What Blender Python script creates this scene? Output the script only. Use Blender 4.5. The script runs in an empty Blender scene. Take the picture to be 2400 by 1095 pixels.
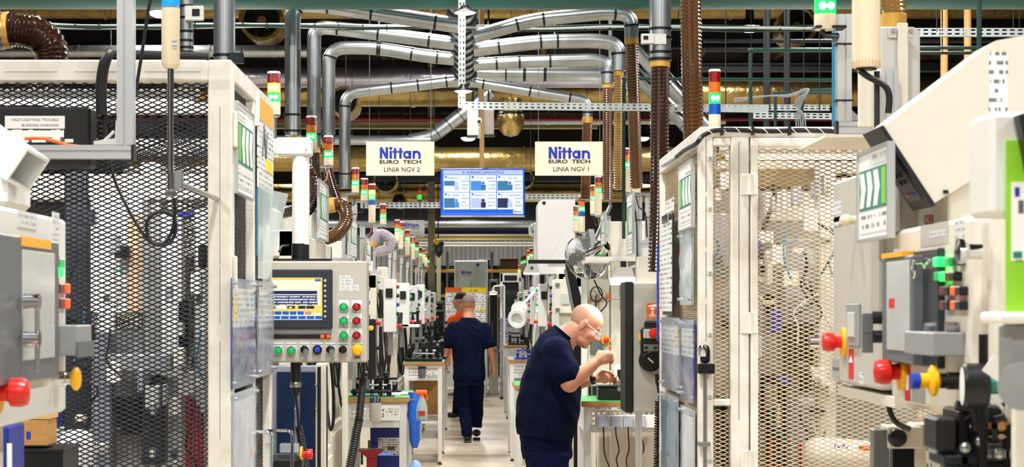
import bpy, math, random
from mathutils import Vector, Matrix
import numpy as np
random.seed(7)
scene = bpy.context.scene
COL = scene.collection
# ------------------------------------------------------------ camera, world, exposure
F, VX, VY, H = 4300.0, 1115.0, 725.0, 1.6          # focal length in px of the 2400 px frame, vanishing point, eye height
cam_d = bpy.data.cameras.new('camera')
cam = bpy.data.objects.new('camera', cam_d); COL.objects.link(cam)
cam.location = (0, 0, H); cam.rotation_euler = (math.pi/2, 0, 0)
cam_d.sensor_fit = 'HORIZONTAL'; cam_d.sensor_width = 36.0; cam_d.lens = F/2400*36
cam_d.shift_x = (1200-VX)/2400; cam_d.shift_y = (VY-547.5)/2400
cam_d.clip_start = 0.05; cam_d.clip_end = 200
cam_d.dof.use_dof = True; cam_d.dof.focus_distance = 8.6; cam_d.dof.aperture_fstop = 12.5
scene.camera = cam
world = bpy.data.worlds.new('hall_ambient'); scene.world = world; world.use_nodes = True
world.node_tree.nodes['Background'].inputs[0].default_value = (0.8, 0.9, 1.0, 1)
world.node_tree.nodes['Background'].inputs[1].default_value = 0.3
scene.view_settings.view_transform = 'Standard'
scene.view_settings.look = 'None'
scene.view_settings.gamma = 1.0
scene.view_settings.use_curve_mapping = False
scene.view_settings.exposure = 0.0
LAMP_W = 142.0                                        # watts of each high bay lamp
# ------------------------------------------------------------ helpers
def px(u, Y): return (u-VX)/F*Y
def pz(v, Y): return H-(v-VY)/F*Y
def P(u, v, Y): return Vector((px(u, Y), Y, pz(v, Y)))
def lin(c):
    c = c/255.0
    return c/12.92 if c <= 0.04045 else ((c+0.055)/1.055)**2.4
def hexc(h):
    h = h.lstrip('#'); return (lin(int(h[0:2], 16)), lin(int(h[2:4], 16)), lin(int(h[4:6], 16)), 1.0)
M = {}
def mat(name, col, rough=0.5, metal=0.0, var=0.0, vscale=3.0, bump=0.0, bscale=60.0, emit=None, strength=0.0,
        alpha=1.0, trans=0.0, coat=0.0, ior=1.45, dirt=None, stretch=None):
    if name in M: return M[name]
    m = bpy.data.materials.new(name); m.use_nodes = True; nt = m.node_tree; b = nt.nodes['Principled BSDF']
    c = hexc(col)
    b.inputs['Base Color'].default_value = c; b.inputs['Roughness'].default_value = rough
    b.inputs['Metallic'].default_value = metal; b.inputs['Alpha'].default_value = alpha
    b.inputs['Transmission Weight'].default_value = trans; b.inputs['Coat Weight'].default_value = coat
    b.inputs['IOR'].default_value = ior
    if emit:
        b.inputs['Emission Color'].default_value = hexc(emit); b.inputs['Emission Strength'].default_value = strength
    if var or bump or dirt:
        tc = nt.nodes.new('ShaderNodeTexCoord'); mp = nt.nodes.new('ShaderNodeMapping')
        nt.links.new(tc.outputs['Object'], mp.inputs[0])
        if stretch: mp.inputs['Scale'].default_value = stretch
    if var or dirt:
        n = nt.nodes.new('ShaderNodeTexNoise'); n.inputs['Scale'].default_value = vscale; n.inputs['Detail'].default_value = 5
        n.inputs['Roughness'].default_value = 0.65
        nt.links.new(mp.outputs[0], n.inputs['Vector'])
        r = nt.nodes.new('ShaderNodeValToRGB')
        d = hexc(dirt) if dirt else tuple(x*(1-var) for x in c[:3])+(1,)
        r.color_ramp.elements[0].position = 0.32; r.color_ramp.elements[0].color = d
        r.color_ramp.elements[1].position = 0.62; r.color_ramp.elements[1].color = c
        nt.links.new(n.outputs['Fac'], r.inputs[0]); nt.links.new(r.outputs[0], b.inputs['Base Color'])
    if bump:
        n2 = nt.nodes.new('ShaderNodeTexNoise'); n2.inputs['Scale'].default_value = bscale; n2.inputs['Detail'].default_value = 4
        nt.links.new(mp.outputs[0], n2.inputs['Vector'])
        bp = nt.nodes.new('ShaderNodeBump'); bp.inputs['Strength'].default_value = bump; bp.inputs['Distance'].default_value = 0.02
        nt.links.new(n2.outputs['Fac'], bp.inputs['Height']); nt.links.new(bp.outputs[0], b.inputs['Normal'])
    M[name] = m; return m
def printed(name, paper, ink, rows=40.0, axis='X', emit=0.0, density=0.5, rough=0.45):
    """paper with rows of small unreadable print; axis = the world axis the lines run along"""
    if name in M: return M[name]
    m = bpy.data.materials.new(name); m.use_nodes = True; nt = m.node_tree; b = nt.nodes['Principled BSDF']
    b.inputs['Roughness'].default_value = rough
    tc = nt.nodes.new('ShaderNodeTexCoord'); sep = nt.nodes.new('ShaderNodeSeparateXYZ'); nt.links.new(tc.outputs['Object'], sep.inputs[0])
    def math_(op, a, bval):
        n = nt.nodes.new('ShaderNodeMath'); n.operation = op
        for i, q in enumerate((a, bval)):
            if q is None: continue
            if isinstance(q, (int, float)): n.inputs[i].default_value = q
            else: nt.links.new(q, n.inputs[i])
        return n.outputs[0]
    zr = math_('MULTIPLY', sep.outputs['Z'], rows)
    fr = math_('FRACT', zr, None); line = math_('LESS_THAN', fr, 0.45); row = math_('FLOOR', zr, None)
    cb = nt.nodes.new('ShaderNodeCombineXYZ')
    nt.links.new(math_('MULTIPLY', sep.outputs[axis], rows*1.2), cb.inputs[0]); nt.links.new(math_('MULTIPLY', row, 7.31), cb.inputs[1])
    n = nt.nodes.new('ShaderNodeTexNoise'); n.inputs['Scale'].default_value = 1.0; n.inputs['Detail'].default_value = 2
    nt.links.new(cb.outputs[0], n.inputs['Vector'])
    on = math_('GREATER_THAN', n.outputs['Fac'], density)
    fac = math_('MULTIPLY', on, line)
    mx = nt.nodes.new('ShaderNodeMix'); mx.data_type = 'RGBA'
    mx.inputs[6].default_value = hexc(paper); mx.inputs[7].default_value = hexc(ink)
    nt.links.new(fac, mx.inputs[0]); nt.links.new(mx.outputs[2], b.inputs['Base Color'])
    if emit:
        nt.links.new(mx.outputs[2], b.inputs['Emission Color']); b.inputs['Emission Strength'].default_value = emit
        b.inputs['Base Color'].default_value = (0.02, 0.02, 0.02, 1); nt.links.remove(b.inputs['Base Color'].links[0])
    M[name] = m; return m

ORI = {}
class MB:
    def __init__(s): s.v = []; s.f = []; s.sm = []
    def add(s, vs, fs, smooth=False):
        o = len(s.v); s.v.extend(tuple(q) for q in vs)
        s.f.extend(tuple(i+o for i in q) for q in fs); s.sm.extend([smooth]*len(fs)); return s
    def box(s, x0, x1, y0, y1, z0, z1, b=0.0, mtx=None):
        x0, x1 = min(x0, x1), max(x0, x1); y0, y1 = min(y0, y1), max(y0, y1); z0, z1 = min(z0, z1), max(z0, z1)
        b = min(b, (x1-x0)*.45, (y1-y0)*.45, (z1-z0)*.45)
        if b <= 0:
            vs = [(x, y, z) for x in (x0, x1) for y in (y0, y1) for z in (z0, z1)]
            fs = [(0,1,3,2),(4,6,7,5),(0,4,5,1),(2,3,7,6),(0,2,6,4),(1,5,7,3)]
        else:
            vs = []; idx = {}
            lo = (x0, y0, z0); hi = (x1, y1, z1)
            for sx in (0, 1):
                for sy in (0, 1):
                    for sz in (0, 1):
                        for ax in range(3):
                            p = []
                            for k, sg in enumerate((sx, sy, sz)):
                                q = hi[k] if sg else lo[k]
                                if k != ax: q += -b if sg else b
                                p.append(q)
                            idx[(sx, sy, sz, ax)] = len(vs); vs.append(tuple(p))
            fs = []
            for sg in (0, 1):
                fs.append([idx[(sg, a, c, 0)] for a, c in ((0,0),(1,0),(1,1),(0,1))])
                fs.append([idx[(a, sg, c, 1)] for a, c in ((0,0),(1,0),(1,1),(0,1))])
                fs.append([idx[(a, c, sg, 2)] for a, c in ((0,0),(1,0),(1,1),(0,1))])
            for a in (0, 1):
                for c in (0, 1):
                    fs.append([idx[(a, c, 0, 0)], idx[(a, c, 1, 0)], idx[(a, c, 1, 1)], idx[(a, c, 0, 1)]])
                    fs.append([idx[(a, 0, c, 0)], idx[(a, 1, c, 0)], idx[(a, 1, c, 2)], idx[(a, 0, c, 2)]])
                    fs.append([idx[(0, a, c, 1)], idx[(1, a, c, 1)], idx[(1, a, c, 2)], idx[(0, a, c, 2)]])
                    for e in (0, 1): fs.append([idx[(a, c, e, k)] for k in range(3)])
            cen = Vector(((x0+x1)/2, (y0+y1)/2, (z0+z1)/2)); out = []
            for q in fs:                                  # outward winding
                a, b_, c = (Vector(vs[i]) for i in q[:3])
                n = (b_-a).cross(c-a); mid = sum((Vector(vs[i]) for i in q), Vector())/len(q)
                out.append(tuple(q) if n.dot(mid-cen) > 0 else tuple(reversed(q)))
            fs = out
        if mtx is not None: vs = [mtx @ Vector(q) for q in vs]
        return s.add(vs, fs)
    def cyl(s, p0, p1, r0, r1=None, n=16, caps=True):
        p0, p1 = Vector(p0), Vector(p1); r1 = r0 if r1 is None else r1
        d = (p1-p0).normalized(); a = d.orthogonal().normalized(); b = d.cross(a)
        vs = []
        for p, r in ((p0, r0), (p1, r1)):
            for i in range(n):
                t = 2*math.pi*i/n; vs.append(p+(a*math.cos(t)+b*math.sin(t))*r)
        s.add(vs, [(i, (i+1) % n, n+(i+1) % n, n+i) for i in range(n)], True)
        if caps: s.add(vs, [tuple(range(n-1, -1, -1)), tuple(range(n, 2*n))])
        return s
    def tube(s, pts, r, n=8, caps=True):
        pts = [Vector(p) for p in pts]; m = len(pts); rs = r if isinstance(r, (list, tuple)) else [r]*m
        T = [(pts[min(i+1, m-1)]-pts[max(i-1, 0)]).normalized() for i in range(m)]
        a = T[0].orthogonal().normalized(); vs = []
        for i in range(m):
            a = a-T[i]*a.dot(T[i])
            a = a.normalized() if a.length > 1e-6 else T[i].orthogonal().normalized()
            b = T[i].cross(a)
            for k in range(n):
                t = 2*math.pi*k/n; vs.append(pts[i]+(a*math.cos(t)+b*math.sin(t))*rs[i])
        fs = [(i*n+k, i*n+(k+1) % n, (i+1)*n+(k+1) % n, (i+1)*n+k) for i in range(m-1) for k in range(n)]
        s.add(vs, fs, True)
        if caps: s.add(vs[:n], [tuple(range(n-1, -1, -1))]); s.add(vs[-n:], [tuple(range(n))])
        return s
    def lathe(s, o, ax, prof, n=20, caps=True):
        o = Vector(o); d = Vector(ax).normalized(); a = d.orthogonal().normalized(); b = d.cross(a); vs = []
        for r, h in prof:
            for k in range(n):
                t = 2*math.pi*k/n; vs.append(o+d*h+(a*math.cos(t)+b*math.sin(t))*max(r, 1e-5))
        m = len(prof)
        s.add(vs, [(i*n+k, i*n+(k+1) % n, (i+1)*n+(k+1) % n, (i+1)*n+k) for i in range(m-1) for k in range(n)], True)
        if caps: s.add(vs[:n], [tuple(range(n-1, -1, -1))]); s.add(vs[-n:], [tuple(range(n))])
        return s
    def prism(s, poly, axis, lo, hi):
        n = len(poly); vs = []
        for h in (lo, hi):
            for a, b in poly: vs.append({'x': (h, a, b), 'y': (a, h, b), 'z': (a, b, h)}[axis])
        return s.add(vs, [tuple(range(n-1, -1, -1)), tuple(range(n, 2*n))]+[(i, (i+1) % n, n+(i+1) % n, n+i) for i in range(n)])
    def sph(s, c, r, n=14, m=9, mtx=None):
        r = (r, r, r) if isinstance(r, (int, float)) else r; c = Vector(c); vs = []
        for j in range(m+1):
            th = math.pi*j/m
            for k in range(n):
                t = 2*math.pi*k/n
                q = Vector((r[0]*math.sin(th)*math.cos(t), r[1]*math.sin(th)*math.sin(t), r[2]*math.cos(th)))
                vs.append(c+(mtx @ q if mtx is not None else q))
        return s.add(vs, [(j*n+k, (j+1)*n+k, (j+1)*n+(k+1) % n, j*n+(k+1) % n) for j in range(m) for k in range(n)], True)
    def xf(s, m): s.v = [tuple(m @ Vector(q)) for q in s.v]; return s
    def build(s, name, material, parent=None, label=None, sharp=35):
        me = bpy.data.meshes.new(name)
        o = ORI.get(parent.name, Vector()) if parent is not None else Vector()
        me.from_pydata([(a[0]-o[0], a[1]-o[1], a[2]-o[2]) for a in s.v], [], s.f)
        me.polygons.foreach_set('use_smooth', s.sm)
        if any(s.sm): me.set_sharp_from_angle(angle=math.radians(sharp))
        me.materials.append(M[material] if isinstance(material, str) else material)
        ob = bpy.data.objects.new(name, me); COL.objects.link(ob)
        if parent is not None: ob.parent = parent; ORI[ob.name] = o
        if label: ob['label'] = label
        return ob
def tag(o, label, cat, group=None):
    o['label'] = label; o['category'] = cat
    if group: o['group'] = group
    return o
def T(name, label, cat, loc, group=None, local=False):
    o = bpy.data.objects.new(name, None); o.empty_display_size = 0.05; COL.objects.link(o)
    o.location = loc; ORI[o.name] = Vector((0, 0, 0)) if local else Vector(loc)
    return tag(o, label, cat, group)
def struct(o): o['kind'] = 'structure'; return o
def kids(o): return [c for c in bpy.data.objects if c.parent == o]
def copy_tree(o, parent=None, cache={}):
    c = o.copy(); COL.objects.link(c); c.parent = parent
    for ch in list(o.children): copy_tree(ch, c)
    return c
def copy_thing(root, loc, label, rz=None, scale=None):
    c = copy_tree(root); c.location = loc; c['label'] = label
    if rz is not None: c.rotation_euler = (0, 0, rz)
    if scale: c.scale = (scale,)*3
    return c
TEXTS = []
def text(body, material, parent, rect, Y=None, X=None, bold=0.0, name='lettering', fit=True, flip=1):
    """lettering fitted in a rectangle: rect=(a0,a1,z0,z1); facing -Y at Y, or facing the aisle at X (flip=+1 faces +X, -1 faces -X)"""
    cu = bpy.data.curves.new(name, 'FONT'); cu.body = body; cu.offset = bold; cu.resolution_u = 3
    TEXTS.append((cu, material, parent, rect, Y, X, name, fit, flip))
def flush_texts():
    obs = []
    for t in TEXTS:
        o = bpy.data.objects.new('tmp_text', t[0]); COL.objects.link(o); obs.append(o)
    dg = bpy.context.evaluated_depsgraph_get()
    for o, (cu, material, parent, rect, Y, X, name, fit, flip) in zip(obs, TEXTS):
        me = bpy.data.meshes.new_from_object(o.evaluated_get(dg))
        n = len(me.vertices); co = np.empty(n*3); me.vertices.foreach_get('co', co); co = co.reshape(-1, 3)
        lo = co.min(0); hi = co.max(0); a0, a1, z0, z1 = rect
        sx = (a1-a0)/(hi[0]-lo[0]); sz = (z1-z0)/(hi[1]-lo[1])
        if not fit: sx = sz = min(abs(sx), sz)
        A = a0+(co[:, 0]-lo[0])*sx; Z = z0+(co[:, 1]-lo[1])*sz
        out = np.empty_like(co)
        if X is None: out[:, 0] = A; out[:, 1] = Y; out[:, 2] = Z
        else: out[:, 0] = X; out[:, 1] = A; out[:, 2] = Z
        org = ORI.get(parent.name, Vector()); out -= np.array(org)
        me.vertices.foreach_set('co', out.ravel()); me.materials.clear(); me.materials.append(M[material]); me.update()
        ob = bpy.data.objects.new(name, me); COL.objects.link(ob); ob.parent = parent
    for o in obs: bpy.data.objects.remove(o)
def smooth_path(pts, k=6):
    """Catmull-Rom through the points"""
    pts = [Vector(p) for p in pts]; out = []
    for i in range(len(pts)-1):
        p0 = pts[max(i-1, 0)]; p1 = pts[i]; p2 = pts[i+1]; p3 = pts[min(i+2, len(pts)-1)]
        for j in range(k):
            t = j/k
            out.append(0.5*((2*p1)+(-p0+p2)*t+(2*p0-5*p1+4*p2-p3)*t*t+(-p0+3*p1-3*p2+p3)*t**3))
    out.append(pts[-1]); return out
def resample(pts, step):
    pts = [Vector(p) for p in pts]; out = [pts[0].copy()]; acc = 0.0
    for i in range(len(pts)-1):
        a, b = pts[i], pts[i+1]; L = (b-a).length
        if L < 1e-9: continue
        d = step-acc
        while d <= L: out.append(a.lerp(b, d/L)); d += step
        acc = L-(d-step)
    return out
def elbow(pts, rad, k=7):
    """polyline with rounded corners"""
    pts = [Vector(p) for p in pts]; out = [pts[0]]
    for i in range(1, len(pts)-1):
        a, b, c = pts[i-1], pts[i], pts[i+1]
        d1 = (a-b).normalized(); d2 = (c-b).normalized(); r = min(rad, (a-b).length*.49, (c-b).length*.49)
        for j in range(k+1):
            t = j/k; out.append((b+d1*r)*(1-t)**2+b*2*t*(1-t)+(b+d2*r)*t*t)
    out.append(pts[-1]); return out
def corrugated(mb, path, r, pitch=0.012, depth=0.1, n=14):
    p = resample(path, pitch/2); rs = [r*(1.0 if i % 2 else 1-depth) for i in range(len(p))]
    mb.tube(p, rs, n); return mb
def coil(mb, p0, p1, R, turns, r=0.004, n=6):
    p0, p1 = Vector(p0), Vector(p1); d = (p1-p0); a = d.orthogonal().normalized(); b = d.normalized().cross(a); k = int(turns*12)
    mb.tube([p0+d*(i/k)+(a*math.cos(2*math.pi*i/12)+b*math.sin(2*math.pi*i/12))*R for i in range(k+1)], r, n); return mb
def expanded(name, material, parent, org, du, dv, W, Hh, pu=0.028, pv=0.016, w=0.0042, d=0.003):
    """expanded metal: zigzag strands joined at the bonds, one sheet = one part"""
    org, du, dv = np.array(org, float), np.array(du, float), np.array(dv, float); nn = np.cross(du, dv)
    nu = int(W/(pu/2)); nv = int(Hh/pv)
    i = np.arange(nu); j = np.arange(nv); I, J = np.meshgrid(i, j, indexing='ij')
    I = I.ravel(); J = J.ravel(); segs = []
    for sg in (1, -1):
        a = np.where(I % 2 == 0, 0.0, 0.5)*pv*sg; b = np.where(I % 2 == 0, 0.5, 0.0)*pv*sg
        segs.append(np.stack([I*pu/2, J*pv+pv/2+a, (I+1)*pu/2, J*pv+pv/2+b], 1))
    S = np.concatenate(segs); n = len(S)
    dx = S[:, 2]-S[:, 0]; dy = S[:, 3]-S[:, 1]; L = np.hypot(dx, dy); pxn = -dy/L*w/2; pyn = dx/L*w/2
    tilt = np.array([-1.0, 1.0, 1.0, -1.0])
    V = np.empty((n, 8, 3))
    for e in (0, 1):
        for k, (sw, sd) in enumerate(((-1, -1), (1, -1), (1, 1), (-1, 1))):
            uu = S[:, e*2]+sw*pxn; vv = S[:, e*2+1]+sw*pyn; ww = sd*d/2+sw*d*0.35
            V[:, e*4+k] = org+uu[:, None]*du+vv[:, None]*dv+ww*nn
    q = np.array([(0,1,5,4),(1,2,6,5),(2,3,7,6),(3,0,4,7)])
    Fc = (np.arange(n)[:, None, None]*8+q[None]).reshape(-1, 4)
    V = V.reshape(-1, 3)-np.array(ORI.get(parent.name, Vector()))
    me = bpy.data.meshes.new(name); me.vertices.add(len(V)); me.vertices.foreach_set('co', V.ravel())
    me.loops.add(Fc.size); me.loops.foreach_set('vertex_index', Fc.ravel().astype(np.int32))
    me.polygons.add(len(Fc)); me.polygons.foreach_set('loop_start', np.arange(0, Fc.size, 4, dtype=np.int32))
    me.update(calc_edges=True); me.materials.append(M[material])
    ob = bpy.data.objects.new(name, me); COL.objects.link(ob); ob.parent = parent; ob['kind'] = 'stuff'; return ob
# ------------------------------------------------------------ materials
mat('cream', 'D9D3C4', 0.42, var=0.07, vscale=2.5); mat('cream_frame', 'E1DED6', 0.45, dirt='CBC5B8', vscale=7)
mat('cream_hood', 'C8C4B7', 0.42, var=0.05, vscale=2); mat('eyewear', 'EEF6F6', 0.05, alpha=0.5, coat=0.9); mat('lip', 'A9604F', 0.5); mat('white_paint', 'DADAD6', 0.35, var=0.04); mat('white_plastic', 'E2E1DC', 0.3); mat('warm_plastic', 'DCCFB2', 0.35)
mat('grey_panel', 'B5B0A6', 0.45, var=0.04, vscale=4); mat('pale_grey', 'BEBDB8', 0.45, var=0.05)
mat('mid_grey', '8A8C8C', 0.45, var=0.06); mat('hmi_grey', '5B5F63', 0.4); mat('hmi_dark', '2B3036', 0.35)
mat('black_plastic', '121314', 0.38); mat('black_rubber', '0C0C0D', 0.5); mat('black_metal', '17181B', 0.35, metal=0.4)
mat('mesh_black', '101218', 0.28, metal=0.3); mat('mesh_tan', 'C8B592', 0.33, metal=0.3, var=0.12, vscale=4)
mat('aluminium', 'C9CBCC', 0.33, metal=0.75, var=0.06); mat('alu_slot', '83878B', 0.45, metal=0.6)
mat('chrome', 'E4E6E8', 0.1, metal=1.0); mat('steel', 'A9ABAC', 0.28, metal=0.9, var=0.12, vscale=9)
mat('galvanised', 'B2B7B9', 0.3, metal=0.93, var=0.22, vscale=9, stretch=(1, 1, 0.25)); mat('galv_band', '33373A', 0.3, metal=0.9)
mat('foil_gold', 'B59A5E', 0.28, metal=0.9, var=0.35, vscale=2.2, bump=0.9, bscale=7); mat('foil_silver', 'B9B6C2', 0.28, metal=0.9, var=0.25, vscale=2, bump=0.6, bscale=6)
mat('hose_dark', '2B150B', 0.18, coat=0.6); mat('hose_brown', '573617', 0.2, coat=0.6, var=0.35, vscale=2.5); mat('hose_amber', '86642A', 0.25, coat=0.5)
mat('hose_lilac', 'A49AA6', 0.3, coat=0.4); mat('hose_band', 'C79A45', 0.35, metal=0.3)
mat('teal_paint', '0E5A55', 0.35, var=0.25, vscale=1.5); mat('green_pipe', '14352D', 0.4); mat('pale_yellow', 'BDB07C', 0.5); mat('olive', '8C8768', 0.55, var=0.1); mat('hair_grey', '77625A', 0.75); mat('blue_pipe', '1F6F93', 0.4); mat('red_pipe', '8A1222', 0.35)
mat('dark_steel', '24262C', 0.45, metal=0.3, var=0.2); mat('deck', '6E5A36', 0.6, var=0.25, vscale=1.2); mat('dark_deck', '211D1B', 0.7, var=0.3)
mat('wood', 'B98A4D', 0.5, var=0.3, vscale=8, stretch=(1, 6, 6)); mat('wood_post', 'D2A569', 0.5, var=0.1); mat('green_mat', '2F9A47', 0.35, var=0.1)
mat('red_plastic', 'D02018', 0.28); mat('yellow_plastic', 'F2B616', 0.32); mat('blue_plastic', '1B3EA8', 0.35); mat('orange_plastic', 'F0641C', 0.4)
mat('yellow_paint', 'D9A81C', 0.45, var=0.12); mat('red_paint', 'A01420', 0.35); mat('cabinet_mint', 'DDE8DE', 0.45, var=0.05)
mat('lime', '8CCB2F', 0.4); mat('sign_green', '1F7F6E', 0.4); mat('sign_lime', '78C043', 0.4); mat('sign_cream', 'E6D8BE', 0.45); mat('sign_white', 'E4E5E3', 0.4)
mat('ink_blue', '0B2FA0', 0.5); mat('ink_black', '141414', 0.5); mat('ink_grey', '5A5E60', 0.5); mat('ink_white', 'F6F6F4', 0.5); mat('ink_red', 'C81E1E', 0.5); mat('ink_tan', 'C9A57E', 0.5); mat('ink_yellow', 'FBD80C', 0.4); mat('ink_orange', 'E8681E', 0.4); mat('ink_amber', 'F0A81C', 0.4)
mat('cord_black', '0F0F10', 0.45); mat('cord_grey', 'B4BAB4', 0.5); mat('cord_copper', 'A9703C', 0.4); mat('tray_zinc', 'BCC5C4', 0.32, metal=0.7, var=0.12)
mat('screen_off', 'B9BCBB', 0.12, var=0.12, vscale=4); mat('glass', 'DDE6EA', 0.05, alpha=0.25, coat=0.5); mat('lens_glass', 'E8F4F0', 0.03, alpha=0.35, coat=0.8)
mat('pocket', 'C9D3E2', 0.08, alpha=0.42, coat=0.6, bump=0.25, bscale=9); mat('pocket_blue', '2A3F9A', 0.15, alpha=0.8, coat=0.5); mat('pocket_pale', 'CFE0E2', 0.12, alpha=0.75, coat=0.4)
mat('navy_cloth', '060F2A', 0.9, var=0.3, vscale=9, bump=0.25, bscale=14); mat('navy_trousers', '050B2C', 0.9, var=0.25, vscale=8, bump=0.3, bscale=10)
mat('skin', 'C98C70', 0.45, var=0.12, vscale=14, bump=0.05, bscale=120); mat('hair_stubble', 'AE826B', 0.7); mat('hair_dark', '201816', 0.7); mat('orange_cloth', 'E8581C', 0.8)
mat('shoe_black', '101012', 0.5); mat('bag_blue', '1B63D0', 0.3, coat=0.3, bump=0.6, bscale=16); mat('bag_pale', '9CC4EA', 0.3, bump=0.6, bscale=16)
mat('green_liquid', '178A4A', 0.1, alpha=0.9); mat('bottle_clear', 'DDEBE6', 0.06, alpha=0.4, coat=0.4); mat('dark_glass', '1B2A47', 0.08, coat=0.6); mat('crate_grey', '8F93A0', 0.5, var=0.1); mat('blue_board', '1D2D86', 0.4)
mat('lens_red', '7E0D08', 0.16, coat=0.5); mat('lens_amber', 'C2620C', 0.16, coat=0.5, emit='C2620C', strength=0.06); mat('lens_blue', '0B49A8', 0.16, coat=0.5)
mat('lens_cyan', '1F8FD0', 0.16, coat=0.5, emit='1FA0E8', strength=0.4)
mat('lens_green_lit', '0FD060', 0.2, emit='06F040', strength=1.6); mat('lens_amber_lit', 'FFA030', 0.2, emit='FF9420', strength=2.4); mat('led_core', 'C8FFE0', 0.3, emit='7CFFB4', strength=2.2); mat('led_core_amber', 'FFF0D0', 0.3, emit='FFE2A0', strength=6)
mat('led_green', '18E050', 0.3, emit='18FF50', strength=3.0); mat('led_dark_red', '6A1420', 0.3); mat('button_green', '0C9A48', 0.25, emit='1FE070', strength=0.22); mat('button_red', 'A80F14', 0.25); mat('lamp_white', 'FFFFFF', 0.4, emit='FFFDF6', strength=14)
mat('tube_white', 'FFFFFF', 0.4, emit='FFF8E8', strength=4)
mat('scr_yellow', '000000', 0.3, emit='F8E36A', strength=1.0); mat('scr_cream', '000000', 0.3, emit='FFF9DC', strength=1.05); mat('scr_navy', '000000', 0.3, emit='1E2F5E', strength=0.9); mat('scr_blue', '000000', 0.3, emit='1C64B8', strength=1.0); mat('scr_white', '000000', 0.3, emit='F2F8FF', strength=1.25)
mat('scr_skyblue', '000000', 0.3, emit='4C97F0', strength=1.0); mat('scr_deep', '000000', 0.3, emit='0F5CF0', strength=1.05); mat('scr_orange', '000000', 0.3, emit='F0A070', strength=0.9); mat('scr_teal', '000000', 0.3, emit='3E86B8', strength=0.9); mat('scr_lilac', '000000', 0.3, emit='C4D4F4', strength=1.0)
for _n in ('navy_cloth', 'navy_trousers', 'orange_cloth'): M[_n].node_tree.nodes['Principled BSDF'].inputs['Specular IOR Level'].default_value = 0.12
printed('paper_x', 'E0E0DC', '6A6E70', 60, 'X'); printed('paper_y', 'DFE0DD', '7A8082', 55, 'Y'); printed('paper_big', 'EFEFEA', '55595C', 28, 'X'); printed('scr_text', '1E2F5E', 'E8EEFF', 95, 'X', emit=0.95, density=0.42); printed('scr_tvtext', 'F6FAFF', 'A9C6F0', 26, 'X', emit=1.0, density=0.45); printed('label_y', 'D0D2D2', '8B9092', 90, 'Y')
printed('yellow_head', 'FBD80C', '5A520A', 16, 'X', density=.4); printed('yellow_print', 'F7DC3A', '6B6320', 70, 'Y'); printed('plate_grey', '9A9C9C', '5A5C5C', 60, 'X')
# ------------------------------------------------------------ the hall
XL, XR, YN, YF, ZC = -9.0, 9.5, -9.0, 47.0, 7.2
def floor_mat():
    m = bpy.data.materials.new('concrete'); m.use_nodes = True; nt = m.node_tree; b = nt.nodes['Principled BSDF']
    tc = nt.nodes.new('ShaderNodeTexCoord'); n = nt.nodes.new('ShaderNodeTexNoise'); n.inputs['Scale'].default_value = 1.3; n.inputs['Detail'].default_value = 8
    nt.links.new(tc.outputs['Object'], n.inputs['Vector'])
    r = nt.nodes.new('ShaderNodeValToRGB'); e = r.color_ramp.elements
    e[0].position = .3; e[0].color = hexc('B9A88F'); e[1].position = .7; e[1].color = hexc('DACDB8')
    nt.links.new(n.outputs['Fac'], r.inputs[0]); nt.links.new(r.outputs[0], b.inputs['Base Color'])
    b.inputs['Roughness'].default_value = .32; M['concrete'] = m
floor_mat()
mat('wall_sheet', '8D8B84', 0.5, var=0.12, vscale=.8); mat('wall_paint', '4A4742', 0.6, var=0.1, vscale=.6)
struct(MB().box(XL, XR, YN, YF, -.12, 0).build('floor', 'concrete'))
struct(MB().box(XL, XR, YN, YF, ZC, ZC+.15).build('ceiling', 'dark_deck'))
struct(MB().box(XL-.15, XL, YN, YF, 0, ZC).build('wall_left', 'wall_paint'))
struct(MB().box(XR, XR+.15, YN, YF, 0, ZC).build('wall_right', 'wall_paint'))
struct(MB().box(XL, XR, YN-.15, YN, 0, ZC).build('wall_near', 'wall_paint'))
prof = []; x = XL
while x < XR: prof += [(x, YF), (x+.09, YF), (x+.12, YF-.05), (x+.21, YF-.05)]; x += .24
struct(MB().prism(prof+[(XR, YF+.1), (XL, YF+.1)], 'z', 0, 3.5).build('wall_far', 'wall_sheet'))
struct(MB().box(XL, XR, YF-.02, YF+.1, 3.5, ZC).build('wall_far_upper_shade', 'dark_deck'))  # dark colour stands in for the weak light high on the far wall
for i, y in enumerate(np.arange(10.5, 46, 5.2)):     # roof beams with purlins above them
    o = struct(MB().box(XL, XR, y-.09, y+.09, 6.05, 6.1).box(XL, XR, y-.09, y+.09, 6.5, 6.55).box(XL, XR, y-.02, y+.02, 6.1, 6.5).build('trim_%d' % (i+1), 'dark_steel'))
for i, x in enumerate(np.arange(XL+1, XR, 1.55)):
    struct(MB().box(x-.05, x+.05, 9, YF, 6.56, 6.75).build('trim_%d' % (i+20), 'deck'))
# ------------------------------------------------------------ high bay lamps
def high_bay(x, y, z, label):
    t = T('high_bay_lamp', label, 'lamp', (x, y, z), 'high bay lamps')
    MB().lathe((x, y, z), (0, 0, 1), [(.15, 0), (.155, .01), (.14, .05), (.07, .09), (.05, .1), (.05, .2), (.03, .22)], 24).build('housing', 'black_plastic', t)
    MB().lathe((x, y, z-.012), (0, 0, 1), [(.0, -.05), (.07, -.044), (.12, -.022), (.142, .012)], 24).build('lens', 'lamp_white', t)
    MB().cyl((x, y, z+.22), (x, y, ZC), .006, n=6).build('suspension_cord', 'cord_black', t)
    L = bpy.data.lights.new('lamp_light', 'AREA'); L.shape = 'DISK'; L.size = .27; L.energy = LAMP_W; L.color = (1.0, .98, .95); L.spread = math.radians(168)
    lo = bpy.data.objects.new('lamp_light', L); COL.objects.link(lo); lo.location = (0, 0, -.068); lo.parent = t
rows = [('over the aisle', -.15), ('over the right hand machines', 3.3), ('over the left hand machines', -3.6)]
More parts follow.
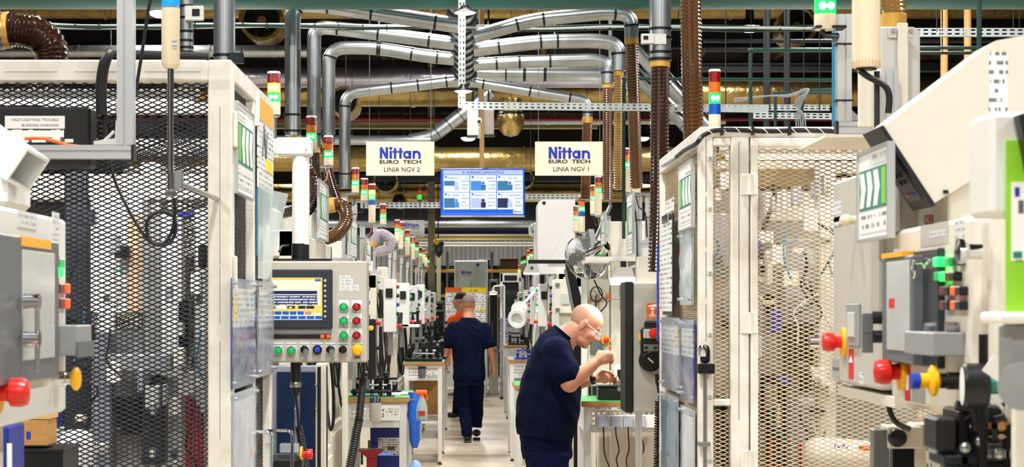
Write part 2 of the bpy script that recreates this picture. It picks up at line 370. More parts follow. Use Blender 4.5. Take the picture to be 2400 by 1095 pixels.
names = ['just above the camera', 'nearest in view', 'fourth back', 'seen behind the slotted upright', 'below the first at the slotted upright', 'small one above the hanging screen', 'last before the far wall']
for rn, rx in rows:
    for k, y in enumerate((-6.5, -2.2, 2.0, 5.5, 9.3, 13.2, 17.0, 21.0, 28.5, 36.4, 43.5)):
        if k in (2, 4, 6) and rx > 5: continue
        if rx > 1 and y == 21.0: y = 22.1
        word = ['first', 'second', 'third', 'fourth', 'fifth', 'sixth', 'seventh', 'eighth', 'ninth', 'tenth', 'eleventh'][k]
        high_bay(rx, y, 5.0, 'round high bay lamp %s, %s from the camera end' % (rn, word))
# ------------------------------------------------------------ ducts and pipes overhead
def duct(name, label, cat, pts, r, mt='galvanised', bands=(), rad=None, group=None, n=18, band_mat='galv_band', bw=.006):
    t = T(name, label, cat, pts[0], group)
    path = elbow(pts, rad if rad else r*2.6); MB().tube(path, r, n).build('pipe', mt, t)
    L = [0.0]
    for a, b in zip(path, path[1:]): L.append(L[-1]+(b-a).length)
    for q in bands:
        d = q*L[-1]
        for i in range(len(path)-1):
            if L[i+1] >= d: break
        f = (d-L[i])/max(L[i+1]-L[i], 1e-6); c = path[i].lerp(path[i+1], f); dr = (path[i+1]-path[i]).normalized()
        MB().lathe(c-dr*bw, dr, [(r*.98, 0), (r*1.07, .001), (r*1.07, 2*bw-.001), (r*.98, 2*bw)], n).build('collar', band_mat, t)
    return t
def hose(name, label, pts, r, mt='hose_brown', pitch=.013, clamp=None, group='corrugated extraction hoses', end_band=True):
    t = T(name, label, 'hose', pts[0], group)
    path = smooth_path(pts, 10) if len(pts) > 2 else [Vector(pts[0]).lerp(Vector(pts[1]), i/8) for i in range(9)]
    corrugated(MB(), path, r, pitch).build('corrugated_tube', mt, t)
    if end_band:
        a, b = path[0], path[1]; d = (b-a).normalized()
        MB().lathe(a-d*.01, d, [(r*.9, 0), (r*1.06, .003), (r*1.06, .04), (r*.9, .043)], 16).build('clamp_band', 'hose_band' if clamp is None else clamp, t)
    return t
def rods(t, pts, r=.004):
    for p in pts:
        if p[2] < ZC-.05: MB().cyl(p, (p[0], p[1], ZC), r, n=6).build('hanger_rod', 'dark_steel', t)
def branch(label, pts_px, s, r, bands, **k):
    Y = F/s; return duct('extraction_duct', label, 'duct', [P(u, v, Y) for u, v in pts_px], r, bands=bands, group='galvanised extraction ducts', **k)
# collecting duct above the aisle
t = T('collecting_duct', 'large galvanised collecting duct with ring flanges above the middle of the aisle', 'duct', (-.07, 8.4, 3.12))
MB().tube([(-.07, 8.4, 3.12), (-.07, 11.95, 3.12)], .066, 24).build('pipe', 'galvanised', t)
for k in range(13):
    y = 8.6+k*.272
    MB().lathe((-.07, y, 3.12), (0, 1, 0), [(.066, 0), (.079, .002), (.079, .02), (.066, .022)], 24).build('flange_ring', 'galv_band', t)
MB().lathe((-.07, 11.95, 3.12), (0, 1, 0), [(.068, 0), (.05, .03), (.0, .04)], 24).build('end_cap', 'galvanised', t)
branch('galvanised duct dropping furthest left, next to the white T-shaped pedestal head', [(1075, 60), (760, 12), (686, 8), (686, 318)], 505, .037, (.08, .3, .45, .56, .93, .985))
branch('second galvanised duct from the left, with an elbow under the cable bundle', [(1065, 102), (800, 68), (736, 62), (736, 345)], 450, .036, (.1, .3, .46, .95))
branch('third galvanised duct from the left, with a level run and welded joints', [(1065, 138), (1000, 132), (880, 112), (770, 112), (770, 335)], 410, .038, (.08, .2, .35, .36, .6, .97))
branch('fourth galvanised duct from the left, dropping behind the left sign', [(1075, 188), (960, 202), (808, 218), (808, 442)], 365, .037, (.06, .2, .33, .6, .93))
branch('uppermost galvanised duct on the right of the collecting duct', [(1110, 86), (1250, 46), (1420, 30), (1480, 34), (1480, 90)], 500, .033, (.25, .4, .8, .93))
branch('galvanised duct bending down in the middle of the right group', [(1110, 116), (1270, 97), (1400, 95), (1450, 104), (1450, 166)], 450, .038, (.15, .4, .5, .9))
branch('straight galvanised duct ending in a short elbow above the right sign', [(1110, 152), (1200, 146), (1390, 140), (1424, 146), (1424, 196)], 415, .037, (.15, .3, .5, .93))
branch('lowest galvanised duct sloping down to the right sign', [(1102, 192), (1240, 214), (1377, 236), (1377, 280)], 365, .032, (.1, .45, .75, .95))
rods(branch('level galvanised duct with double bands behind the right ducts', [(1115, 170), (1150, 172), (1436, 174)], 330, .053, (.22, .35, .36, .5, .51, .95)), [P(1300, 174, F/330)])
for lab, u, v0, v1, s, r, m, u1 in (
    ('amber hose furthest right in the hanging group of four', 1480, 88, 445, 500, .031, 'hose_brown', 1492), ('amber hose second from the right in the hanging group of four', 1450, 164, 445, 450, .026, 'hose_amber', 1449),
    ('amber hose hanging beside the right edge of the right sign', 1424, 194, 470, 415, .029, 'hose_brown', 1424), ('slim amber hose that vanishes behind the right sign', 1377, 278, 470, 365, .033, 'hose_brown', 1372)):
    Y = F/s; hose('extraction_hose', lab, [P(u, v0, Y), P((u+u1)/2, (v0+v1)/2, Y), P(u1, v1, Y)], r, m)
# two big hoses at the right cage
Y = 7.6
t = duct('extraction_duct', 'galvanised duct with a damper box hanging in front of the brown hose', 'duct', [P(1547, -120, Y), P(1547, 142, Y)], .046, bands=(.72, .8, .93, .99), group='galvanised extraction ducts')
x, z = px(1547, Y), pz(95, Y)
MB().box(x-.083, x-.03, Y-.06, Y-.03, z-.022, z+.02, .003).box(x-.083, x+.02, Y-.052, Y-.046, z-.022, z+.02).build('damper_box', 'pale_grey', t)
MB().box(x-.074, x-.055, Y-.064, Y-.06, z-.004, z+.01).build('slot_plate', 'black_metal', t)
hose('extraction_hose', 'dark brown hose clamped under the damper duct beside the right cage', [P(1547, 140, Y), P(1546, 300, Y), P(1545, 470, Y), P(1540, 640, Y)], .04, 'hose_dark', .016)
Y = 7.72
hose('extraction_hose', 'thick brown hose dropping behind the right cage roof', [P(1617, -80, Y), P(1619, 60, Y), P(1622, 190, Y), P(1626, 330, Y)], .046, 'hose_brown', .017, end_band=False)
# left: ducts over the black cage
Y = 6.95
t = duct('extraction_duct', 'galvanised duct with a bolted bracket above the black mesh cage', 'duct', [P(526, -120, Y), P(526, 150, Y)], .041, bands=(.93,), group='galvanised extraction ducts')
x, z = px(560, Y), pz(135, Y)
MB().box(x-.03, x+.024, Y-.05, Y-.045, z-.03, z+.012).box(x+.014, x+.02, Y-.06, Y-.04, z-.03, z+.03).build('mounting_bracket', 'galv_band', t)
Y = 7.5
t = duct('extraction_duct', 'slim duct with stacked clamps behind the blue beacon', 'duct', [P(437, -120, Y), P(437, 150, Y)], .028, bands=(.5, .6, .72, .8, .86, .9), group='galvanised extraction ducts')
x, z = px(455, Y), pz(35, Y)
MB().box(x-.03, x+.045, Y-.05, Y-.03, z-.03, z+.03, .003).build('damper_box', 'pale_grey', t)
MB().box(x+.0, x+.03, Y-.053, Y-.05, z-.012, z+.016).build('slot_plate', 'black_metal', t)
# hoses under the left drops
for lab, pts, s, r, m in (
    ('dark hose bending to the machine beside the white pedestal column', [(690, 322), (700, 370), (730, 420), (712, 480), (660, 500)], 500, .03, 'hose_dark'),
    ('dark hose looping below the second left tower light', [(736, 345), (738, 390), (742, 440), (725, 490), (690, 520)], 450, .03, 'hose_dark'),
    ('brown hose hanging below the third left duct', [(768, 335), (768, 390), (776, 430), (790, 470)], 410, .03, 'hose_dark'),
    ('brown hose curling out of the cream cabinet under the left sign', [(772, 482), (800, 480), (812, 510), (795, 545), (755, 562)], 420, .04, 'hose_brown'),
    ('grey ribbed hose arching behind the left tower lights', [(872, 575), (890, 548), (915, 560), (912, 582), (880, 592)], 270, .045, 'hose_lilac')):
    Y = F/s; hose('extraction_hose', lab, [P(u, v, Y) for u, v in pts], r, m)
# foil insulated ducts across the hall
def cross(name, label, cat, u0, u1, v0, v1, Y, mt, group=None, bands=0, n=24):
    r = (v1-v0)/2/F*Y; z = pz((v0+v1)/2, Y); xa, xb = max(px(u0, Y), XL+.02), min(px(u1, Y), XR-.02)
    t = duct(name, label, cat, [(xa, Y, z), (xb, Y, z)], r, mt, bands=[(k+.5)/bands for k in range(bands)], group=group, n=n, band_mat=mt, bw=.02)
    rods(t, [(xa+(xb-xa)*q, Y, z+r) for q in (.13, .5, .87)]); return t
G = 'foil insulated ducts across the hall'
cross('insulated_duct', 'silver foil duct crossing behind the collecting duct above the signs', 'duct', 420, 1560, 158, 206, 23.2, 'foil_silver', G, 6)
cross('insulated_duct', 'wide gold foil duct crossing the hall above the signs', 'duct', 380, 2500, 182, 250, 24.0, 'foil_gold', G, 9)
cross('insulated_duct', 'gold foil duct crossing behind the tops of the two signs', 'duct', 300, 1950, 345, 402, 30, 'foil_gold', G, 8)
cross('insulated_duct', 'dull gold duct crossing behind the hanging screen', 'duct', 500, 1700, 432, 474, 36, 'foil_gold', G, 6)
cross('insulated_duct', 'gold foil duct just below the teal pipe at the top', 'duct', -300, 2700, -30, 44, 27, 'foil_gold', G, 8)
cross('overhead_pipe', 'thick teal painted pipe along the top of the view', 'pipe', -700, 3100, -110, 22, 8.15, 'teal_paint', None, 0)
cross('overhead_pipe', 'long grey galvanised pipe behind the beacon pole', 'pipe', -200, 720, 106, 134, 21.2, 'galvanised', None, 6)
cross('overhead_pipe', 'red sprinkler pipe crossing below the foil ducts', 'pipe', 300, 2300, 274, 284, 26, 'red_pipe', None, 0)
cross('overhead_pipe', 'grey pipe crossing above the left sign', 'pipe', 640, 1010, 318, 340, 22.6, 'galvanised', None, 3)
cross('overhead_pipe', 'grey duct crossing above the right sign', 'pipe', 1225, 1700, 264, 292, 26.7, 'galvanised', None, 4)
cross('overhead_pipe', 'teal grey pipe crossing below the hanging screen', 'pipe', 700, 1300, 516, 534, 38, 'galvanised', None, 0)
cross('overhead_pipe', 'dark pipe high above the right cage', 'pipe', 1650, 2500, 92, 101, 16, 'dark_steel', None, 0)
cross('overhead_pipe', 'second dark pipe high above the right cage', 'pipe', 1650, 2500, 112, 122, 16.5, 'dark_steel', None, 0)
cross('overhead_pipe', 'dark green pipe behind the beige uprights at right', 'pipe', 2150, 2600, 108, 116, 12.0, 'green_pipe', None, 0)
cross('overhead_pipe', 'second dark green pipe behind the beige uprights at right', 'pipe', 2150, 2600, 120, 128, 12.6, 'green_pipe', None, 0)
branch('galvanised duct sloping up from the left sign to the slotted upright', [(960, 330), (1010, 322), (1090, 262), (1150, 215)], 190, .085, (.3, .45, .6))
for k, (a, b) in enumerate((((1490, 110), (1690, 330)), ((1480, 165), (1660, 345)))):
    rods(branch(['upper galvanised duct slanting behind the brown hoses', 'lower galvanised duct slanting behind the brown hoses'][k], [a, b], 215-k*14, .09-.004*k, (.4, .7)), [P((a[0]+b[0])/2, (a[1]+b[1])/2, F/(215-k*14))])
# steel beams across
def beam(label, u0, u1, v0, v1, Y, mt, d=.12):
    b = MB(); x0, x1 = px(u0, Y), px(u1, Y); z0, z1 = pz(v1, Y), pz(v0, Y); e = (z1-z0)*.18
    b.box(x0, x1, Y-d/2, Y+d/2, z0, z0+e).box(x0, x1, Y-d/2, Y+d/2, z1-e, z1).box(x0, x1, Y-.01, Y+.01, z0+e, z1-e)
    return tag(b.build('steel_beam', mt), label, 'beam')
beam('yellowish steel beam crossing under the red pipe', 500, 1400, 287, 302, 28, 'pale_yellow')
beam('pale yellow beam crossing in front of the far wall', 900, 1300, 550, 562, 44, 'pale_yellow'); beam('pale cream beam low on the far wall', 900, 1300, 568, 577, 45, 'cream')
beam('dark blue beam crossing behind the small sign', 850, 1300, 540, 549, 42, 'blue_board'); beam('dark beam crossing under the hanging screen', 850, 1300, 500, 512, 41, 'dark_steel')
beam('dark beam crossing level with the right sign', 700, 2000, 410, 426, 33, 'dark_steel'); beam('dark beam above the right cage', 1600, 2600, 150, 168, 20, 'dark_steel')
# round foil openings
def opening(label, u, v, R, Y, ang=(0, -1, 0)):
    c = P(u, v, Y); r = R/F*Y; t = T('duct_opening', label, 'duct', c, 'open ends of foil ducts')
    MB().lathe(c, (0, 1, 0), [(r*.78, .0), (r*.85, -.02), (r, -.02), (r, .02), (r*.95, .6)], 28, caps=False).build('rim', 'foil_gold', t)
    MB().lathe(c, (0, 1, 0), [(.0, .16), (r*.8, .16), (r*.79, .0)], 28, caps=False).build('dark_liner', 'black_metal', t)
    MB().lathe(c, (0, 1, 0), [(.0, .05), (r*.2, .06), (r*.2, .16)], 14, caps=False).build('hub', 'deck', t); rods(t, [(c.x, c.y+.3, c.z+r)])
opening('round foil duct mouth above the black mesh cage', 612, 45, 52, 22); opening('round foil duct mouth behind the left elbow duct', 806, 238, 36, 21)
opening('round foil duct mouth under the left sign', 904, 424, 29, 33); opening('round foil duct mouth behind the bright lamp at right', 1870, 58, 46, 24)
opening('small dark duct mouth left of the hanging screen', 936, 470, 18, 34); opening('round foil duct mouth beside the hanging screen', 1232, 420, 20, 33)
c = P(1197, 285, 20); r = 33/F*20
t = T('foil_duct_elbow', 'foil wrapped duct elbow hanging between the two signs', 'duct', c)
MB().lathe(c-Vector((0, 0, r*1.1)), (0, 0, 1), [(.0, 0), (r*.5, .02), (r*.85, .09), (r, .18), (r*.95, .24)], 24).build('dome', 'foil_gold', t)
MB().cyl(c+Vector((0, 0, -r*.1)), c+Vector((0, 0, .25)), r*.8, r*.85, 24).build('stub', 'foil_gold', t); rods(t, [(c.x, c.y, c.z+.25)]); MB().lathe(c+Vector((0, 0, .05)), (0, 0, 1), [(r*.84, 0), (r*.92, .01), (r*.92, .04), (r*.84, .05)], 24).build('collar', 'galv_band', t)
# drop wires that hold the ducts
for i, (u, v0, v1, Y) in enumerate(((889, 0, 110, 10.5), (888, 0, 68, 9.6), (1300, 0, 95, 9.6), (922, 30, 170, 24), (1320, 20, 170, 24))):
    w = ['wire holding the third left duct', 'wire holding the second left duct', 'wire holding the upper right duct', 'wire over the foil duct, left', 'wire over the foil duct, right'][i]
    tag(MB().cyl(P(u, v1, Y), (px(u, Y), Y, min(ZC, pz(v0, Y))), .004, n=6).build('drop_wire', 'steel'), 'thin steel suspension '+w, 'wire', 'suspension wires')
# slotted steel angle
def slotted(mb, p0, p1, wdir, w, ndir, pitch=.05, th=.003, rows=2, hole=.6, lip=True):
    p0, p1 = Vector(p0), Vector(p1); d = (p1-p0); L = d.length; d.normalize(); wd = Vector(wdir); nd = Vector(ndir)
    m = Matrix((( d.x, wd.x, nd.x, p0.x), (d.y, wd.y, nd.y, p0.y), (d.z, wd.z, nd.z, p0.z), (0, 0, 0, 1)))
    edges = [(-.5, -.34), (-.14, .14), (.34, .5)] if rows == 2 else [(-.5, -.2), (.2, .5)]
    for a, b in edges: mb.box(0, L, a*w, b*w, 0, th, mtx=m)
    n = int(L/pitch)
    for (a, b), (c, e) in zip(edges, edges[1:]):
        for k in range(n+1): mb.box(k*pitch, min(L, k*pitch+pitch*(1-hole)), b*w, c*w, 0, th, mtx=m)
    if lip: mb.box(0, L, -.5*w-th, -.5*w, -w*.6, th, mtx=m)
    return mb
Y = 7.98; xv = px(1083, Y)
t = T('slotted_angle', 'slotted steel upright hanging down the middle with a long slotted arm to the right', 'bracket', (xv, Y, pz(250, Y)))
slotted(MB(), (xv, Y, pz(252, Y)), (xv, Y, ZC), (1, 0, 0), .029, (0, -1, 0), .024, th=.002, hole=.45).build('upright', 'tray_zinc', t)
slotted(MB(), (xv, Y-.004, pz(247, Y)), (px(1800, Y), Y-.004, pz(254, Y)), (0, 0, 1), .03, (0, -1, 0), .026, th=.002, hole=.45).build('arm', 'tray_zinc', t)
def tray(a, b, args, label):
    t = T('cable_tray', label, 'cable tray', a); slotted(MB(), a, b, *args).build('channel', 'tray_zinc', t); rods(t, [a.lerp(b, .2), a.lerp(b, .8)]); return t
tray(P(1640, 251, 12.2), P(1945, 252, 12.2), ((0, 0, 1), .036, (0, -1, 0), .04), 'perforated zinc tray behind the tall four-colour tower light')
tray(P(1765, 270, 11.6), P(1960, 272, 11.6), ((0, 0, 1), .036, (0, -1, 0), .04), 'lower perforated zinc tray with a post above the right cage')
tray(P(2120, 75, 10.5), P(2500, 75, 10.5), ((0, 0, 1), .045, (0, -1, 0), .045), 'perforated zinc tray behind the beige uprights at right')
tray(P(845, 481, 23.4), P(1060, 481, 23.4), ((0, 0, 1), .07, (0, -1, 0), .06), 'pale perforated tray to the left of the hanging screen')
tray(P(1200, 461, 23.4), P(1420, 461, 23.4), ((0, 0, 1), .07, (0, -1, 0), .06), 'pale perforated tray to the right of the hanging screen')
# two small pendant lamps on the slotted upright
for u, v, Yl, w in ((1090, 30, 7.9, 'upper'), (1086, 214, 7.9, 'lower')):
    c = P(u, v, Yl); r = .052 if w == 'upper' else .042; t = T('pendant_lamp', '%s of two small lit lamps mounted on the slotted upright' % w, 'lamp', c)
    MB().lathe(c, (0, 0, 1), [(r, 0), (r*1.05, .002), (r*.6, .012), (r*.3, .03), (.0, .032)], 22).build('shade', 'black_plastic', t); MB().lathe(c, (0, 0, 1), [(.0, -.008), (r*.6, -.006), (r*.92, .001)], 22).build('lens', 'lamp_white', t); MB().box(c.x-.006, c.x+.006, Yl, 7.97, c.z+.01, c.z+.022).build('clip', 'black_plastic', t)
    L = bpy.data.lights.new('pendant_glow', 'POINT'); L.energy = 1.5; L.shadow_soft_size = .03; lo = bpy.data.objects.new('pendant_glow', L); COL.objects.link(lo); lo.location = (0, 0, -.04); lo.parent = t
# wire bundles
def bundle(label, u0, u1, v, Y, n=6, seed=1, mt=('cord_grey', 'cord_grey', 'green_pipe', 'cord_black')):
    rng = random.Random(seed); t = T('cable_bundle', label, 'cable', P(u0, v, Y), 'cable bundles strung across')
    for k in range(n):
        pts = []; m = 11; dv = rng.uniform(-7, 7); dy = rng.uniform(-.015, .015)
        for i in range(m+1):
            u = u0+(u1-u0)*i/m; pts.append(P(u, v+dv*.7+rng.uniform(-1.6, 1.6)+2*math.sin(i*.9), Y)+Vector((0, dy, 0)))
        MB().tube(smooth_path(pts, 4), rng.uniform(.0045, .0075), 6).build('wire', mt[k % len(mt)], t)
    m = int(abs(u1-u0)/55)
    for i in range(1, m):
        u = u0+(u1-u0)*i/m; c = P(u, v+2*math.sin(i*11/m*.9), Y)
        MB().lathe(c-Vector((.003, 0, 0)), (1, 0, 0), [(.014, 0), (.0165, .001), (.0165, .006), (.014, .007)], 10).build('cable_tie', 'cord_black', t)
bundle('bundle of grey wires tied along the upper left of the view', 120, 1075, 62, 8.9, 7, 3)
bundle('bundle of green and grey wires tied along the upper right of the view', 1085, 2000, 65, 8.9, 6, 5, ('green_pipe', 'cord_grey', 'green_pipe', 'green_pipe'))
tag(MB().tube(smooth_path([P(*q, 8.88) for q in ((1062, 58), (1075, 62), (1082, 85), (1080, 120), (1086, 150))], 6), .005, 6).build('loose_cable', 'cord_grey'), 'loose grey wires dropping beside the slotted upright', 'cable')
# dark green conduits at right
def conduit(label, pts, s, r=.009, mt='green_pipe'):
    Y = F/s; t = T('conduit', label, 'conduit', P(pts[0][0], pts[0][1], Y), 'dark green conduits')
    MB().tube(elbow([P(u, v, Y) for u, v in pts], .035), r, 10).build('pipe', mt, t)
    for (u, v) in pts[1:-1]: MB().sph(P(u, v, Y), r*1.35, 10, 7).build('corner_fitting', mt, t)
    return t
conduit('dark green conduit rising beside the amber hoses and running right', [(1462, 560), (1462, 184), (1960, 188)], 470)
conduit('dark conduit frame rising behind the right cage roof', [(1759, 500), (1759, 118), (1960, 118)], 440, .011)
conduit('short green conduit with a bend above the cable tray', [(1817, 500), (1817, 218), (1960, 218)], 430, .009)
conduit('green conduit drop beside the grey cable loop', [(1880, 500), (1880, 212), (1960, 210)], 420, .009)
conduit('thin dark green post in front of the beige uprights', [(2295, 260), (2295, -80)], 700, .0085)
conduit('blue painted pipe beside the aluminium upright at right', [(1955, 300), (1955, -60)], 620, .009, 'blue_pipe')
for k, (u, w) in enumerate(((1797, 'left'), (1845, 'right'))):
    tag(MB().cyl(P(u, 330, 15), (px(u, 15), 15, ZC), .028, n=10).build('upright_pipe', 'dark_steel'), 'dark brown upright pipe behind the right conduits, %s one' % w, 'pipe')
for k, (u, w) in enumerate(((2213, 'left'), (2268, 'right'))):
    tag(MB().cyl(P(u, 420, 15), (px(u, 15), 15, ZC), .03, n=14).build('upright_pipe', 'wood_post'), 'beige upright pipe behind the white hood, %s one' % w, 'pipe')
t = T('cable_loop', 'tangle of grey cables drooping over the green conduit above the right cage', 'cable', P(1880, 215, 10))
for k in range(5):
    MB().tube(smooth_path([P(1720, 240-k*2, 9.9), P(1800, 225, 9.9), P(1850, 222+k, 9.9), P(1895, 208+k, 9.85), P(1880-k*4, 240, 9.85), P(1866+k*5, 275, 9.85), P(1870+k*4, 330, 9.85)], 6), .004, 6).build('wire', 'mid_grey', t)
# camera dome, white boxes at the slotted upright
c = P(1123, 283, 15)
t = T('security_camera', 'white dome security camera on a thin rod in the middle', 'camera', c)
MB().cyl(c+Vector((0, 0, .02)), (c.x, c.y, ZC), .007, n=8).build('rod', 'steel', t)
MB().sph(c, (.024, .024, .026), 14, 9).build('shell', 'white_plastic', t); MB().sph(c+Vector((0, -.014, -.006)), .015, 12, 8).build('lens', 'black_plastic', t)
slotted(MB(), c+Vector((0, 0, -.14)), c+Vector((0, 0, -.03)), (1, 0, 0), .018, (0, -1, 0), .02, rows=1, lip=False).build('hanger_strip', 'tray_zinc', t)
for k, (u0, u1, v0, v1, Y, mt, w) in enumerate(((1095, 1122, 255, 318, 19, 'cream', 'bright cream box hanging right beside the slotted upright'), (1132, 1158, 256, 316, 21, 'pale_grey', 'grey tin housing hanging behind the security camera'))):
    t = T('hanging_box', w, 'box', P((u0+u1)/2, v1, Y)); b = MB()
    b.box(px(u0, Y), px(u1, Y), Y, Y+.14, pz(v1, Y), pz(v0, Y), .008).build('body', mt, t)
    MB().box(px(u0-2, Y), px(u1+2, Y), Y-.01, Y+.15, pz(v1, Y)-.015, pz(v1, Y)).build('rim', 'galv_band', t); MB().cyl(P((u0+u1)/2, v0, Y)+Vector((0, .07, 0)), (px((u0+u1)/2, Y), Y+.07, ZC), .012, n=8).build('stem', 'galv_band', t)
# ------------------------------------------------------------ shared builders
def Q(u, v, c):
    """the point of the vertical plane X = c (parallel to the aisle) that the pixel shows"""
    Y = c*F/(u-VX); return Vector((c, Y, pz(v, Y)))
def onplane(mb, c, u0, u1, v0, v1, th, b=0.0, vref=None):
    """a plate lying on plane X = c, towards the aisle by th; heights read at the middle"""
    ya, yb = c*F/(u0-VX), c*F/(u1-VX); ym = (ya+yb)/2 if vref is None else c*F/(vref-VX)
    sg = 1 if c < 0 else -1
    mb.box(c, c+sg*th, ya, yb, pz(v1, ym), pz(v0, ym), b); return mb
ORD = ['first', 'second', 'third', 'fourth', 'fifth', 'sixth', 'seventh', 'eighth', 'ninth', 'tenth', 'eleventh', 'twelfth', 'thirteenth', 'fourteenth', 'fifteenth', 'sixteenth']
R_, A_, G_, B_ = 'lens_red', 'lens_amber', 'lens_green_lit', 'lens_blue'
def tower(x, y, ztop, label, lenses=(R_, A_, G_), d=.054, lh=.037, base=.05, pole=None, group='signal tower lights', base_mat='warm_plastic'):
    r = d/2; H_ = .009+lh*len(lenses)+base; z0 = ztop-H_
    t = T('tower_light', label, 'signal tower', (x, y, z0), group)
    MB().lathe((x, y, z0), (0, 0, 1), [(r*.96, 0), (r, .003), (r, base)], 20).build('base', base_mat, t)
    z = ztop-.009
    MB().lathe((x, y, z), (0, 0, 1), [(r, 0), (r, .005), (r*.9, .009)], 20).build('cap', 'white_plastic', t)
    for m in lenses:
        z -= lh; prof = [(r*.97, 0)]
        for k in range(6): h = lh*(k+.5)/6; prof += [(r*.99, h-lh/14), (r*.95, h), (r*.99, h+lh/14)]
        prof.append((r*.97, lh))
        nm = {R_: 'red_lens', A_: 'amber_lens', G_: 'green_lens', B_: 'blue_lens', 'lens_amber_lit': 'amber_lens'}.get(m, 'lens')
        L = MB().lathe((x, y, z), (0, 0, 1), prof, 20).build(nm, m, t)
        if m in (G_, 'lens_amber_lit'):
            b = MB()
            for s in (-1, 1): b.sph((x+s*r*.33, y-r*.86, z+lh*.5), (r*.4, r*.2, lh*.3), 10, 7)
            b.build('led', 'led_core' if m == G_ else 'led_core_amber', L)
    if pole: MB().cyl((x, y, pole), (x, y, z0), .011, n=10).lathe((x, y, z0-.012), (0, 0, 1), [(r*.5, 0), (r*.9, .006), (r*.9, .012)], 16).build('pole', 'steel', t)
    return t
def profile(mb, p0, p1, w=.04):
    """aluminium extrusion with grooves, axis aligned"""
    p0, p1 = Vector(p0), Vector(p1); h = w/2; g = w*.11
    d = p1-p0; ax = max(range(3), key=lambda i: abs(d[i])); o = [i for i in range(3) if i != ax]
    for a0, a1, b0, b1 in ((-h, -g, -h, -g), (g, h, -h, -g), (-h, -g, g, h), (g, h, g, h), (-h*.72, h*.72, -h*.72, h*.72)):
        lo = [0]*3; hi = [0]*3; lo[ax], hi[ax] = min(p0[ax], p1[ax]), max(p0[ax], p1[ax])
        lo[o[0]], hi[o[0]] = p0[o[0]]+a0, p0[o[0]]+a1; lo[o[1]], hi[o[1]] = p0[o[1]]+b0, p0[o[1]]+b1
        mb.box(lo[0], hi[0], lo[1], hi[1], lo[2], hi[2])
    return mb
def chevron_sign(name, label, c, y0, y1, z0, z1, flipdir, frame='aluminium'):
    """notice board facing the aisle: white sheet, green panel with white chevrons, a lime bar, lines of print"""
    sg = 1 if c < 0 else -1; t = T(name, label, 'sign', (c, (y0+y1)/2, z0), 'green chevron notice boards')
    W = y1-y0; Hh = z1-z0
    MB().box(c, c+sg*.006, y0, y1, z0, z1).build('board', 'sign_white', t)
    e = c+sg*.007
    MB().box(c, e, y0+W*.04, y1-W*.04, z0+Hh*.33, z0+Hh*.8).build('green_panel', 'sign_green', t)
    f = c+sg*.008; dirs = flipdir
    def yy(q): return y0+W*q if dirs > 0 else y1-W*q
    for k, a in enumerate((.07, .3, .53)):
        poly = [(yy(a), z0+Hh*.36), (yy(a+.13), z0+Hh*.36), (yy(a+.2), z0+Hh*.56), (yy(a+.13), z0+Hh*.77), (yy(a), z0+Hh*.77), (yy(a+.05), z0+Hh*.56)]
        MB().prism(poly, 'x', min(c, f), max(c, f)).build('chevron', 'sign_white', t)
    MB().box(c, f, yy(.8), yy(.92), z0+Hh*.36, z0+Hh*.77).build('lime_bar', 'sign_lime', t)
    MB().box(c, e, y0+W*.08, y1-W*.08, z0+Hh*.06, z0+Hh*.27).build('print_lines', 'paper_y', t)
    MB().box(c, e, y0+W*.08, y0+W*.5, z0+Hh*.84, z0+Hh*.95).build('print_lines', 'paper_y', t)
    b = MB(); q = .006
    b.box(c-sg*.004, c+sg*.01, y0-q, y0, z0-q, z1+q).box(c-sg*.004, c+sg*.01, y1, y1+q, z0-q, z1+q).box(c-sg*.004, c+sg*.01, y0, y1, z1, z1+q).box(c-sg*.004, c+sg*.01, y0, y1, z0-q, z0)
    b.build('frame', frame, t); return t
def mushroom(mb_parent, p, axis, head='red_plastic', collar='yellow_plastic', k=1.0):
    """emergency stop under a thing: head, collar"""
    MB().lathe(p, axis, [(.03*k, 0), (.031*k, .004), (.03*k, .008)], 20).build('collar_plate', collar, mb_parent)
    MB().lathe(Vector(p)+Vector(axis)*.008, axis, [(.013*k, 0), (.013*k, .012*k), (.02*k, .016*k), (.0205*k, .03*k), (.018*k, .038*k), (.004*k, .041*k)], 20).build('stop_button', head, mb_parent)
# ------------------------------------------------------------ the black mesh cage on the left
CX, Y0, Y1, ZT = -.745, 5.6, 6.72, 2.362
t = T('mesh_cage', 'cream framed safety cage with black expanded mesh at the left of the aisle', 'cage', (-1.4, 6.1, 0))
def bar(nm, x0, x1, y0, y1, z0, z1, b=.004, m='cream_frame', par=None): return MB().box(x0, x1, y0, y1, z0, z1, b).build(nm, m, par or t)
bar('front_post', -.818, CX, Y0, Y0+.07, 0, ZT); bar('rear_post', -.815, CX, Y1-.05, Y1, 0, ZT); bar('middle_post', -.79, CX, 6.165, 6.2, 0, ZT-.06)
bar('front_top_rail', -2.0, -.818, Y0, Y0+.065, ZT-.066, ZT); bar('rear_top_rail', -2.0, -.815, Y1-.05, Y1, ZT-.05, ZT-.01); bar('side_top_rail', -.815, CX, Y0+.07, Y1-.05, ZT-.06, ZT)
bar('rear_outer_post', -2.0, -1.94, Y1-.06, Y1, 0, ZT); bar('outer_post', -2.0, -1.94, Y0, Y0+.07, 0, ZT)
bar('kick_plate', -1.94, -.818, Y0+.02, Y0+.03, .05, .8); bar('kick_plate', -.755, -.748, Y0+.07, Y1-.05, .05, .75)
for z0, z1 in ((pz(620, 5.6), pz(250, 5.6)), (pz(760, 5.6), pz(625, 5.6)), (pz(1030, 5.6), pz(800, 5.6)), (.4, 1.1)): bar('weld_seam', -.7815, -.780, Y0-.0006, Y0+.01, z0, z1, 0, 'ink_grey')
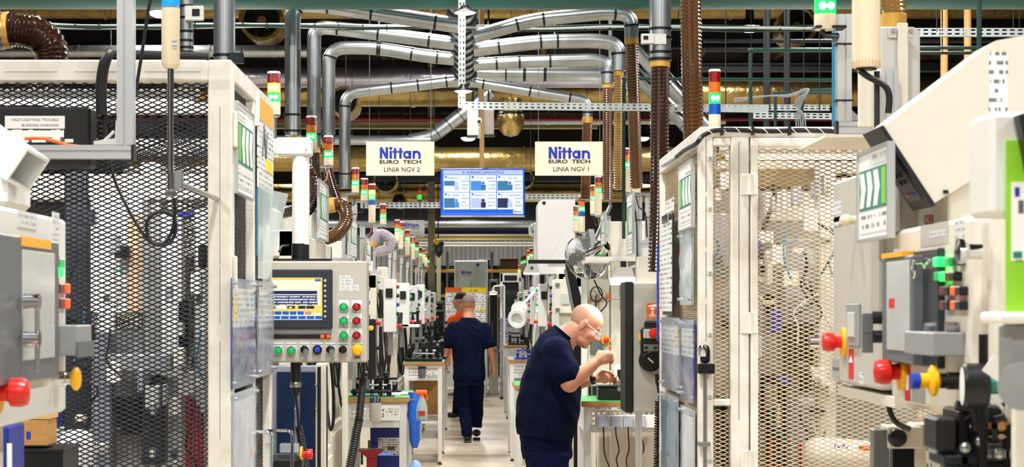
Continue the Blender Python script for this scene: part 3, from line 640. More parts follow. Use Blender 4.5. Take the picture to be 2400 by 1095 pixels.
for x0, x1 in ((px(10, 5.6), px(135, 5.6)), (px(175, 5.6), px(280, 5.6)), (px(340, 5.6), px(470, 5.6))): bar('weld_seam', x0, x1, Y0-.0006, Y0+.01, pz(169, 5.6), pz(168, 5.6), 0, 'ink_grey')
expanded('mesh_panel', 'mesh_black', t, (-1.94, Y0+.04, .8), (1, 0, 0), (0, 0, 1), 1.125, 1.5, .0344, .0148, .0042)
expanded('rear_mesh_panel', 'mesh_black', t, (-1.94, Y1-.03, .8), (1, 0, 0), (0, 0, 1), 1.125, 1.5, .0344, .0148, .004)
expanded('mesh_panel', 'mesh_black', t, (-.775, Y0+.07, .75), (0, 1, 0), (0, 0, 1), .5, 1.56, .0344, .0148, .004)
expanded('mesh_panel', 'mesh_black', t, (-.775, 6.2, .75), (0, 1, 0), (0, 0, 1), .47, 1.56, .0344, .0148, .004)
for v in (600, 260): bar('hinge', CX, CX+.012, Y0+.02, Y0+.05, pz(v+85, 5.62), pz(v, 5.62), .003)
# machine inside the left cage
t = T('caged_machine', 'pale machine with white panels standing inside the black mesh cage', 'machine', (-1.3, 6.4, 0))
Ym = 6.35
def blk(nm, u0, u1, v0, v1, y, d, m, b=.006): return MB().box(px(u0, y), px(u1, y), y, y+d, pz(v1, y), pz(v0, y), b).build(nm, m, t)
blk('white_panel', 212, 332, 460, 735, 6.3, .12, 'white_paint'); blk('white_panel', 376, 424, 500, 1095, 6.4, .1, 'white_paint'); blk('column', 330, 376, 380, 1300, 6.45, .12, 'pale_grey')
blk('dark_column', 150, 205, 400, 1300, 6.4, .12, 'hmi_dark'); blk('tan_strip', 300, 330, 500, 735, 6.27, .02, 'ink_tan'); blk('grey_door', 262, 330, 770, 940, 6.36, .1, 'mid_grey'); blk('lilac_panel', 214, 262, 735, 1100, 6.34, .1, 'crate_grey')
blk('top_cover', 60, 480, 408, 468, 6.42, .15, 'cream'); blk('side_rail', 455, 486, 480, 1300, 6.5, .06, 'white_paint'); blk('tool_block', 418, 442, 700, 840, 6.3, .06, 'black_metal'); blk('base', 100, 486, 1000, 1700, 6.42, .25, 'pale_grey')
blk('drive_box', 270, 330, 930, 1020, 6.3, .1, 'black_metal'); blk('inner_panel', 20, 150, 600, 1000, 6.42, .1, 'blue_board'); blk('cross_slide', 250, 400, 830, 872, 6.26, .08, 'mid_grey'); blk('dark_bay', 330, 385, 880, 1090, 6.3, .08, 'hmi_dark')
def clutter(t, u0, u1, v0, v1, y, n, seed):
    rng = random.Random(seed); ms = ('white_paint', 'black_metal', 'white_paint', 'hmi_dark', 'steel', 'cream', 'crate_grey', 'white_paint', 'pale_grey', 'blue_board', 'mid_grey')
    for k in range(n):
        u, v = rng.uniform(u0, u1), rng.uniform(v0, v1); w, h = rng.uniform(8, 38), rng.uniform(8, 60); yy = y+rng.uniform(-.06, .06)
        MB().box(px(u-w/2, yy), px(u+w/2, yy), yy, yy+.04, pz(v+h/2, yy), pz(v-h/2, yy), .003).build('component', ms[rng.randrange(len(ms))], t)
    for k in range(n//4):
        u, v = rng.uniform(u0, u1), rng.uniform(v0, v1); yy = y-.08
        MB().tube(smooth_path([P(u+rng.uniform(-30, 30), v+q*40, yy) for q in range(4)], 5), .004, 6).build('cable', ['cord_black', 'cord_grey', 'blue_pipe', 'cord_black'][k % 4], t)
clutter(t, 150, 480, 480, 1090, 6.2, 34, 5)
for k in range(5): MB().cyl(P(438+9*k, 1095, 6.28), P(438+9*k, 900+17*k, 6.28), .006, n=8).build('red_tube', 'red_paint', t)
for k, (u, v) in enumerate(((283, 632), (284, 638))): MB().sph(P(u, v, 6.28), .006, 8, 6).build('indicator', 'button_green', t)
# white drum on a box, black bin in the lower left
Y = 6.0
t = T('plastic_drum', 'rounded white plastic drum low behind the black mesh', 'drum', P(160, 1200, Y))
MB().lathe((px(162, Y), Y+.1, pz(1150, Y)), (0, 0, 1), [(.05, 0), (.062, .01), (.066, .05), (.066, .14), (.055, .175), (.03, .19), (.0, .195)], 22).build('body', 'white_plastic', t); MB().cyl((px(162, Y), Y+.1, .8), (px(162, Y), Y+.1, pz(1150, Y)), .05, n=16).build('stand', 'mid_grey', t)
Y = 4.6
t = T('cardboard_box', 'tan open box with a blue label below the left control panel', 'box', P(90, 1095, Y))
MB().box(px(20, Y), px(112, Y), Y, Y+.1, pz(1045, Y), pz(985, Y), .002).build('carton', 'wood', t); MB().box(px(62, Y), px(72, Y), Y-.001, Y, pz(1030, Y), pz(1012, Y)).build('label_patch', 'blue_plastic', t)
MB().box(px(20, Y), px(115, Y), Y, Y+.1, pz(983, Y), pz(960, Y)).build('lid', 'wood_post', t)
t = T('waste_bin', 'black bin standing under the tan box at the lower left', 'bin', P(90, 1300, Y))
MB().prism([(px(25, Y), .5), (px(140, Y), .5), (px(148, Y), pz(1055, Y)), (px(18, Y), pz(1055, Y))], 'y', Y, Y+.18).build('tub', 'black_plastic', t); MB().box(px(14, Y), px(152, Y), Y-.004, Y+.185, pz(1060, Y), pz(1052, Y), .002).build('rim', 'black_rubber', t); MB().box(px(40, Y), px(130, Y), Y+.02, Y+.16, 0, .5).build('stand', 'black_metal', t)
t = T('fluid_tank', 'blue rack with a white tube at the bottom left corner', 'rack', P(10, 1300, 4.2))
MB().box(px(-80, 4.2), px(20, 4.2), 4.2, 4.35, 0, pz(1000, 4.2), .004).build('cabinet', 'blue_board', t); MB().cyl(P(22, 1300, 4.18), P(22, 1040, 4.18), .006, n=10).build('tube', 'white_plastic', t)
# notices on the aisle side of the left cage
chevron_sign('notice_board', 'green chevron notice board on the near half of the black cage side', -.742, .742*F/(VX-551), .742*F/(VX-589), pz(455, 5.8), pz(252, 5.8), -1)
t = T('notice_sheet', 'white notice with an amber heading on the far half of the black cage side', 'sign', (-.74, 6.4, pz(440, 6.4)))
ya, yb = .738*F/(VX-606), .738*F/(VX-641)
MB().box(-.744, -.738, ya, yb, pz(450, 6.45), pz(232, 6.45), .001).build('sheet', 'paper_y', t); MB().box(-.738, -.737, ya+.02, yb-.02, pz(290, 6.45), pz(240, 6.45)).build('amber_heading', 'ink_amber', t); MB().box(-.738, -.737, ya+.22, yb-.04, pz(400, 6.45), pz(372, 6.45)).build('yellow_patch', 'ink_yellow', t)
MB().tube([(-.7365, ya+.1, pz(372, 6.45)), (-.7365, ya+.14, pz(300, 6.45)), (-.7365, ya+.2, pz(372, 6.45)), (-.7365, ya+.24, pz(310, 6.45))], .004, 6).build('drawn_figure', 'ink_grey', t)
MB().box(-.752, -.735, ya-.01, ya+.012, pz(300, 6.3), pz(222, 6.3), .002).build('clamp', 'white_plastic', t)
def pocket(label, c, u0, u1, v0, v1, m, vref, sheet='paper_y', edge='pocket_blue', yellow=False, frac=.12):
    sg = 1 if c < 0 else -1; t = T('document_pocket', label, 'document pocket', Q((u0+u1)/2, v1, c), 'document pockets on the cages')
    ya, yb = sorted((c*F/(u0-VX), c*F/(u1-VX))); z0, z1 = pz(v1, c*F/(vref-VX)), pz(v0, c*F/(vref-VX))
    MB().box(c, c+sg*.002, ya, yb, z0, z1).build('backing', edge, t); MB().box(c+sg*.002, c+sg*.0035, ya+.03, yb-.04, z0+(z1-z0)*frac, z1-.03).build('paper', sheet, t)
    if yellow: MB().box(c+sg*.0036, c+sg*.0045, ya+.04, ya+.14, z0+(z1-z0)*.62, z1-.04).build('yellow_note', 'yellow_print', t)
    w = MB(); n = 8                                      # bulging clear front
    vs = []
    for j in range(n+1):
        for i in range(5): vs.append((c+sg*(.006+.01*math.sin(math.pi*i/4)*math.sin(math.pi*j/n)+.002*math.sin(j*2.1+i)), ya+(yb-ya)*i/4, z0+(z1-z0)*j/n))
    w.add(vs, [(j*5+i, j*5+i+1, j*5+i+6, j*5+i+5) for j in range(n) for i in range(4)], True); w.build('clear_front', m, t)
    for yy in (ya+.02, yb-.02):
        for zz in (z0+.02, z1-.015): MB().cyl((c+sg*.004, yy, zz), (c+sg*.016, yy, zz), .006, n=8).build('rivet', 'steel', t)
    return t
pocket('blue backed document pocket with a yellow slip on the black cage, near half', -.742, 541, 597, 655, 905, 'pocket', 570, 'paper_y', 'pocket_blue', True, .55)
pocket('blue backed document pocket on the black cage, far half', -.742, 602, 640, 660, 880, 'pocket', 620, 'paper_y', 'crate_grey', False, .5)
pocket('clear document pocket lowest on the black cage, near half', -.742, 545, 598, 915, 1160, 'pocket', 570, 'sign_white', 'pocket_pale')
t = T('curled_sleeve', 'pale blue plastic sleeve curling away from the black cage into the aisle', 'document sleeve', (-.74, 6.5, 1.7))
vs = []; n = 10
for j in range(n+1):
    z = pz(655-212*j/n, 6.4); w = .30*(.45+.55*j/n)
    for i in range(7):
        q = i/6; vs.append((-.738+.045*q*q*(j/n)*1.0+.012*q, 6.22+w*q*1.5, z))
MB().add(vs, [(j*7+i, j*7+i+1, j*7+i+8, j*7+i+7) for j in range(n) for i in range(6)], True).build('sleeve', 'pocket_pale', t)
MB().box(-.742, -.738, 6.2, 6.26, pz(600, 6.25), pz(443, 6.25)).build('blue_edge', 'blue_pipe', t)
tag(MB().tube(elbow([(-.75, 6.2, pz(1013, 6.2)), (-.69, 6.2, pz(1013, 6.2)), (-.69, 6.2, pz(1180, 6.2)), (-.75, 6.2, pz(1180, 6.2))], .02), .006, 10).build('grab_handle', 'chrome'), 'chrome grab handle bolted low on the black cage near half', 'handle')
tag(MB().tube(elbow([(-.75, 6.6, pz(1010, 6.6)), (-.66, 6.6, pz(1010, 6.6)), (-.66, 6.6, pz(1180, 6.6)), (-.75, 6.6, pz(1180, 6.6))], .02), .006, 10).build('grab_handle', 'chrome'), 'chrome grab handle bolted low on the black cage far half', 'handle')
# elbow hose, black warning unit, aluminium arm, beacon pole
Y = 6.1
hose('extraction_hose', 'dark brown elbow hose with a gold clamp at the top left corner', [P(2, 72, Y), P(40, 70, Y), P(85, 78, Y), P(118, 110, Y), P(118, 165, Y), P(85, 215, Y), P(20, 250, Y), P(-60, 270, Y)], .058, 'hose_dark', .013, end_band=True)
t = T('hose_flange', 'white machine flange that holds the elbow hose at the top left corner', 'flange', P(-10, 72, Y))
MB().box(px(-60, Y), px(2, Y), Y-.08, Y+.08, pz(110, Y), pz(30, Y), .01).build('plate', 'pale_grey', t); MB().lathe((px(2, Y), Y, pz(72, Y)), (1, 0, 0), [(.062, 0), (.062, .012), (.058, .02)], 20).build('ring', 'steel', t); MB().box(px(-60, Y), px(-25, Y), Y-.05, Y+.05, ZT, pz(110, Y)).build('foot', 'pale_grey', t)
Y = 5.5
t = T('warning_unit', 'black warning unit with a pale printed plate hanging on the black mesh', 'warning unit', P(100, 390, Y))
MB().box(px(-60, Y), px(212, Y), Y, Y+.1, pz(392, Y), pz(250, Y), .008).build('housing', 'black_plastic', t)
MB().box(px(12, Y), px(152, Y), Y-.003, Y, pz(302, Y), pz(272, Y)).build('name_plate', 'sign_white', t); MB().box(px(22, Y), px(150, Y), Y-.003, Y, pz(334, Y), pz(304, Y)).build('name_plate', 'paper_big', t); MB().box(px(152, Y), px(172, Y), Y-.003, Y, pz(334, Y), pz(326, Y)).build('name_plate', 'sign_white', t)
text('HIGH LIGHTING TROUBLE', 'ink_grey', t, (px(28, Y), px(138, Y), pz(284, Y), pz(278, Y)), Y=Y-.004); text('BLINKING WARNING', 'ink_grey', t, (px(52, Y), px(138, Y), pz(297, Y), pz(291, Y)), Y=Y-.004)
tag(MB().tube(smooth_path([P(60, 325, 5.35), P(100, 324, 5.3), P(125, 330, 5.3), P(160, 340, 5.3), P(200, 345, 5.35)], 6), .005, 8).build('air_hose', 'orange_plastic'), 'thin orange hose in front of the black warning unit', 'hose')
Y = 4.6
t = T('profile_bracket', 'L-shaped arm of aluminium profile with a gusset in front of the black mesh', 'bracket', P(296, 372, Y))
profile(MB(), P(296, 341, Y), (px(296, Y), Y, 3.1), .04).build('upright', 'aluminium', t)
profile(MB(), P(60, 357, Y), P(312, 357, Y), .034).build('arm', 'aluminium', t)
x0, x1 = px(222, Y), px(280, Y); z0, z1 = pz(340, Y), pz(283, Y)
MB().prism([(x0, z0), (x1, z0), (x1, z1), (x1-.007, z1), (x1-.009, z0+.016), (x0, z0+.009)], 'y', Y-.012, Y+.012).tube([(px(245, Y), Y, pz(330, Y)), (px(268, Y), Y, pz(308, Y))], .004, 6).build('gusset', 'pale_grey', t); MB().box(px(310, Y), px(317, Y), Y-.018, Y+.018, pz(376, Y), pz(339, Y)).build('end_cap', 'black_plastic', t)
Y = 4.75; x = px(400, Y)
t = T('beacon_pole', 'cream beacon with a blue lens on a chrome pole in front of the black mesh', 'beacon', (x, Y, pz(465, Y)))
MB().lathe((x, Y, pz(150, Y)), (0, 0, 1), [(.016, -.012), (.021, -.004), (.0235, 0), (.0235, .15)], 22).build('body', 'warm_plastic', t); MB().lathe((x, Y, pz(22, Y)), (0, 0, 1), [(.023, 0), (.0235, .002), (.0235, .05), (.02, .055)], 22).build('blue_lens', 'lens_cyan', t)
MB().cyl((x, Y, pz(452, Y)), (x, Y, pz(152, Y)), .0085, n=14).build('pole', 'chrome', t); MB().lathe((x, Y, pz(462, Y)), (0, 0, 1), [(.011, 0), (.016, .003), (.016, .014), (.011, .02)], 6).build('nut', 'steel', t)
MB().box(x+.004, x+.03, Y+.004, Y+.012, pz(445, Y), pz(400, Y), .002).build('clip', 'steel', t); MB().cyl((x, Y+.012, pz(420, Y)), (x, 5.6, pz(420, Y)), .008, n=8).build('stand_off', 'steel', t); MB().box(x+.008, x+.02, Y-.024, Y-.0225, pz(115, Y), pz(95, Y)).build('label_patch', 'label_y', t)
t = T('beacon_cable', 'black cable falling from the beacon pole and looping in front of the mesh', 'cable', P(408, 470, Y))
MB().tube(smooth_path([P(408, 465, Y), P(410, 500, Y), P(402, 545, Y), P(378, 572, Y), P(350, 560, Y), P(345, 520, Y), P(370, 498, Y), P(405, 505, Y), P(412, 540, Y), P(395, 570, Y), P(355, 570, Y), P(320, 525, Y), P(290, 470, Y), P(268, 420, Y), P(256, 375, Y)], 8), .0045, 8).build('cord', 'cord_black', t)
t = T('wrapped_cable', 'black sleeved cable hanging over the top rail of the black cage', 'cable', P(255, 140, 5.45))
MB().tube(smooth_path([P(490, 132, 5.5), P(420, 130, 5.5), P(330, 127, 5.5), P(272, 124, 5.48), P(250, 135, 5.45), P(238, 190, 5.45), P(238, 270, 5.45)], 8), [.012]*20+[.015]*8+[.017]*21, 10).build('sleeve', 'black_rubber', t); MB().tube([P(243, 265, 5.46), P(248, 320, 5.46)], .008, 8).build('cord', 'cord_black', t)
tag(MB().tube(smooth_path([P(352, 0, 5.2), P(345, 40, 5.2), P(335, 110, 5.2), P(322, 190, 5.2), P(316, 230, 5.2)], 8), .005, 8).build('hanging_cable', 'cord_black'), 'thin twisted black cable hanging left of the beacon pole', 'cable')
# ------------------------------------------------------------ control panel, lower left foreground
C = -.768; t = T('operator_console', 'white foreground control panel with grey screen at the left edge of the view', 'control panel', (-.9, 3.2, 0))
def YU(u): return C*F/(u-VX)
def onp(nm, u0, u1, v0, v1, th, m, b=.002, vref=None, par=None): return onplane(MB(), C, u0, u1, v0, v1, th, b, vref).build(nm, m, par or t)
MB().box(-1.15, C, 2.5, YU(155), pz(1003, YU(0)), pz(482, YU(0)), .006).build('box', 'white_paint', t); MB().box(-1.1, -.85, 2.6, 3.3, 0, pz(1003, YU(0))).build('pedestal', 'pale_grey', t)
onp('screen_bezel', -120, 110, 560, 892, .022, 'hmi_grey', .003, 60); onp('screen', 20, 97, 590, 842, .024, 'screen_off', .001, 60); onp('yellow_strip', 18, 88, 560, 582, .024, 'ink_amber', .0, 60)
onp('label_plate', 40, 85, 498, 536, .001, 'label_y', 0, 62); onp('label_plate', 122, 138, 498, 560, .001, 'label_y', 0, 130)
for u, v, m in ((118, 608, 'hmi_dark'), (131, 618, 'button_green'), (118, 640, 'led_green'), (129, 639, 'led_green'), (118, 676, 'black_plastic'), (131, 677, 'led_dark_red'), (145, 677, 'orange_plastic'), (118, 710, 'black_plastic'), (131, 711, 'led_dark_red'), (145, 712, 'orange_plastic')):
    onp('push_button', u-5, u+6, v-12, v+12, .012, m, .002, u)
yh = YU(138); MB().box(C, C+.05, YU(116), YU(152), pz(832, yh), pz(762, yh), .002).build('card_holder', 'mid_grey', t); MB().box(C+.05, C+.054, YU(114), YU(153), pz(836, yh), pz(800, yh)).build('holder_front', 'hmi_grey', t)
p = Q(128, 888, C); MB().lathe(p, (1, 0, 0), [(.014, 0), (.014, .02), (.012, .022), (.012, .03)], 16).build('button_neck', 'chrome', t); MB().lathe(p+Vector((.03, 0, 0)), (1, 0, 0), [(.012, 0), (.021, .006), (.022, .011), (.016, .016), (.0, .018)], 20).build('yellow_button', 'yellow_plastic', t)
mushroom(t, Q(-12, 920, C), (1, 0, 0), k=1.15)
for v in (722, 810):
    k_ = MB().cyl(Q(14, v-15, C)+Vector((.03, 0, 0)), Q(14, v-15, C)+Vector((.055, 0, 0)), .014, n=12).build('key_lock', 'chrome', t); MB().box(C+.05, C+.053, YU(14)-.012, YU(14)+.012, pz(v+60, YU(14)), pz(v, YU(14)), .001).build('key', 'steel', k_)
# angled hood above it
t = T('hood', 'white angled chute with an open dark end at the left edge of the view', 'hood', (-1.0, 3.7, 1.7))
m = Matrix.Translation(P(28, 372, 3.55)) @ Matrix.Rotation(math.radians(34), 4, 'Y') @ Matrix.Rotation(math.radians(-20), 4, 'Z')
b = MB(); W_, D_, e = .085, .075, .006
for q in ((-.3, .045, -W_/2, W_/2, D_/2-e, D_/2), (-.3, .045, -W_/2, W_/2, -D_/2, -D_/2+e), (-.3, .045, -W_/2, -W_/2+e, -D_/2+e, D_/2-e), (-.3, .045, W_/2-e, W_/2, -D_/2+e, D_/2-e)): b.box(*q, mtx=m)
b.build('chute', 'white_paint', t); MB().box(-.05, -.045, -W_/2+e, W_/2-e, -D_/2+e, D_/2-e, mtx=m).build('inner_plate', 'wood', t); MB().box(-.02, -.015, -W_/2+e, W_/2-e, -.012, .004, mtx=m).build('blue_strip', 'blue_plastic', t)
MB().box(-1.2, px(45, 3.6), 3.5, 3.7, pz(490, 3.6), pz(420, 3.6), .01).build('mount', 'white_paint', t)
# ------------------------------------------------------------ the tan mesh cage on the right
CX, Y0, Y1, ZT = .735, 6.03, 7.35, 2.2
t = T('mesh_cage', 'cream framed safety cage with tan expanded mesh and a hinged door on the right', 'cage', (1.3, 6.6, 0))
bar('corner_post', CX, px(1672, Y0), Y0, Y0+.06, 0, ZT-.03); bar('door_post', px(1713, Y0), px(1756, Y0), Y0, Y0+.06, 0, ZT-.03); bar('front_top_rail', CX, 2.3, Y0, Y0+.06, ZT-.035, ZT)
bar('upper_rail', px(1672, Y0), px(1713, Y0), Y0, Y0+.05, pz(342, Y0), ZT-.035); bar('lower_rail', px(1672, Y0), px(1713, Y0), Y0, Y0+.05, pz(952, Y0), pz(936, Y0)); bar('outer_post', 2.24, 2.3, Y0, Y0+.06, 0, ZT-.03)
bar('side_top_rail', CX, CX+.05, Y0+.06, Y1, ZT-.06, ZT); bar('rear_post', CX, CX+.05, Y1-.05, Y1, 0, ZT-.06); bar('rear_top_rail', CX+.05, 2.3, Y1-.05, Y1, ZT-.06, ZT-.01); bar('rear_outer_post', 2.24, 2.3, Y1-.06, Y1, 0, ZT-.06)
bar('kick_plate', px(1672, Y0), px(1713, Y0), Y0+.02, Y0+.03, 0, .8); bar('kick_plate', CX+.012, CX+.02, Y0+.06, Y1-.05, .05, .8)
for v0, v1 in ((325, 450), (460, 580), (590, 700), (712, 800), (810, 960)): bar('weld_seam', px(1654, Y0), px(1655.5, Y0), Y0-.0006, Y0+.01, pz(v1, Y0), pz(v0, Y0), 0, 'ink_grey'); bar('weld_seam', px(1731, Y0), px(1732.5, Y0), Y0-.0006, Y0+.01, pz(v1+25, Y0), pz(v0+8, Y0), 0, 'ink_grey')
for v in (372, 489, 640, 784, 930, 1080):
    o = bar('mesh_clip', px(1658, Y0), px(1671, Y0), Y0-.006, Y0, pz(v+5, Y0), pz(v-5, Y0), .001, 'pale_grey'); MB().cyl((px(1664, Y0), Y0-.009, pz(v, Y0)), (px(1664, Y0), Y0-.006, pz(v, Y0)), .003, n=8).build('screw', 'steel', o)
expanded('mesh_panel', 'mesh_tan', t, (px(1672, Y0), Y0+.03, pz(936, Y0)), (1, 0, 0), (0, 0, 1), px(1713, Y0)-px(1672, Y0)+.012, pz(342, Y0)-pz(936, Y0), .036, .0142, .0036)
expanded('mesh_panel', 'mesh_tan', t, (px(1672, Y0), Y0+.03, .8), (1, 0, 0), (0, 0, 1), px(1713, Y0)-px(1672, Y0)+.012, pz(952, Y0)-.8, .036, .0142, .0036)
expanded('mesh_panel', 'mesh_tan', t, (CX+.02, Y0+.06, .8), (0, 1, 0), (0, 0, 1), 1.22, 1.34, .036, .0142, .0036)
d = MB().box(px(1759, Y0), px(1777, Y0), Y0-.004, Y0+.05, .1, pz(323, Y0), .003).box(px(1777, Y0), 2.2, Y0-.004, Y0+.05, pz(345, Y0), pz(323, Y0), .003).box(px(1777, Y0), 2.2, Y0-.004, Y0+.05, .1, .16, .003).box(2.14, 2.2, Y0-.004, Y0+.05, .16, pz(345, Y0), .003).build('door', 'cream_frame', t)
expanded('door_mesh', 'mesh_tan', d, (px(1777, Y0), Y0+.025, .78), (1, 0, 0), (0, 0, 1), 1.22, pz(345, Y0)-.78, .036, .0142, .0036); MB().box(px(1777, Y0), 2.14, Y0+.02, Y0+.028, .16, .78).build('door_kick_plate', 'cream_frame', d)
for v0, v1 in ((408, 457), (732, 782), (1055, 1105)):
    MB().box(px(1735, Y0), px(1775, Y0), Y0-.01, Y0-.004, pz(v1, Y0), pz(v0, Y0), .002).cyl((px(1757, Y0), Y0-.012, pz(v1, Y0)), (px(1757, Y0), Y0-.012, pz(v0, Y0)), .006, n=8).build('hinge', 'cream_frame', t)
expanded('rear_mesh_panel', 'mesh_tan', t, (CX+.05, Y1-.03, .8), (1, 0, 0), (0, 0, 1), 1.45, 1.33, .036, .0142, .0036)
# shot bolt rod on the corner post
t = T('bolt_rod', 'long steel bolt rod with a black handle on the right cage corner post', 'bolt', P(1650, 1095, 6.0))
x = px(1650, Y0); MB().cyl((x, Y0-.03, .3), (x, Y0-.03, pz(840, Y0)), .0065, n=10).build('rod', 'steel', t); MB().box(px(1632, Y0), px(1670, Y0), Y0-.06, Y0, pz(875, Y0), pz(852, Y0), .002).build('guide_block', 'black_metal', t)
MB().lathe((x, Y0-.03, pz(850, Y0)), (0, 0, 1), [(.01, 0), (.016, .006), (.017, .04), (.012, .055), (.0, .06)], 16).build('knob', 'black_plastic', t); MB().box(px(1634, Y0), px(1662, Y0), Y0-.045, Y0, pz(1045, Y0), pz(1034, Y0), .002).build('lower_guide', 'steel', t)
MB().lathe((x-.008, Y0-.035, pz(835, Y0)), (0, 0, 1), [(.013, 0), (.015, .006), (.015, .03), (.01, .036)], 14).build('chrome_cap', 'chrome', t)
# spiral wrapped cable round the top
t = T('spiral_cable', 'black spiral wrapped cable along the top edge of the tan cage', 'cable', P(1640, 330, 6))
pth = smooth_path([Q(1553, 388, .722), Q(1580, 372, .722), Q(1605, 352, .722), (.722, Y0-.02, pz(338, Y0)), (px(1648, Y0), Y0-.025, pz(318, Y0)), (px(1690, Y0), Y0-.02, pz(306, Y0)), (px(1800, Y0), Y0-.02, pz(309, Y0)), (px(1880, Y0), Y0-.02, pz(307, Y0)), (px(2010, Y0), Y0-.02, pz(311, Y0))], 8)
c_ = MB().tube(pth, .008, 10).build('cord', 'cord_black', t)
rp = resample(pth, .004); b = MB(); a0 = []
for i, q in enumerate(rp): a0.append(Vector(q)+Vector((0, math.cos(i*.55)*.0082, math.sin(i*.55)*.0082)) if i > len(rp)*.3 else Vector(q)+Vector((math.cos(i*.55)*.0082, 0, math.sin(i*.55)*.0082)))
b.tube(a0, .0014, 5).build('spiral_wrap', 'ink_white', t)
for u in (1690, 1762, 1848): MB().box(px(u-3, Y0), px(u+3, Y0), Y0-.032, Y0-.001, pz(318, Y0), pz(298, Y0), .001).build('cable_tie', 'cord_black', t)
# notices on the aisle side of the right cage
chevron_sign('notice_board', 'green chevron notice board on the side of the tan cage', .732, .732*F/(1626-VX), .732*F/(1596-VX), pz(535, 6.35), pz(385, 6.35), 1)
t = T('clipboard', 'black clipboard with white papers on the side of the tan cage', 'clipboard', Q(1570, 735, .73))
ya, yb = .73*F/(1583-VX), .73*F/(1559-VX); ym = (ya+yb)/2
MB().box(.72, .726, ya, yb, pz(738, ym), pz(505, ym), .001).build('board', 'black_plastic', t); MB().box(.716, .72, ya+.03, yb+.08, pz(730, ym), pz(520, ym)).build('papers', 'paper_y', t); MB().box(.71, .726, ya+.08, yb-.06, pz(522, ym), pz(503, ym), .003).build('clip', 'chrome', t)
t = T('small_notice', 'small printed white notice above the clipboard on the tan cage', 'notice', Q(1573, 500, .73))
ya, yb = .73*F/(1581-VX), .73*F/(1563-VX); MB().box(.725, .728, ya, yb, pz(498, ym), pz(468, ym)).build('sheet', 'paper_y', t); MB().box(.724, .725, ya+.01, ya+.05, pz(474, ym), pz(470, ym)).build('green_mark', 'sign_lime', t)
pocket('pale lilac sleeve hanging under the chevron board on the tan cage', .733, 1625, 1596, 540, 715, 'pocket_pale', 1610, 'sign_white', 'pocket_pale')
pocket('blue edged document pocket with a yellow slip on the tan cage, far half', .733, 1594, 1552, 745, 915, 'pocket', 1575, 'paper_y', 'crate_grey', True, .5)
pocket('blue edged document pocket on the tan cage, near half', .733, 1629, 1596, 750, 940, 'pocket', 1612, 'paper_y', 'pocket_blue', False, .55)
pocket('clear pocket with a blue picture low on the tan cage, far half', .733, 1590, 1550, 925, 1130, 'pocket', 1570, 'scr_teal' if False else 'blue_pipe', 'pocket_pale')
pocket('clear pocket low on the tan cage, near half', .733, 1629, 1598, 955, 1160, 'pocket', 1612, 'sign_white', 'pocket_pale')
tag(MB().box(.729, .735, 7.36, 7.4, pz(800, 7.4), pz(575, 7.4), .003).build('blue_strip', 'blue_plastic'), 'blue plastic strip on the far edge of the tan cage', 'strip')
# machine inside the right cage
t = T('caged_machine', 'grey and cream machine with black slides inside the tan mesh cage', 'machine', (1.4, 6.7, 0))
blk('rear_panel', 1640, 2150, 440, 1500, 7.25, .06, 'mid_grey'); blk('upper_cover', 1650, 1960, 395, 440, 6.9, .2, 'deck'); blk('white_cover', 1790, 1920, 450, 520, 6.8, .1, 'pale_grey')
blk('column', 1840, 1905, 560, 1500, 6.7, .2, 'crate_grey'); blk('side_column', 1920, 1960, 380, 1500, 6.5, .1, 'pale_grey'); blk('black_slide', 1795, 1815, 690, 790, 6.6, .06, 'black_metal'); blk('dark_bay', 1840, 1935, 760, 850, 6.62, .08, 'hmi_dark')
blk('lower_bay', 1690, 1850, 880, 1095, 6.7, .2, 'dark_steel'); blk('grey_band', 1775, 1860, 600, 640, 6.72, .06, 'mid_grey'); blk('lilac_door', 1862, 1900, 690, 760, 6.64, .05, 'crate_grey'); blk('tool_rack', 1780, 1840, 930, 1050, 6.55, .1, 'black_metal'); blk('grey_plate', 1775, 1830, 850, 880, 6.6, .05, 'mid_grey')
blk('corner_cover', 1665, 1720, 500, 620, 6.5, .1, 'crate_grey'); blk('side_cover', 1660, 1715, 640, 930, 6.6, .1, 'pale_grey')
MB().tube(smooth_path([P(1812, 430, 6.5), P(1815, 470, 6.5), P(1795, 520, 6.5), P(1780, 580, 6.5), P(1790, 640, 6.5)], 8), .008, 8).build('cable', 'cord_black', t)
for k in range(6): MB().cyl(P(1785+22*k, 990+(k*37) % 50, 6.45), P(1785+22*k, 1095, 6.45), .008, n=8).build('spindle', ['steel', 'red_paint', 'black_metal'][k % 3], t)
MB().sph(P(1833, 1050, 6.42), .006, 8, 6).build('indicator', 'ink_red', t); MB().cyl(P(1912, 1095, 6.5), P(1912, 800, 6.5), .01, n=10).build('spindle', 'chrome', t)
clutter(t, 1680, 1950, 420, 1010, 6.5, 60, 9)
t = T('robot_arm', 'white rounded robot arm segment with blue logo marks low behind the tan mesh', 'robot arm', P(1965, 1095, 6.35))
MB().lathe(P(1880, 1065, 6.4), (1, 0, -.08), [(.0, 0), (.04, .006), (.062, .03), (.066, .07), (.066, .22), (.06, .24), (.06, .3)], 24).build('arm', 'white_plastic', t); MB().box(px(1900, 6.4), px(2030, 6.4), 6.38, 6.5, .5, pz(1085, 6.4), .01).build('pedestal', 'white_plastic', t)
for u, v in ((1962, 1046), (1980, 1048)): MB().tube(smooth_path([P(u-7, v+2, 6.325), P(u-2, v-5, 6.322), P(u+3, v+4, 6.32), P(u+8, v-2, 6.322)], 4), .002, 6).build('blue_mark', 'ink_blue', t)
MB().box(px(2016, 6.3), px(2044, 6.3), 6.322, 6.326, pz(1058, 6.3), pz(1046, 6.3)).build('orange_label', 'ink_orange', t)
tower(px(1675, 7.0), 7.0, pz(163, 7.0), 'tall tower light with red, amber, green and blue lenses on the tan cage roof', (R_, A_, G_, B_), .046, .041, .055, ZT-.06)
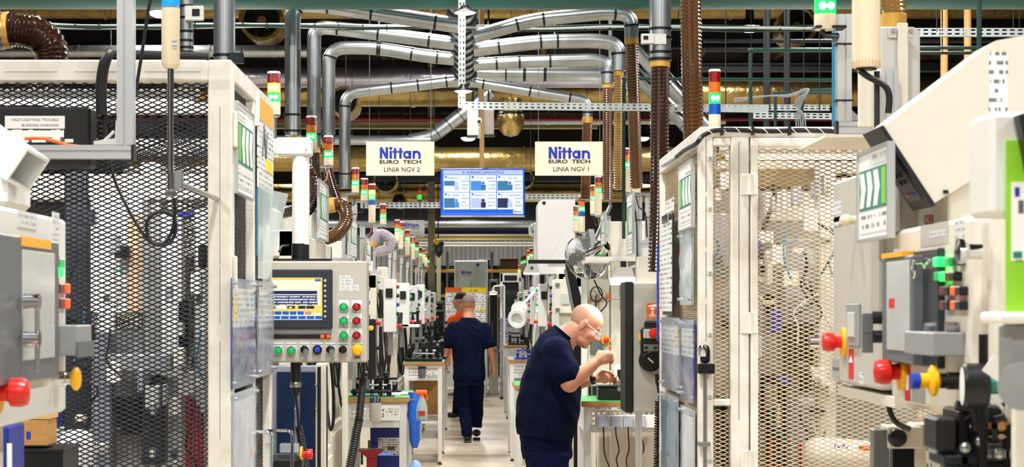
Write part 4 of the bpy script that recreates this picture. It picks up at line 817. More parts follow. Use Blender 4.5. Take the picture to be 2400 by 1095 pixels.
# ------------------------------------------------------------ right: uprights and boxes above the cage
Y = 5.6
t = T('profile_stand', 'aluminium profile upright with cable ties above the tan cage', 'frame', P(1977, 315, Y))
profile(MB(), P(1977, 286, Y), (px(1977, Y), Y, pz(35, Y)), .042).build('upright', 'aluminium', t); profile(MB(), P(1960, 300, Y), P(2090, 300, Y), .036).build('arm', 'aluminium', t); MB().box(px(1957, Y), px(1963, Y), Y-.02, Y+.02, pz(318, Y), pz(284, Y)).build('end_cap', 'black_plastic', t)
MB().prism([(px(1993, Y), pz(284, Y)), (px(2022, Y), pz(284, Y)), (px(1993, Y), pz(258, Y))], 'y', Y-.015, Y+.015).build('gusset', 'mid_grey', t)
for v in (105, 237): MB().box(px(1956, Y), px(1998, Y), Y-.023, Y+.023, pz(v+2, Y), pz(v-2, Y)).build('cable_tie', 'cord_black', t)
MB().box(px(1930, Y), px(2100, Y), Y-.03, Y+.4, pz(324, Y), pz(317, Y)).build('base_plate', 'cream', t)
Y = 5.5
t = tower(px(1934, Y), Y, pz(-78, Y), 'big tower light with a lit green lens cut by the top edge, right', (R_, A_, G_), .066, .045, .045); x = px(1934, Y)
MB().box(x-.035, x+.06, Y-.03, Y+.03, pz(69, Y), pz(62, Y), .003).tube([(x-.01, Y, pz(70, Y)), (x, Y, pz(85, Y)), (x+.035, Y, pz(84, Y)), (x+.045, Y+.08, pz(84, Y))], .009, 8).build('bracket', 'black_plastic', t)
Y = 4.4; x = px(2030, Y)
t = T('beige_cylinder', 'large beige cylinder beacon with a toothed lower rim near the top right', 'beacon', (x, Y, pz(165, Y)))
MB().lathe((x, Y, pz(160, Y)), (0, 0, 1), [(.028, 0), (.033, .002), (.0335, .018), (.0335, .3)], 26).build('body', 'warm_plastic', t); b = MB()
for k in range(26): a = 2*math.pi*k/26; b.box(-.0012, .0012, .032, .0345, 0, .016, mtx=Matrix.Translation((x, Y, pz(159, Y))) @ Matrix.Rotation(a, 4, 'Z'))
b.build('rim_teeth', 'ink_tan', t); MB().cyl((x, Y, pz(164, Y)), (x, Y, pz(159, Y)), .025, n=18).build('underside', 'black_plastic', t)
MB().cyl((x+.03, Y+.02, pz(310, Y)), (x+.03, Y+.02, pz(165, Y)), .007, n=10).build('pole', 'hmi_dark', t); MB().tube(smooth_path([P(2015, 165, Y), P(2035, 180, Y), P(2072, 200, Y), P(2084, 225, Y), P(2082, 265, Y)], 8), .008, 10).build('cable', 'cord_black', t)
Y = 5.0
t = T('dust_collector', 'pale grey upright cabinet with bolted lugs and a hose on top, right', 'cabinet', P(2120, 300, Y))
MB().box(px(2064, Y), px(2125, Y), Y, Y+.1, pz(330, Y), pz(62, Y), .004).build('body', 'pale_grey', t); MB().cyl((px(2135, Y), Y+.09, pz(330, Y)), (px(2135, Y), Y+.09, pz(62, Y)), .045, n=24).build('round_back', 'pale_grey', t); MB().box(px(2102, Y), px(2126, Y), Y-.012, Y, pz(330, Y), pz(55, Y), .002).build('front_rib', 'cream', t)
for u in (2092, 2133): o = MB().box(px(u-10, Y), px(u+9, Y), Y-.008, Y, pz(90, Y), pz(64, Y), .002).build('lug', 'pale_grey', t); MB().cyl((px(u, Y), Y-.016, pz(73, Y)), (px(u, Y), Y-.008, pz(73, Y)), .006, n=6).build('bolt', 'steel', o)
profile(MB(), (px(2080, Y), Y-.05, pz(330, Y)), (px(2080, Y), Y-.05, pz(166, Y)), .03).build('profile', 'aluminium', t); MB().box(px(2010, Y), px(2060, Y), Y-.02, Y, pz(300, Y), pz(165, Y), .003).build('side_plate', 'cream', t)
hose('extraction_hose', 'amber ribbed hose entering the top of the pale cabinet at right', [P(2094, 60, Y+.05), P(2094, 20, Y+.05), P(2080, -30, Y+.05), P(2050, -70, Y+.05)], .034, 'hose_amber', .011)
# ------------------------------------------------------------ right foreground: grey cabinet, control panel, hood
C = .78
t = T('switch_cabinet', 'grey switch cabinet with a red stop button between tan mesh and foreground panel', 'cabinet', (.9, 3.8, 0))
ya, yb = C*F/(2062-VX), C*F/(1952-VX); zt, zb = pz(428, yb), pz(893, yb)
MB().box(C, 1.25, ya, yb, zb, zt, .006).build('door', 'grey_panel', t); MB().box(C+.02, 1.25, C*F/(2085-VX), ya-.012, zb-.01, zt+.03, .004).build('body', 'grey_panel', t); MB().box(C+.03, 1.2, ya-.012, ya, zb, zt).build('gap', 'black_rubber', t); MB().box(1.06, 1.2, 3.7, 3.95, 0, zb).build('stand', 'pale_grey', t); MB().box(C+.01, 1.22, C*F/(2085-VX), yb-.01, zb-.03, zb-.01).build('underside', 'cream', t)
def onc(nm, u0, u1, v0, v1, th, m, b=.001, par=None, vref=None): return onplane(MB(), C, u0, u1, v0, v1, th, b, vref or (u0+u1)/2).build(nm, m, par or t)
o = onc('switch_frame', 1990, 2018, 712, 812, .006, 'mid_grey', .002); onc('switch_plate', 1995, 2010, 732, 790, .009, 'pale_grey', .001, o)
mushroom(t, Q(1980, 802, C), (-1, 0, 0)); MB().cyl(Q(1962, 803, C)+Vector((-.03, .05, 0)), Q(1962, 803, C)+Vector((-.05, .05, 0)), .012, n=12).build('key_lock', 'chrome', t)
onc('red_label', 1990, 2001, 818, 888, .001, 'ink_red', 0); MB().prism([(Q(1995, 850, C).y-.02, pz(850, 3.8)), (Q(1995, 850, C).y+.02, pz(850, 3.8)), (Q(1995, 850, C).y, pz(835, 3.8))], 'x', C-.0015, C-.001).build('arrow_print', 'ink_white', t); onc('grey_label', 1952, 1967, 842, 888, .001, 'plate_grey', 0); onc('white_label', 2015, 2024, 873, 900, .001, 'label_y', 0)
onc('label_plate', 1955, 1972, 468, 520, .001, 'label_y', 0); onc('label_plate', 1955, 1975, 508, 530, .001, 'label_y', 0); p = Q(2010, 516, C); MB().lathe(p, (-1, 0, 0), [(.009, 0), (.009, .016), (.012, .018), (.012, .026), (.009, .034), (.0, .038)], 14).build('pilot_lamp', 'warm_plastic', t)
chevron_sign('notice_board', 'green chevron notice board hanging before the grey switch cabinet', .745, .745*F/(2091-VX), .745*F/(2020-VX), pz(556, 3.4), pz(352, 3.4), -1)
C = .76
t = T('operator_console', 'cream foreground control panel with grey screen and stop buttons at right', 'control panel', (.95, 3.0, 0))
ya, yb = C*F/(2288-VX), C*F/(2092-VX)
MB().box(C, 1.2, ya, yb, pz(938, yb), pz(541, yb), .008).build('box', 'cream', t); MB().box(C+.015, 1.2, 2.35, ya, pz(938, yb), pz(541, yb), .008).build('rear_box', 'cream', t); MB().box(C+.06, 1.15, 2.8, 3.2, 0, pz(938, yb)).build('pedestal', 'black_metal', t)
onc('screen_bezel', 2104, 2215, 588, 858, .012, 'hmi_dark', .002); onc('bezel_frame', 2106, 2180, 602, 850, .03, 'hmi_grey', .003); onc('screen', 2120, 2174, 612, 822, .032, 'screen_off', .001); onc('yellow_strip', 2108, 2158, 592, 604, .032, 'ink_amber', 0)
onc('print_patch', 2126, 2140, 700, 722, .0325, 'ink_red', 0); onc('label_plate', 2180, 2218, 540, 555, .001, 'label_y', 0); onc('label_plate', 2240, 2260, 516, 578, .001, 'label_y', 0); onc('tape_patch', 2158, 2224, 525, 575, .0006, 'grey_panel', 0)
for u, v, m in ((2212, 614, 'led_green'), (2238, 614, 'button_green'), (2258, 612, 'black_plastic'), (2213, 648, 'button_green'), (2226, 648, 'led_green'), (2239, 648, 'led_dark_red'), (2250, 648, 'black_plastic'), (2226, 682, 'led_dark_red'), (2236, 682, 'black_plastic'), (2252, 682, 'orange_plastic'), (2264, 682, 'black_plastic'), (2226, 716, 'led_dark_red'), (2236, 716, 'black_plastic'), (2252, 716, 'orange_plastic'), (2264, 716, 'black_plastic')):
    onc('push_button', u-6, u+6, v-11, v+11, .014, m, .002)
o = MB().lathe(Q(2195, 618, C), (-1, 0, 0), [(.01, 0), (.01, .02), (.004, .024), (.004, .04)], 12).build('key_lock', 'chrome', t)
ring = [Q(2195, 632, C)+Vector((-.038, .012*math.cos(a), .014*math.sin(a))) for a in np.linspace(0, 2*math.pi, 17)]; MB().tube(ring, .0015, 6).build('key_ring', 'chrome', o)
yh = C*F/(2228-VX); MB().box(C-.05, C, C*F/(2262-VX), C*F/(2190-VX), pz(832, yh), pz(778, yh), .002).build('card_holder', 'mid_grey', t); 
for u in (2196, 2246): MB().cyl(Q(u, 768, C), Q(u, 768, C)+Vector((-.02, 0, 0)), .009, n=12).build('holder_screw', 'steel', t)
mushroom(t, Q(2118, 872, C), (-1, 0, 0), k=1.1); onc('red_label', 2122, 2134, 852, 940, .001, 'ink_red', 0); onc('label_bar', 2125, 2131, 880, 915, .0015, 'ink_white', 0); onc('grey_label', 2138, 2168, 884, 945, .001, 'plate_grey', 0)
p = Q(2252, 893, C); MB().lathe(p, (-1, 0, 0), [(.014, 0), (.014, .022), (.012, .024), (.012, .034)], 16).build('button_neck', 'black_plastic', t); MB().lathe(p+Vector((-.034, 0, 0)), (-1, 0, 0), [(.012, 0), (.024, .006), (.025, .012), (.015, .017), (.012, .017), (.012, .03), (.0, .031)], 20).build('yellow_button', 'yellow_plastic', t); MB().cyl(p+Vector((-.066, 0, 0)), p+Vector((-.078, 0, 0)), .013, n=16).build('blue_button', 'blue_plastic', t)
p = Q(2300, 590, C); MB().lathe(p, (-1, 0, 0), [(.012, 0), (.012, .02), (.02, .028), (.02, .036), (.0, .04)], 16).build('door_latch', 'chrome', t)
for v in (745, 790):
    q = Q(2090, v, C)+Vector((0, .02, 0)); o = MB().cyl(q, q+Vector((-.03, 0, 0)), .012, n=12).build('side_lock', 'black_plastic', t); MB().box(q.x-.05, q.x-.03, q.y-.003, q.y+.003, q.z-.03, q.z+.008, .001).build('key', 'steel', o)
# gauge with tag
c = Q(2305, 905, .735)
t = T('pressure_gauge', 'black pressure gauge with a white paper tag beside the right control panel', 'gauge', c)
MB().lathe(c+Vector((-.03, -.0, 0)), (.75, -.1, 0), [(.0, 0), (.03, .0), (.033, .004), (.033, .03), (.028, .036), (.0, .036)], 24).build('case', 'black_plastic', t); MB().lathe(c+Vector((-.031, 0, 0)), (-.75, .1, 0), [(.028, 0), (.0, .001)], 24, caps=False).build('dial', 'sign_white', t); MB().cyl(c+Vector((0, 0, .03)), c+Vector((0, 0, .075)), .007, n=10).build('stem', 'black_metal', t); MB().cyl(c+Vector((0, 0, -.25)), c+Vector((0, 0, -.03)), .006, n=10).build('pipe', 'black_metal', t); MB().cyl(c, c+Vector((.06, 0, 0)), .012, n=10).build('back_boss', 'sign_green', t)
m = Matrix.Translation(c+Vector((.025, -.05, .012))) @ Matrix.Rotation(math.radians(36), 4, 'Y'); MB().box(-.04, .04, -.001, .001, -.014, .014, mtx=m).build('paper_tag', 'sign_white', t)
# big white hood
Y = 3.28
t = T('hood', 'big white slanted hood with a black display end at the upper right', 'hood', P(2250, 480, Y))
poly = [(px(u, Y), pz(v, Y)) for u, v in ((2072, 296), (2335, 95), (2420, 80), (2560, 70), (2560, 395), (2322, 395), (2190, 476))]
MB().prism(poly, 'y', Y, Y+.14).build('shell', 'cream_hood', t)
a, b_ = Vector((px(2072, Y), 0, pz(296, Y))), Vector((px(2190, Y), 0, pz(476, Y))); dv = (b_-a).normalized(); nv = Vector((-dv.z, 0, dv.x)); nv = nv if nv.x < 0 else -nv
def face(nm, f0, f1, y0, y1, d0, d1, m): 
    q = [a+(b_-a)*f0+nv*d0, a+(b_-a)*f1+nv*d0, a+(b_-a)*f1+nv*d1, a+(b_-a)*f0+nv*d1]; return MB().prism([(k.x, k.z) for k in q], 'y', y0, y1).build(nm, m, t)
face('display_bezel', -.02, 1.02, Y-.003, Y+.143, .0005, .008, 'black_plastic'); o = face('display_panel', .16, .9, Y+.03, Y+.12, .008, .0095, 'hmi_grey'); face('display_window', .2, .42, Y+.035, Y+.115, .0095, .0105, 'hmi_dark'); face('red_digits', .36, .4, Y+.05, Y+.085, .0105, .0112, 'ink_red')
for f0, y in ((.55, .06), (.55, .09), (.64, .06), (.64, .09)): face('key', f0, f0+.04, Y+y-.008, Y+y+.008, .0095, .013, 'black_plastic')
face('blue_key', .8, .84, Y+.045, Y+.07, .0095, .012, 'blue_plastic'); face('red_key', .8, .84, Y+.085, Y+.105, .0095, .012, 'red_plastic')
MB().box(px(2318, Y), px(2362, Y), Y-.001, Y, pz(268, Y), pz(122, Y)).build('printed_sheet', 'paper_x', t); MB().box(px(2210, Y), px(2222, Y), Y-.004, Y, pz(454, Y), pz(446, Y)).build('screw', 'black_plastic', t)
MB().box(px(2230, Y), px(2500, Y), Y+.02, Y+.13, pz(520, Y), pz(394, Y), .004).build('lower_cover', 'cream', t)
t = T('side_board', 'white upright panel with a green poster at the right edge of the view', 'panel', (px(2380, 2.2), 2.2, 0)); Y = 2.2
MB().box(px(2322, Y), px(2500, Y), Y, Y+.1, pz(505, Y), pz(262, Y), .006).build('upper_box', 'white_paint', t); MB().box(px(2356, Y), px(2500, Y), Y-.004, Y, pz(735, Y), pz(330, Y)).build('green_poster', 'lime', t); o = MB().box(px(2368, Y), px(2500, Y), Y-.006, Y-.004, pz(612, Y), pz(428, Y)).build('poster_sheet', 'paper_big', t)
MB().box(px(2371, Y), px(2392, Y), Y-.007, Y-.006, pz(606, Y), pz(590, Y)).build('green_mark', 'sign_green', o); MB().box(px(2375, Y), px(2386, Y), Y-.007, Y-.006, pz(462, Y), pz(440, Y)).build('blue_mark', 'ink_blue', o); MB().box(px(2322, Y), px(2500, Y), Y-.03, Y+.05, pz(758, Y), pz(732, Y), .004).build('ledge', 'white_plastic', t); MB().box(px(2372, Y), px(2500, Y), Y, Y+.06, pz(900, Y), pz(760, Y), .003).build('lower_plate', 'mid_grey', t); MB().box(px(2420, Y), px(2500, Y), Y+.01, Y+.09, 0, pz(262, Y), .003).build('upright', 'cream', t)
MB().prism([(px(2370, Y), pz(275, Y)), (px(2500, Y), pz(240, Y)), (px(2500, Y), pz(420, Y)), (px(2400, Y), pz(420, Y))], 'y', Y-.03, Y-.008).build('dark_display', 'black_plastic', t)
t = T('brand_plate', 'white plate with red lettering on top of the right control panel', 'plate', P(2172, 530, 3.5)); MB().box(px(2155, 3.45), px(2192, 3.45), 3.45, 3.46, pz(540, 3.45), pz(482, 3.45)).build('plate', 'sign_white', t); text('iDER', 'ink_red', t, (px(2166, 3.45), px(2189, 3.45), pz(526, 3.45), pz(504, 3.45)), Y=3.449, bold=.02)
# lower right: yellow handled fixture, knob box and black mechanism
Y = 4.0
t = T('knob_box', 'cream bracket box with a big black knob under the right control panel', 'fixture', P(2120, 1095, Y))
MB().box(px(2082, Y), px(2162, Y), Y, Y+.08, pz(1052, Y), pz(1000, Y), .003).build('box', 'cream', t); MB().lathe(P(2102, 1026, Y)+Vector((0, .0, 0)), (0, -1, 0), [(.016, 0), (.021, .004), (.019, .014), (.006, .02), (.0, .021)], 22).build('knob', 'black_plastic', t); MB().box(px(2150, Y), px(2198, Y), Y+.02, Y+.1, 0, pz(996, Y), .003).build('post', 'cream', t); MB().box(px(2050, Y), px(2088, Y), Y+.01, Y+.05, 0, pz(1008, Y), .002).build('steel_plate', 'steel', t); MB().box(px(2100, Y), px(2150, Y), Y+.03, Y+.06, 0, pz(1055, Y)).build('dark_slot', 'black_metal', t)
t = T('instruction_tag', 'white instruction tag with a yellow heading at the lower right', 'tag', P(2192, 1095, 3.7)); Y = 3.7
MB().box(px(2172, Y), px(2212, Y), Y, Y+.003, pz(1140, Y), pz(1018, Y)).build('sheet', 'paper_x', t); MB().box(px(2172, Y), px(2222, Y), Y-.001, Y, pz(1040, Y), pz(1020, Y)).build('yellow_heading', 'ink_amber', t)
Y = 3.3
t = T('black_mechanism', 'black lever mechanism with clamps filling the lower right corner', 'mechanism', P(2320, 1095, 2.7)); Y = 2.7; rng = random.Random(4)
for u0, u1, v0, v1, dd, m in ((2195, 2245, 980, 1060, .08, 'black_plastic'), (2248, 2275, 960, 1130, .1, 'black_metal'), (2285, 2310, 1000, 1160, .06, 'black_metal'), (2318, 2345, 950, 1040, .1, 'black_plastic'), (2352, 2372, 990, 1200, .08, 'black_metal'), (2380, 2460, 1010, 1200, .1, 'black_metal'), (2318, 2370, 985, 1012, .04, 'wood'), (2318, 2365, 1018, 1030, .04, 'ink_tan'), (2340, 2460, 960, 978, .06, 'black_metal'), (2215, 2300, 1065, 1095, .1, 'dark_steel'), (2300, 2380, 1050, 1080, .05, 'steel'), (2270, 2400, 1085, 1120, .1, 'black_metal')):
    MB().box(px(u0, Y), px(u1, Y), Y, Y+dd, pz(v1, Y), pz(v0, Y), .004).build('clamp_block', m, t)
for pts, r in (([(2330, 985), (2400, 965), (2440, 950)], .006), ([(2255, 980), (2290, 960), (2302, 940)], .006), ([(2350, 950), (2375, 930)], .004), ([(2290, 1010), (2280, 960), (2240, 950)], .008)): MB().tube([P(u, v, Y-.01) for u, v in pts], r, 8).build('lever', 'black_metal', t)
for u, v in ((2298, 1035), (2340, 1065), (2262, 1050), (2390, 1040)): MB().sph(P(u, v, Y-.012), .009, 10, 7).build('bolt_head', 'steel', t)
MB().box(px(2150, Y), px(2500, Y), Y-.02, Y+.09, .0, pz(1110, Y), .004).build('bench', 'sign_green', t)
c = P(2396, 905, 2.15); MB().lathe(c, (-.3, -1, 0), [(.0, .0), (.026, .0), (.028, .004), (.028, .02), (.0, .021)], 22).build('round_gauge', 'mid_grey', t)
tag(MB().tube(smooth_path([P(2080, 920, 3.9), P(2085, 960, 3.9), P(2100, 990, 3.9), P(2130, 1005, 3.95)], 6), .006, 8).build('hanging_cable', 'cord_black'), 'black cable hanging under the grey switch cabinet', 'cable')
# ------------------------------------------------------------ hanging signs and screen
def nittan(parent, material, u0, u1, v0, v1, Y):
    """the bold blue word mark, cut as flat letters in the rectangle"""
    b = MB(); sx = (px(u1, Y)-px(u0, Y))/3.02; sz = pz(v0, Y)-pz(v1, Y); X0, Z0 = px(u0, Y), pz(v1, Y)
    def poly(p): b.add([(X0+x*sx, Y-.00012*(len(b.f) % 9), Z0+z*sz) for x, z in p], [tuple(range(len(p)))])
    def rect(x0, x1, z0, z1): poly([(x0, z0), (x1, z0), (x1, z1), (x0, z1)])
    def arc(cx, cz, ro, ri, a0, a1, n=14, kx=1.0):
        for i in range(n):
            t0, t1 = a0+(a1-a0)*i/n, a0+(a1-a0)*(i+1)/n
            poly([(cx+kx*ri*math.cos(t0), cz+ri*math.sin(t0)), (cx+kx*ro*math.cos(t0), cz+ro*math.sin(t0)), (cx+kx*ro*math.cos(t1), cz+ro*math.sin(t1)), (cx+kx*ri*math.cos(t1), cz+ri*math.sin(t1))])
    rect(0, .19, 0, .96); rect(.43, .62, 0, .96); poly([(0, .96), (.19, .96), (.62, 0), (.43, 0)])
    rect(.72, .91, 0, .66); arc(.815, .86, .135, .001, 0, 2*math.pi, 12, .9)
    rect(1.04, 1.22, 0, .9); rect(.95, 1.31, .5, .66); rect(1.44, 1.62, 0, .9); rect(1.34, 1.71, .5, .66)
    arc(2.01, .335, .335, .14, 0, 2*math.pi, 18, .85); rect(2.14, 2.32, 0, .66); rect(2.42, 2.6, 0, .66); arc(2.72, .36, .31, .12, 0, math.pi, 12, .97); rect(2.84, 3.02, 0, .37)
    return b.build('lettering', material, parent)
def nittan_sign(label, u0, u1, v0, v1, Y, lines, mt='sign_cream', mid=None, rects=None):
    t = T('hanging_sign', label, 'sign', P((u0+u1)/2, v1, Y), 'hanging line signs')
    MB().box(px(u0, Y), px(u1, Y), Y, Y+.012, pz(v1, Y), pz(v0, Y), .002).build('board', mt, t)
    for body, m, (a, b, c, d), bold in lines:
        if body == 'Nittan': nittan(t, m, a, b, c, d, Y-.0015); continue
        text(body, m, t, (px(a, Y), px(b, Y), pz(d, Y), pz(c, Y)), Y=Y-.0015, bold=bold)
    if v0 > 300:
        for u in (u0+8, u1-8): MB().cyl((px(u, Y), Y+.006, pz(v0, Y)), (px(u, Y), Y+.006, ZC), .0025, n=6).build('hanging_wire', 'steel', t)
    return t
nittan_sign('cream hanging sign reading Nittan Euro Tech Linia NGV 2, left of the hanging screen', 858, 1018, 332, 412, 11.5, [('Nittan', 'ink_blue', (890, 986, 344, 372), .07), ('EURO  TECH', 'ink_black', (890, 987, 375, 384), .025), ('LINIA NGV 2', 'ink_black', (900, 984, 392, 403), .004)])
nittan_sign('cream hanging sign reading Nittan Euro Tech Linia NGV 1, right of the hanging screen', 1254, 1414, 332, 412, 11.5, [('Nittan', 'ink_blue', (1286, 1383, 343, 372), .07), ('EURO  TECH', 'ink_black', (1286, 1383, 374, 383), .025), ('LINIA NGV 1', 'ink_black', (1297, 1380, 391, 402), .004)])
nittan_sign('small white hanging sign reading Nittan behind the left tower lights', 938, 995, 516, 557, 33, [('Nittan', 'ink_blue', (943, 982, 522, 533), .035), ('EURO TECH', 'ink_black', (943, 982, 534, 538), .03), ('PRODUKCYJNA', 'ink_grey', (945, 985, 543, 546), .0), ('LINIA 2A', 'ink_grey', (950, 982, 550, 553), .0)], 'sign_white')
Y = 20.6
t = T('hanging_screen', 'large blue lit screen titled 6 zasad jakosci hanging from a wooden post', 'screen', P(1130, 508, Y))
def scr(nm, u0, u1, v0, v1, m, d, par=None): return MB().box(px(u0, Y), px(u1, Y), Y-d, Y-d+.004, pz(v1, Y), pz(v0, Y)).build(nm, m, par or t)
MB().box(px(1032, Y), px(1230, Y), Y, Y+.05, pz(509, Y), pz(395, Y), .005).build('casing', 'black_plastic', t); scr('bezel', 1033, 1229, 396, 505, 'scr_deep', .002); scr('lower_bezel', 1033, 1229, 505, 509, 'pale_grey', .003)
pic = scr('picture', 1038, 1226, 400, 502, 'scr_skyblue', .004); scr('title_bar', 1039, 1225, 399, 409, 'scr_lilac', .005, pic); scr('footer', 1039, 1225, 492, 500, 'scr_deep', .005, pic)
text('6 ZASAD JAKOŚCI', 'ink_blue', pic, (px(1084, Y), px(1181, Y), pz(408.5, Y), pz(400, Y)), Y=Y-.0065, bold=.015)
for r in range(2):
    for c in range(3):
        u = 1040+c*62.5; v = 411+r*40.5
        o = scr('slide_panel', u, u+60, v, v+39, 'scr_white', .006, pic)
        scr('slide_text', u+8, u+56, v+1.5, v+10, 'scr_tvtext', .0065, pic); scr('slide_text', u+41, u+58, v+16, v+36, 'scr_tvtext', .0065, pic)
        scr('slide_picture', u+1+(c == 0)*0, u+(26 if (r, c) != (1, 1) else 34), v+13, v+(25 if r == 0 and c == 0 else 36), ['scr_teal', 'scr_skyblue', 'scr_teal', 'scr_teal', 'scr_lilac', 'scr_navy'][r*3+c], .0065, pic)
        b = MB(); x, z = px(u+30, Y), pz(v+24, Y); b.box(x-.025, x+.03, Y-.008, Y-.007, z-.055, z+.01).lathe((x, Y-.008, z+.028), (0, 1, 0), [(.0, 0), (.018, .0005), (.018, .001)], 10); b.build('slide_figure', ['scr_lilac', 'scr_teal', 'scr_teal', 'scr_skyblue', 'scr_navy', 'scr_lilac'][r*3+c], pic)
        MB().lathe(P(u+5, v+4, Y-.007), (0, 1, 0), [(.0, 0), (.013, .0005)], 10).build('number_dot', 'scr_deep', pic); scr('accent_bar', u+41, u+59, v+13, v+14.5, 'scr_deep', .007, pic)
scr('logo_patch', 1203, 1225, 491, 501, 'scr_white', .007, pic); nittan(pic, 'ink_blue', 1205, 1223, 493, 499, Y-.008)
MB().box(px(1124, Y), px(1135, Y), Y+.05, Y+.1, pz(480, Y), ZC, .003).build('wooden_post', 'wood_post', t)
# ------------------------------------------------------------ pedestal control panel left of the aisle
Y = 7.12
t = T('operator_console', 'grey pendant control panel with lit screen on a white column, left of aisle', 'control panel', P(700, 850, Y))
def f(nm, u0, u1, v0, v1, th, m, b=.001, par=None, y=Y): return MB().box(px(u0, y), px(u1, y), y-th, y, pz(v1, y), pz(v0, y), b).build(nm, m, par or t)
MB().box(px(560, Y), px(860, Y), Y, Y+.14, pz(850, Y), pz(612, Y), .006).build('box', 'grey_panel', t); f('top_strip', 560, 774, 604, 611, -.05, 'black_plastic') if False else MB().box(px(560, Y), px(774, Y), Y+.03, Y+.1, pz(612, Y), pz(606, Y)).build('top_plate', 'black_plastic', t)
bz = f('screen_bezel', 590, 780, 632, 771, .012, 'hmi_dark', .006); f('bezel_inset', 590, 770, 646, 755, .0126, 'hmi_dark', 0, bz)
sc = f('screen', 596, 756, 651, 750, .0135, 'scr_cream', 0)
def s_(u0, u1, v0, v1, m, nm='screen_block', d=.0142): return f(nm, u0, u1, v0, v1, d, m, 0, sc)
s_(596, 756, 651, 657, 'scr_yellow'); s_(752, 756, 657, 750, 'scr_yellow'); s_(596, 756, 716, 734, 'scr_yellow'); s_(739, 753, 653, 660, 'scr_blue'); s_(596, 744, 682, 690, 'scr_navy'); s_(596, 745, 692, 715, 'scr_text', 'screen_text')
for u0, u1, m in ((612, 651, 'scr_navy'), (654, 672, 'scr_white'), (674, 692, 'scr_navy'), (700, 717, 'scr_navy'), (719, 737, 'scr_navy')): s_(u0, u1, 717, 724, m, d=.0148)
s_(678, 686, 719, 723, 'scr_yellow', d=.0152); s_(646, 652, 718, 723, 'scr_white', d=.0152)
for k in range(8): s_(600+20*k, 617+20*k, 741, 748, 'scr_blue', 'screen_key', .0148)
for k in range(6): s_(628+17.5*k, 643+17.5*k, 730, 738, ['scr_blue', 'scr_blue', 'scr_blue', 'scr_blue', 'scr_deep', 'scr_orange'][k], 'screen_key', .0148)
text('AUTO', 'scr_navy', sc, (px(632, Y), px(646, Y), pz(737, Y), pz(731, Y)), Y=Y-.0155, bold=.03); s_(596, 756, 740, 749.5, 'scr_lilac', d=.0138)
for k in range(8): MB().lathe(P(762, 658+12*k, Y-.012), (0, -1, 0), [(.0048 if k else .006, 0), (.0045, .002), (.0, .0025)], 12).build('function_key', 'pale_grey', bz)
f('chrome_strip', 560, 777, 774, 783, .006, 'steel'); f('black_strip', 560, 776, 785, 794, .004, 'black_plastic'); f('orange_key', 751, 761, 785, 793, .008, 'orange_plastic'); f('orange_key', 765, 775, 785, 793, .008, 'orange_plastic')
for k, (u1, tx) in enumerate(((821, '仮受け台'), (827, 'KR. 88mm'), (827, 'ZE. 108mm'), (841, 'KIA U-IN   100mm'), (841, 'KIA-GAMMA   108mm'))):
    f('label_strip', 796, u1, 646+7.6*k, 652.5+7.6*k, .0008, 'sign_white', 0); text(tx, 'ink_grey', t, (px(799, Y), px(u1-3, Y), pz(651.2+7.6*k, Y), pz(647.6+7.6*k, Y)), Y=Y-.0014)
def button(u, v, m, ring='chrome', R=.0185, dome=True):
    p = P(u, v, Y); o = MB().lathe(p, (0, -1, 0), [(R, 0), (R, .006), (R*.95, .014), (R*.82, .017), (R*.68, .012)], 22).build('button_ring', ring, t)
    MB().lathe(p+Vector((0, -.011, 0)), (0, -1, 0), [(R*.68, 0), (R*.66, .01), (R*.52, .013), (.0, .0145)], 20).build('push_button', m, o); return o
for v in (719, 752, 786):
    for u, m in ((806, 'button_green'), (836, 'button_red')): f('legend_plate', u-12, u+12, v-18, v+4, .0008, 'label_y', 0); button(u, v+1, m)
for u in (652, 683, 714, 744, 775, 804, 838): f('legend_plate', u-12, u+12, 803, 826, .0008, 'label_y', 0)
button(652, 822, 'button_green'); button(683, 822, 'button_green'); button(744, 820, 'blue_plastic', 'black_plastic')
for u in (714, 775):
    o = button(u, 820, 'black_plastic'); q = P(u+3, 822, Y-.03); MB().box(q.x-.004, q.x+.004, q.y-.02, q.y, q.z-.006, q.z+.006, .001).lathe(q+Vector((.002, -.02, -.004)), (0, -1, 0), [(.01, 0), (.011, .001), (.01, .003)], 14).build('key', 'steel', o); MB().box(q.x-.001, q.x+.005, q.y-.022, q.y-.02, q.z-.05, q.z-.008).build('second_key', 'steel', o)
o = button(804, 820, 'black_plastic'); q = P(804, 820, Y-.026); MB().box(-.005, .005, -.016, 0, -.015, .015, .002, mtx=Matrix.Translation(q) @ Matrix.Rotation(math.radians(40), 4, 'Y')).build('selector_grip', 'black_plastic', o)
p = P(838, 820, Y); MB().lathe(p, (0, -1, 0), [(.016, 0), (.016, .015), (.022, .02), (.0215, .03), (.016, .037), (.0, .04)], 24).build('yellow_mushroom', 'yellow_plastic', t); f('sticker', 832, 844, 835, 841, .0008, 'ink_grey', 0)
y = Y+.07
MB().box(px(643, Y), px(727, Y), Y+.03, Y+.13, pz(363, Y), pz(320, Y), .008).build('column_head', 'white_plastic', t); MB().cyl((px(701, Y), y, pz(572, Y)), (px(701, Y), y, pz(363, Y)), .034, n=28).build('column', 'white_plastic', t); MB().cyl((px(700, Y), y, pz(606, Y)), (px(700, Y), y, pz(570, Y)), .035, n=24).build('collar', 'black_plastic', t)
MB().cyl((px(716, Y), Y+.028, pz(350, Y)), (px(716, Y), Y+.03, pz(350, Y)), .003, n=8).build('screw', 'ink_grey', t); MB().box(-1.5, px(643, Y), Y+.04, Y+.12, pz(360, Y), pz(323, Y), .006).build('support_arm', 'white_plastic', t); MB().tube([P(678, 575, Y+.02), P(660, 578, Y+.02), P(655, 590, Y)], .006, 8).build('clamp_lever', 'black_plastic', t)
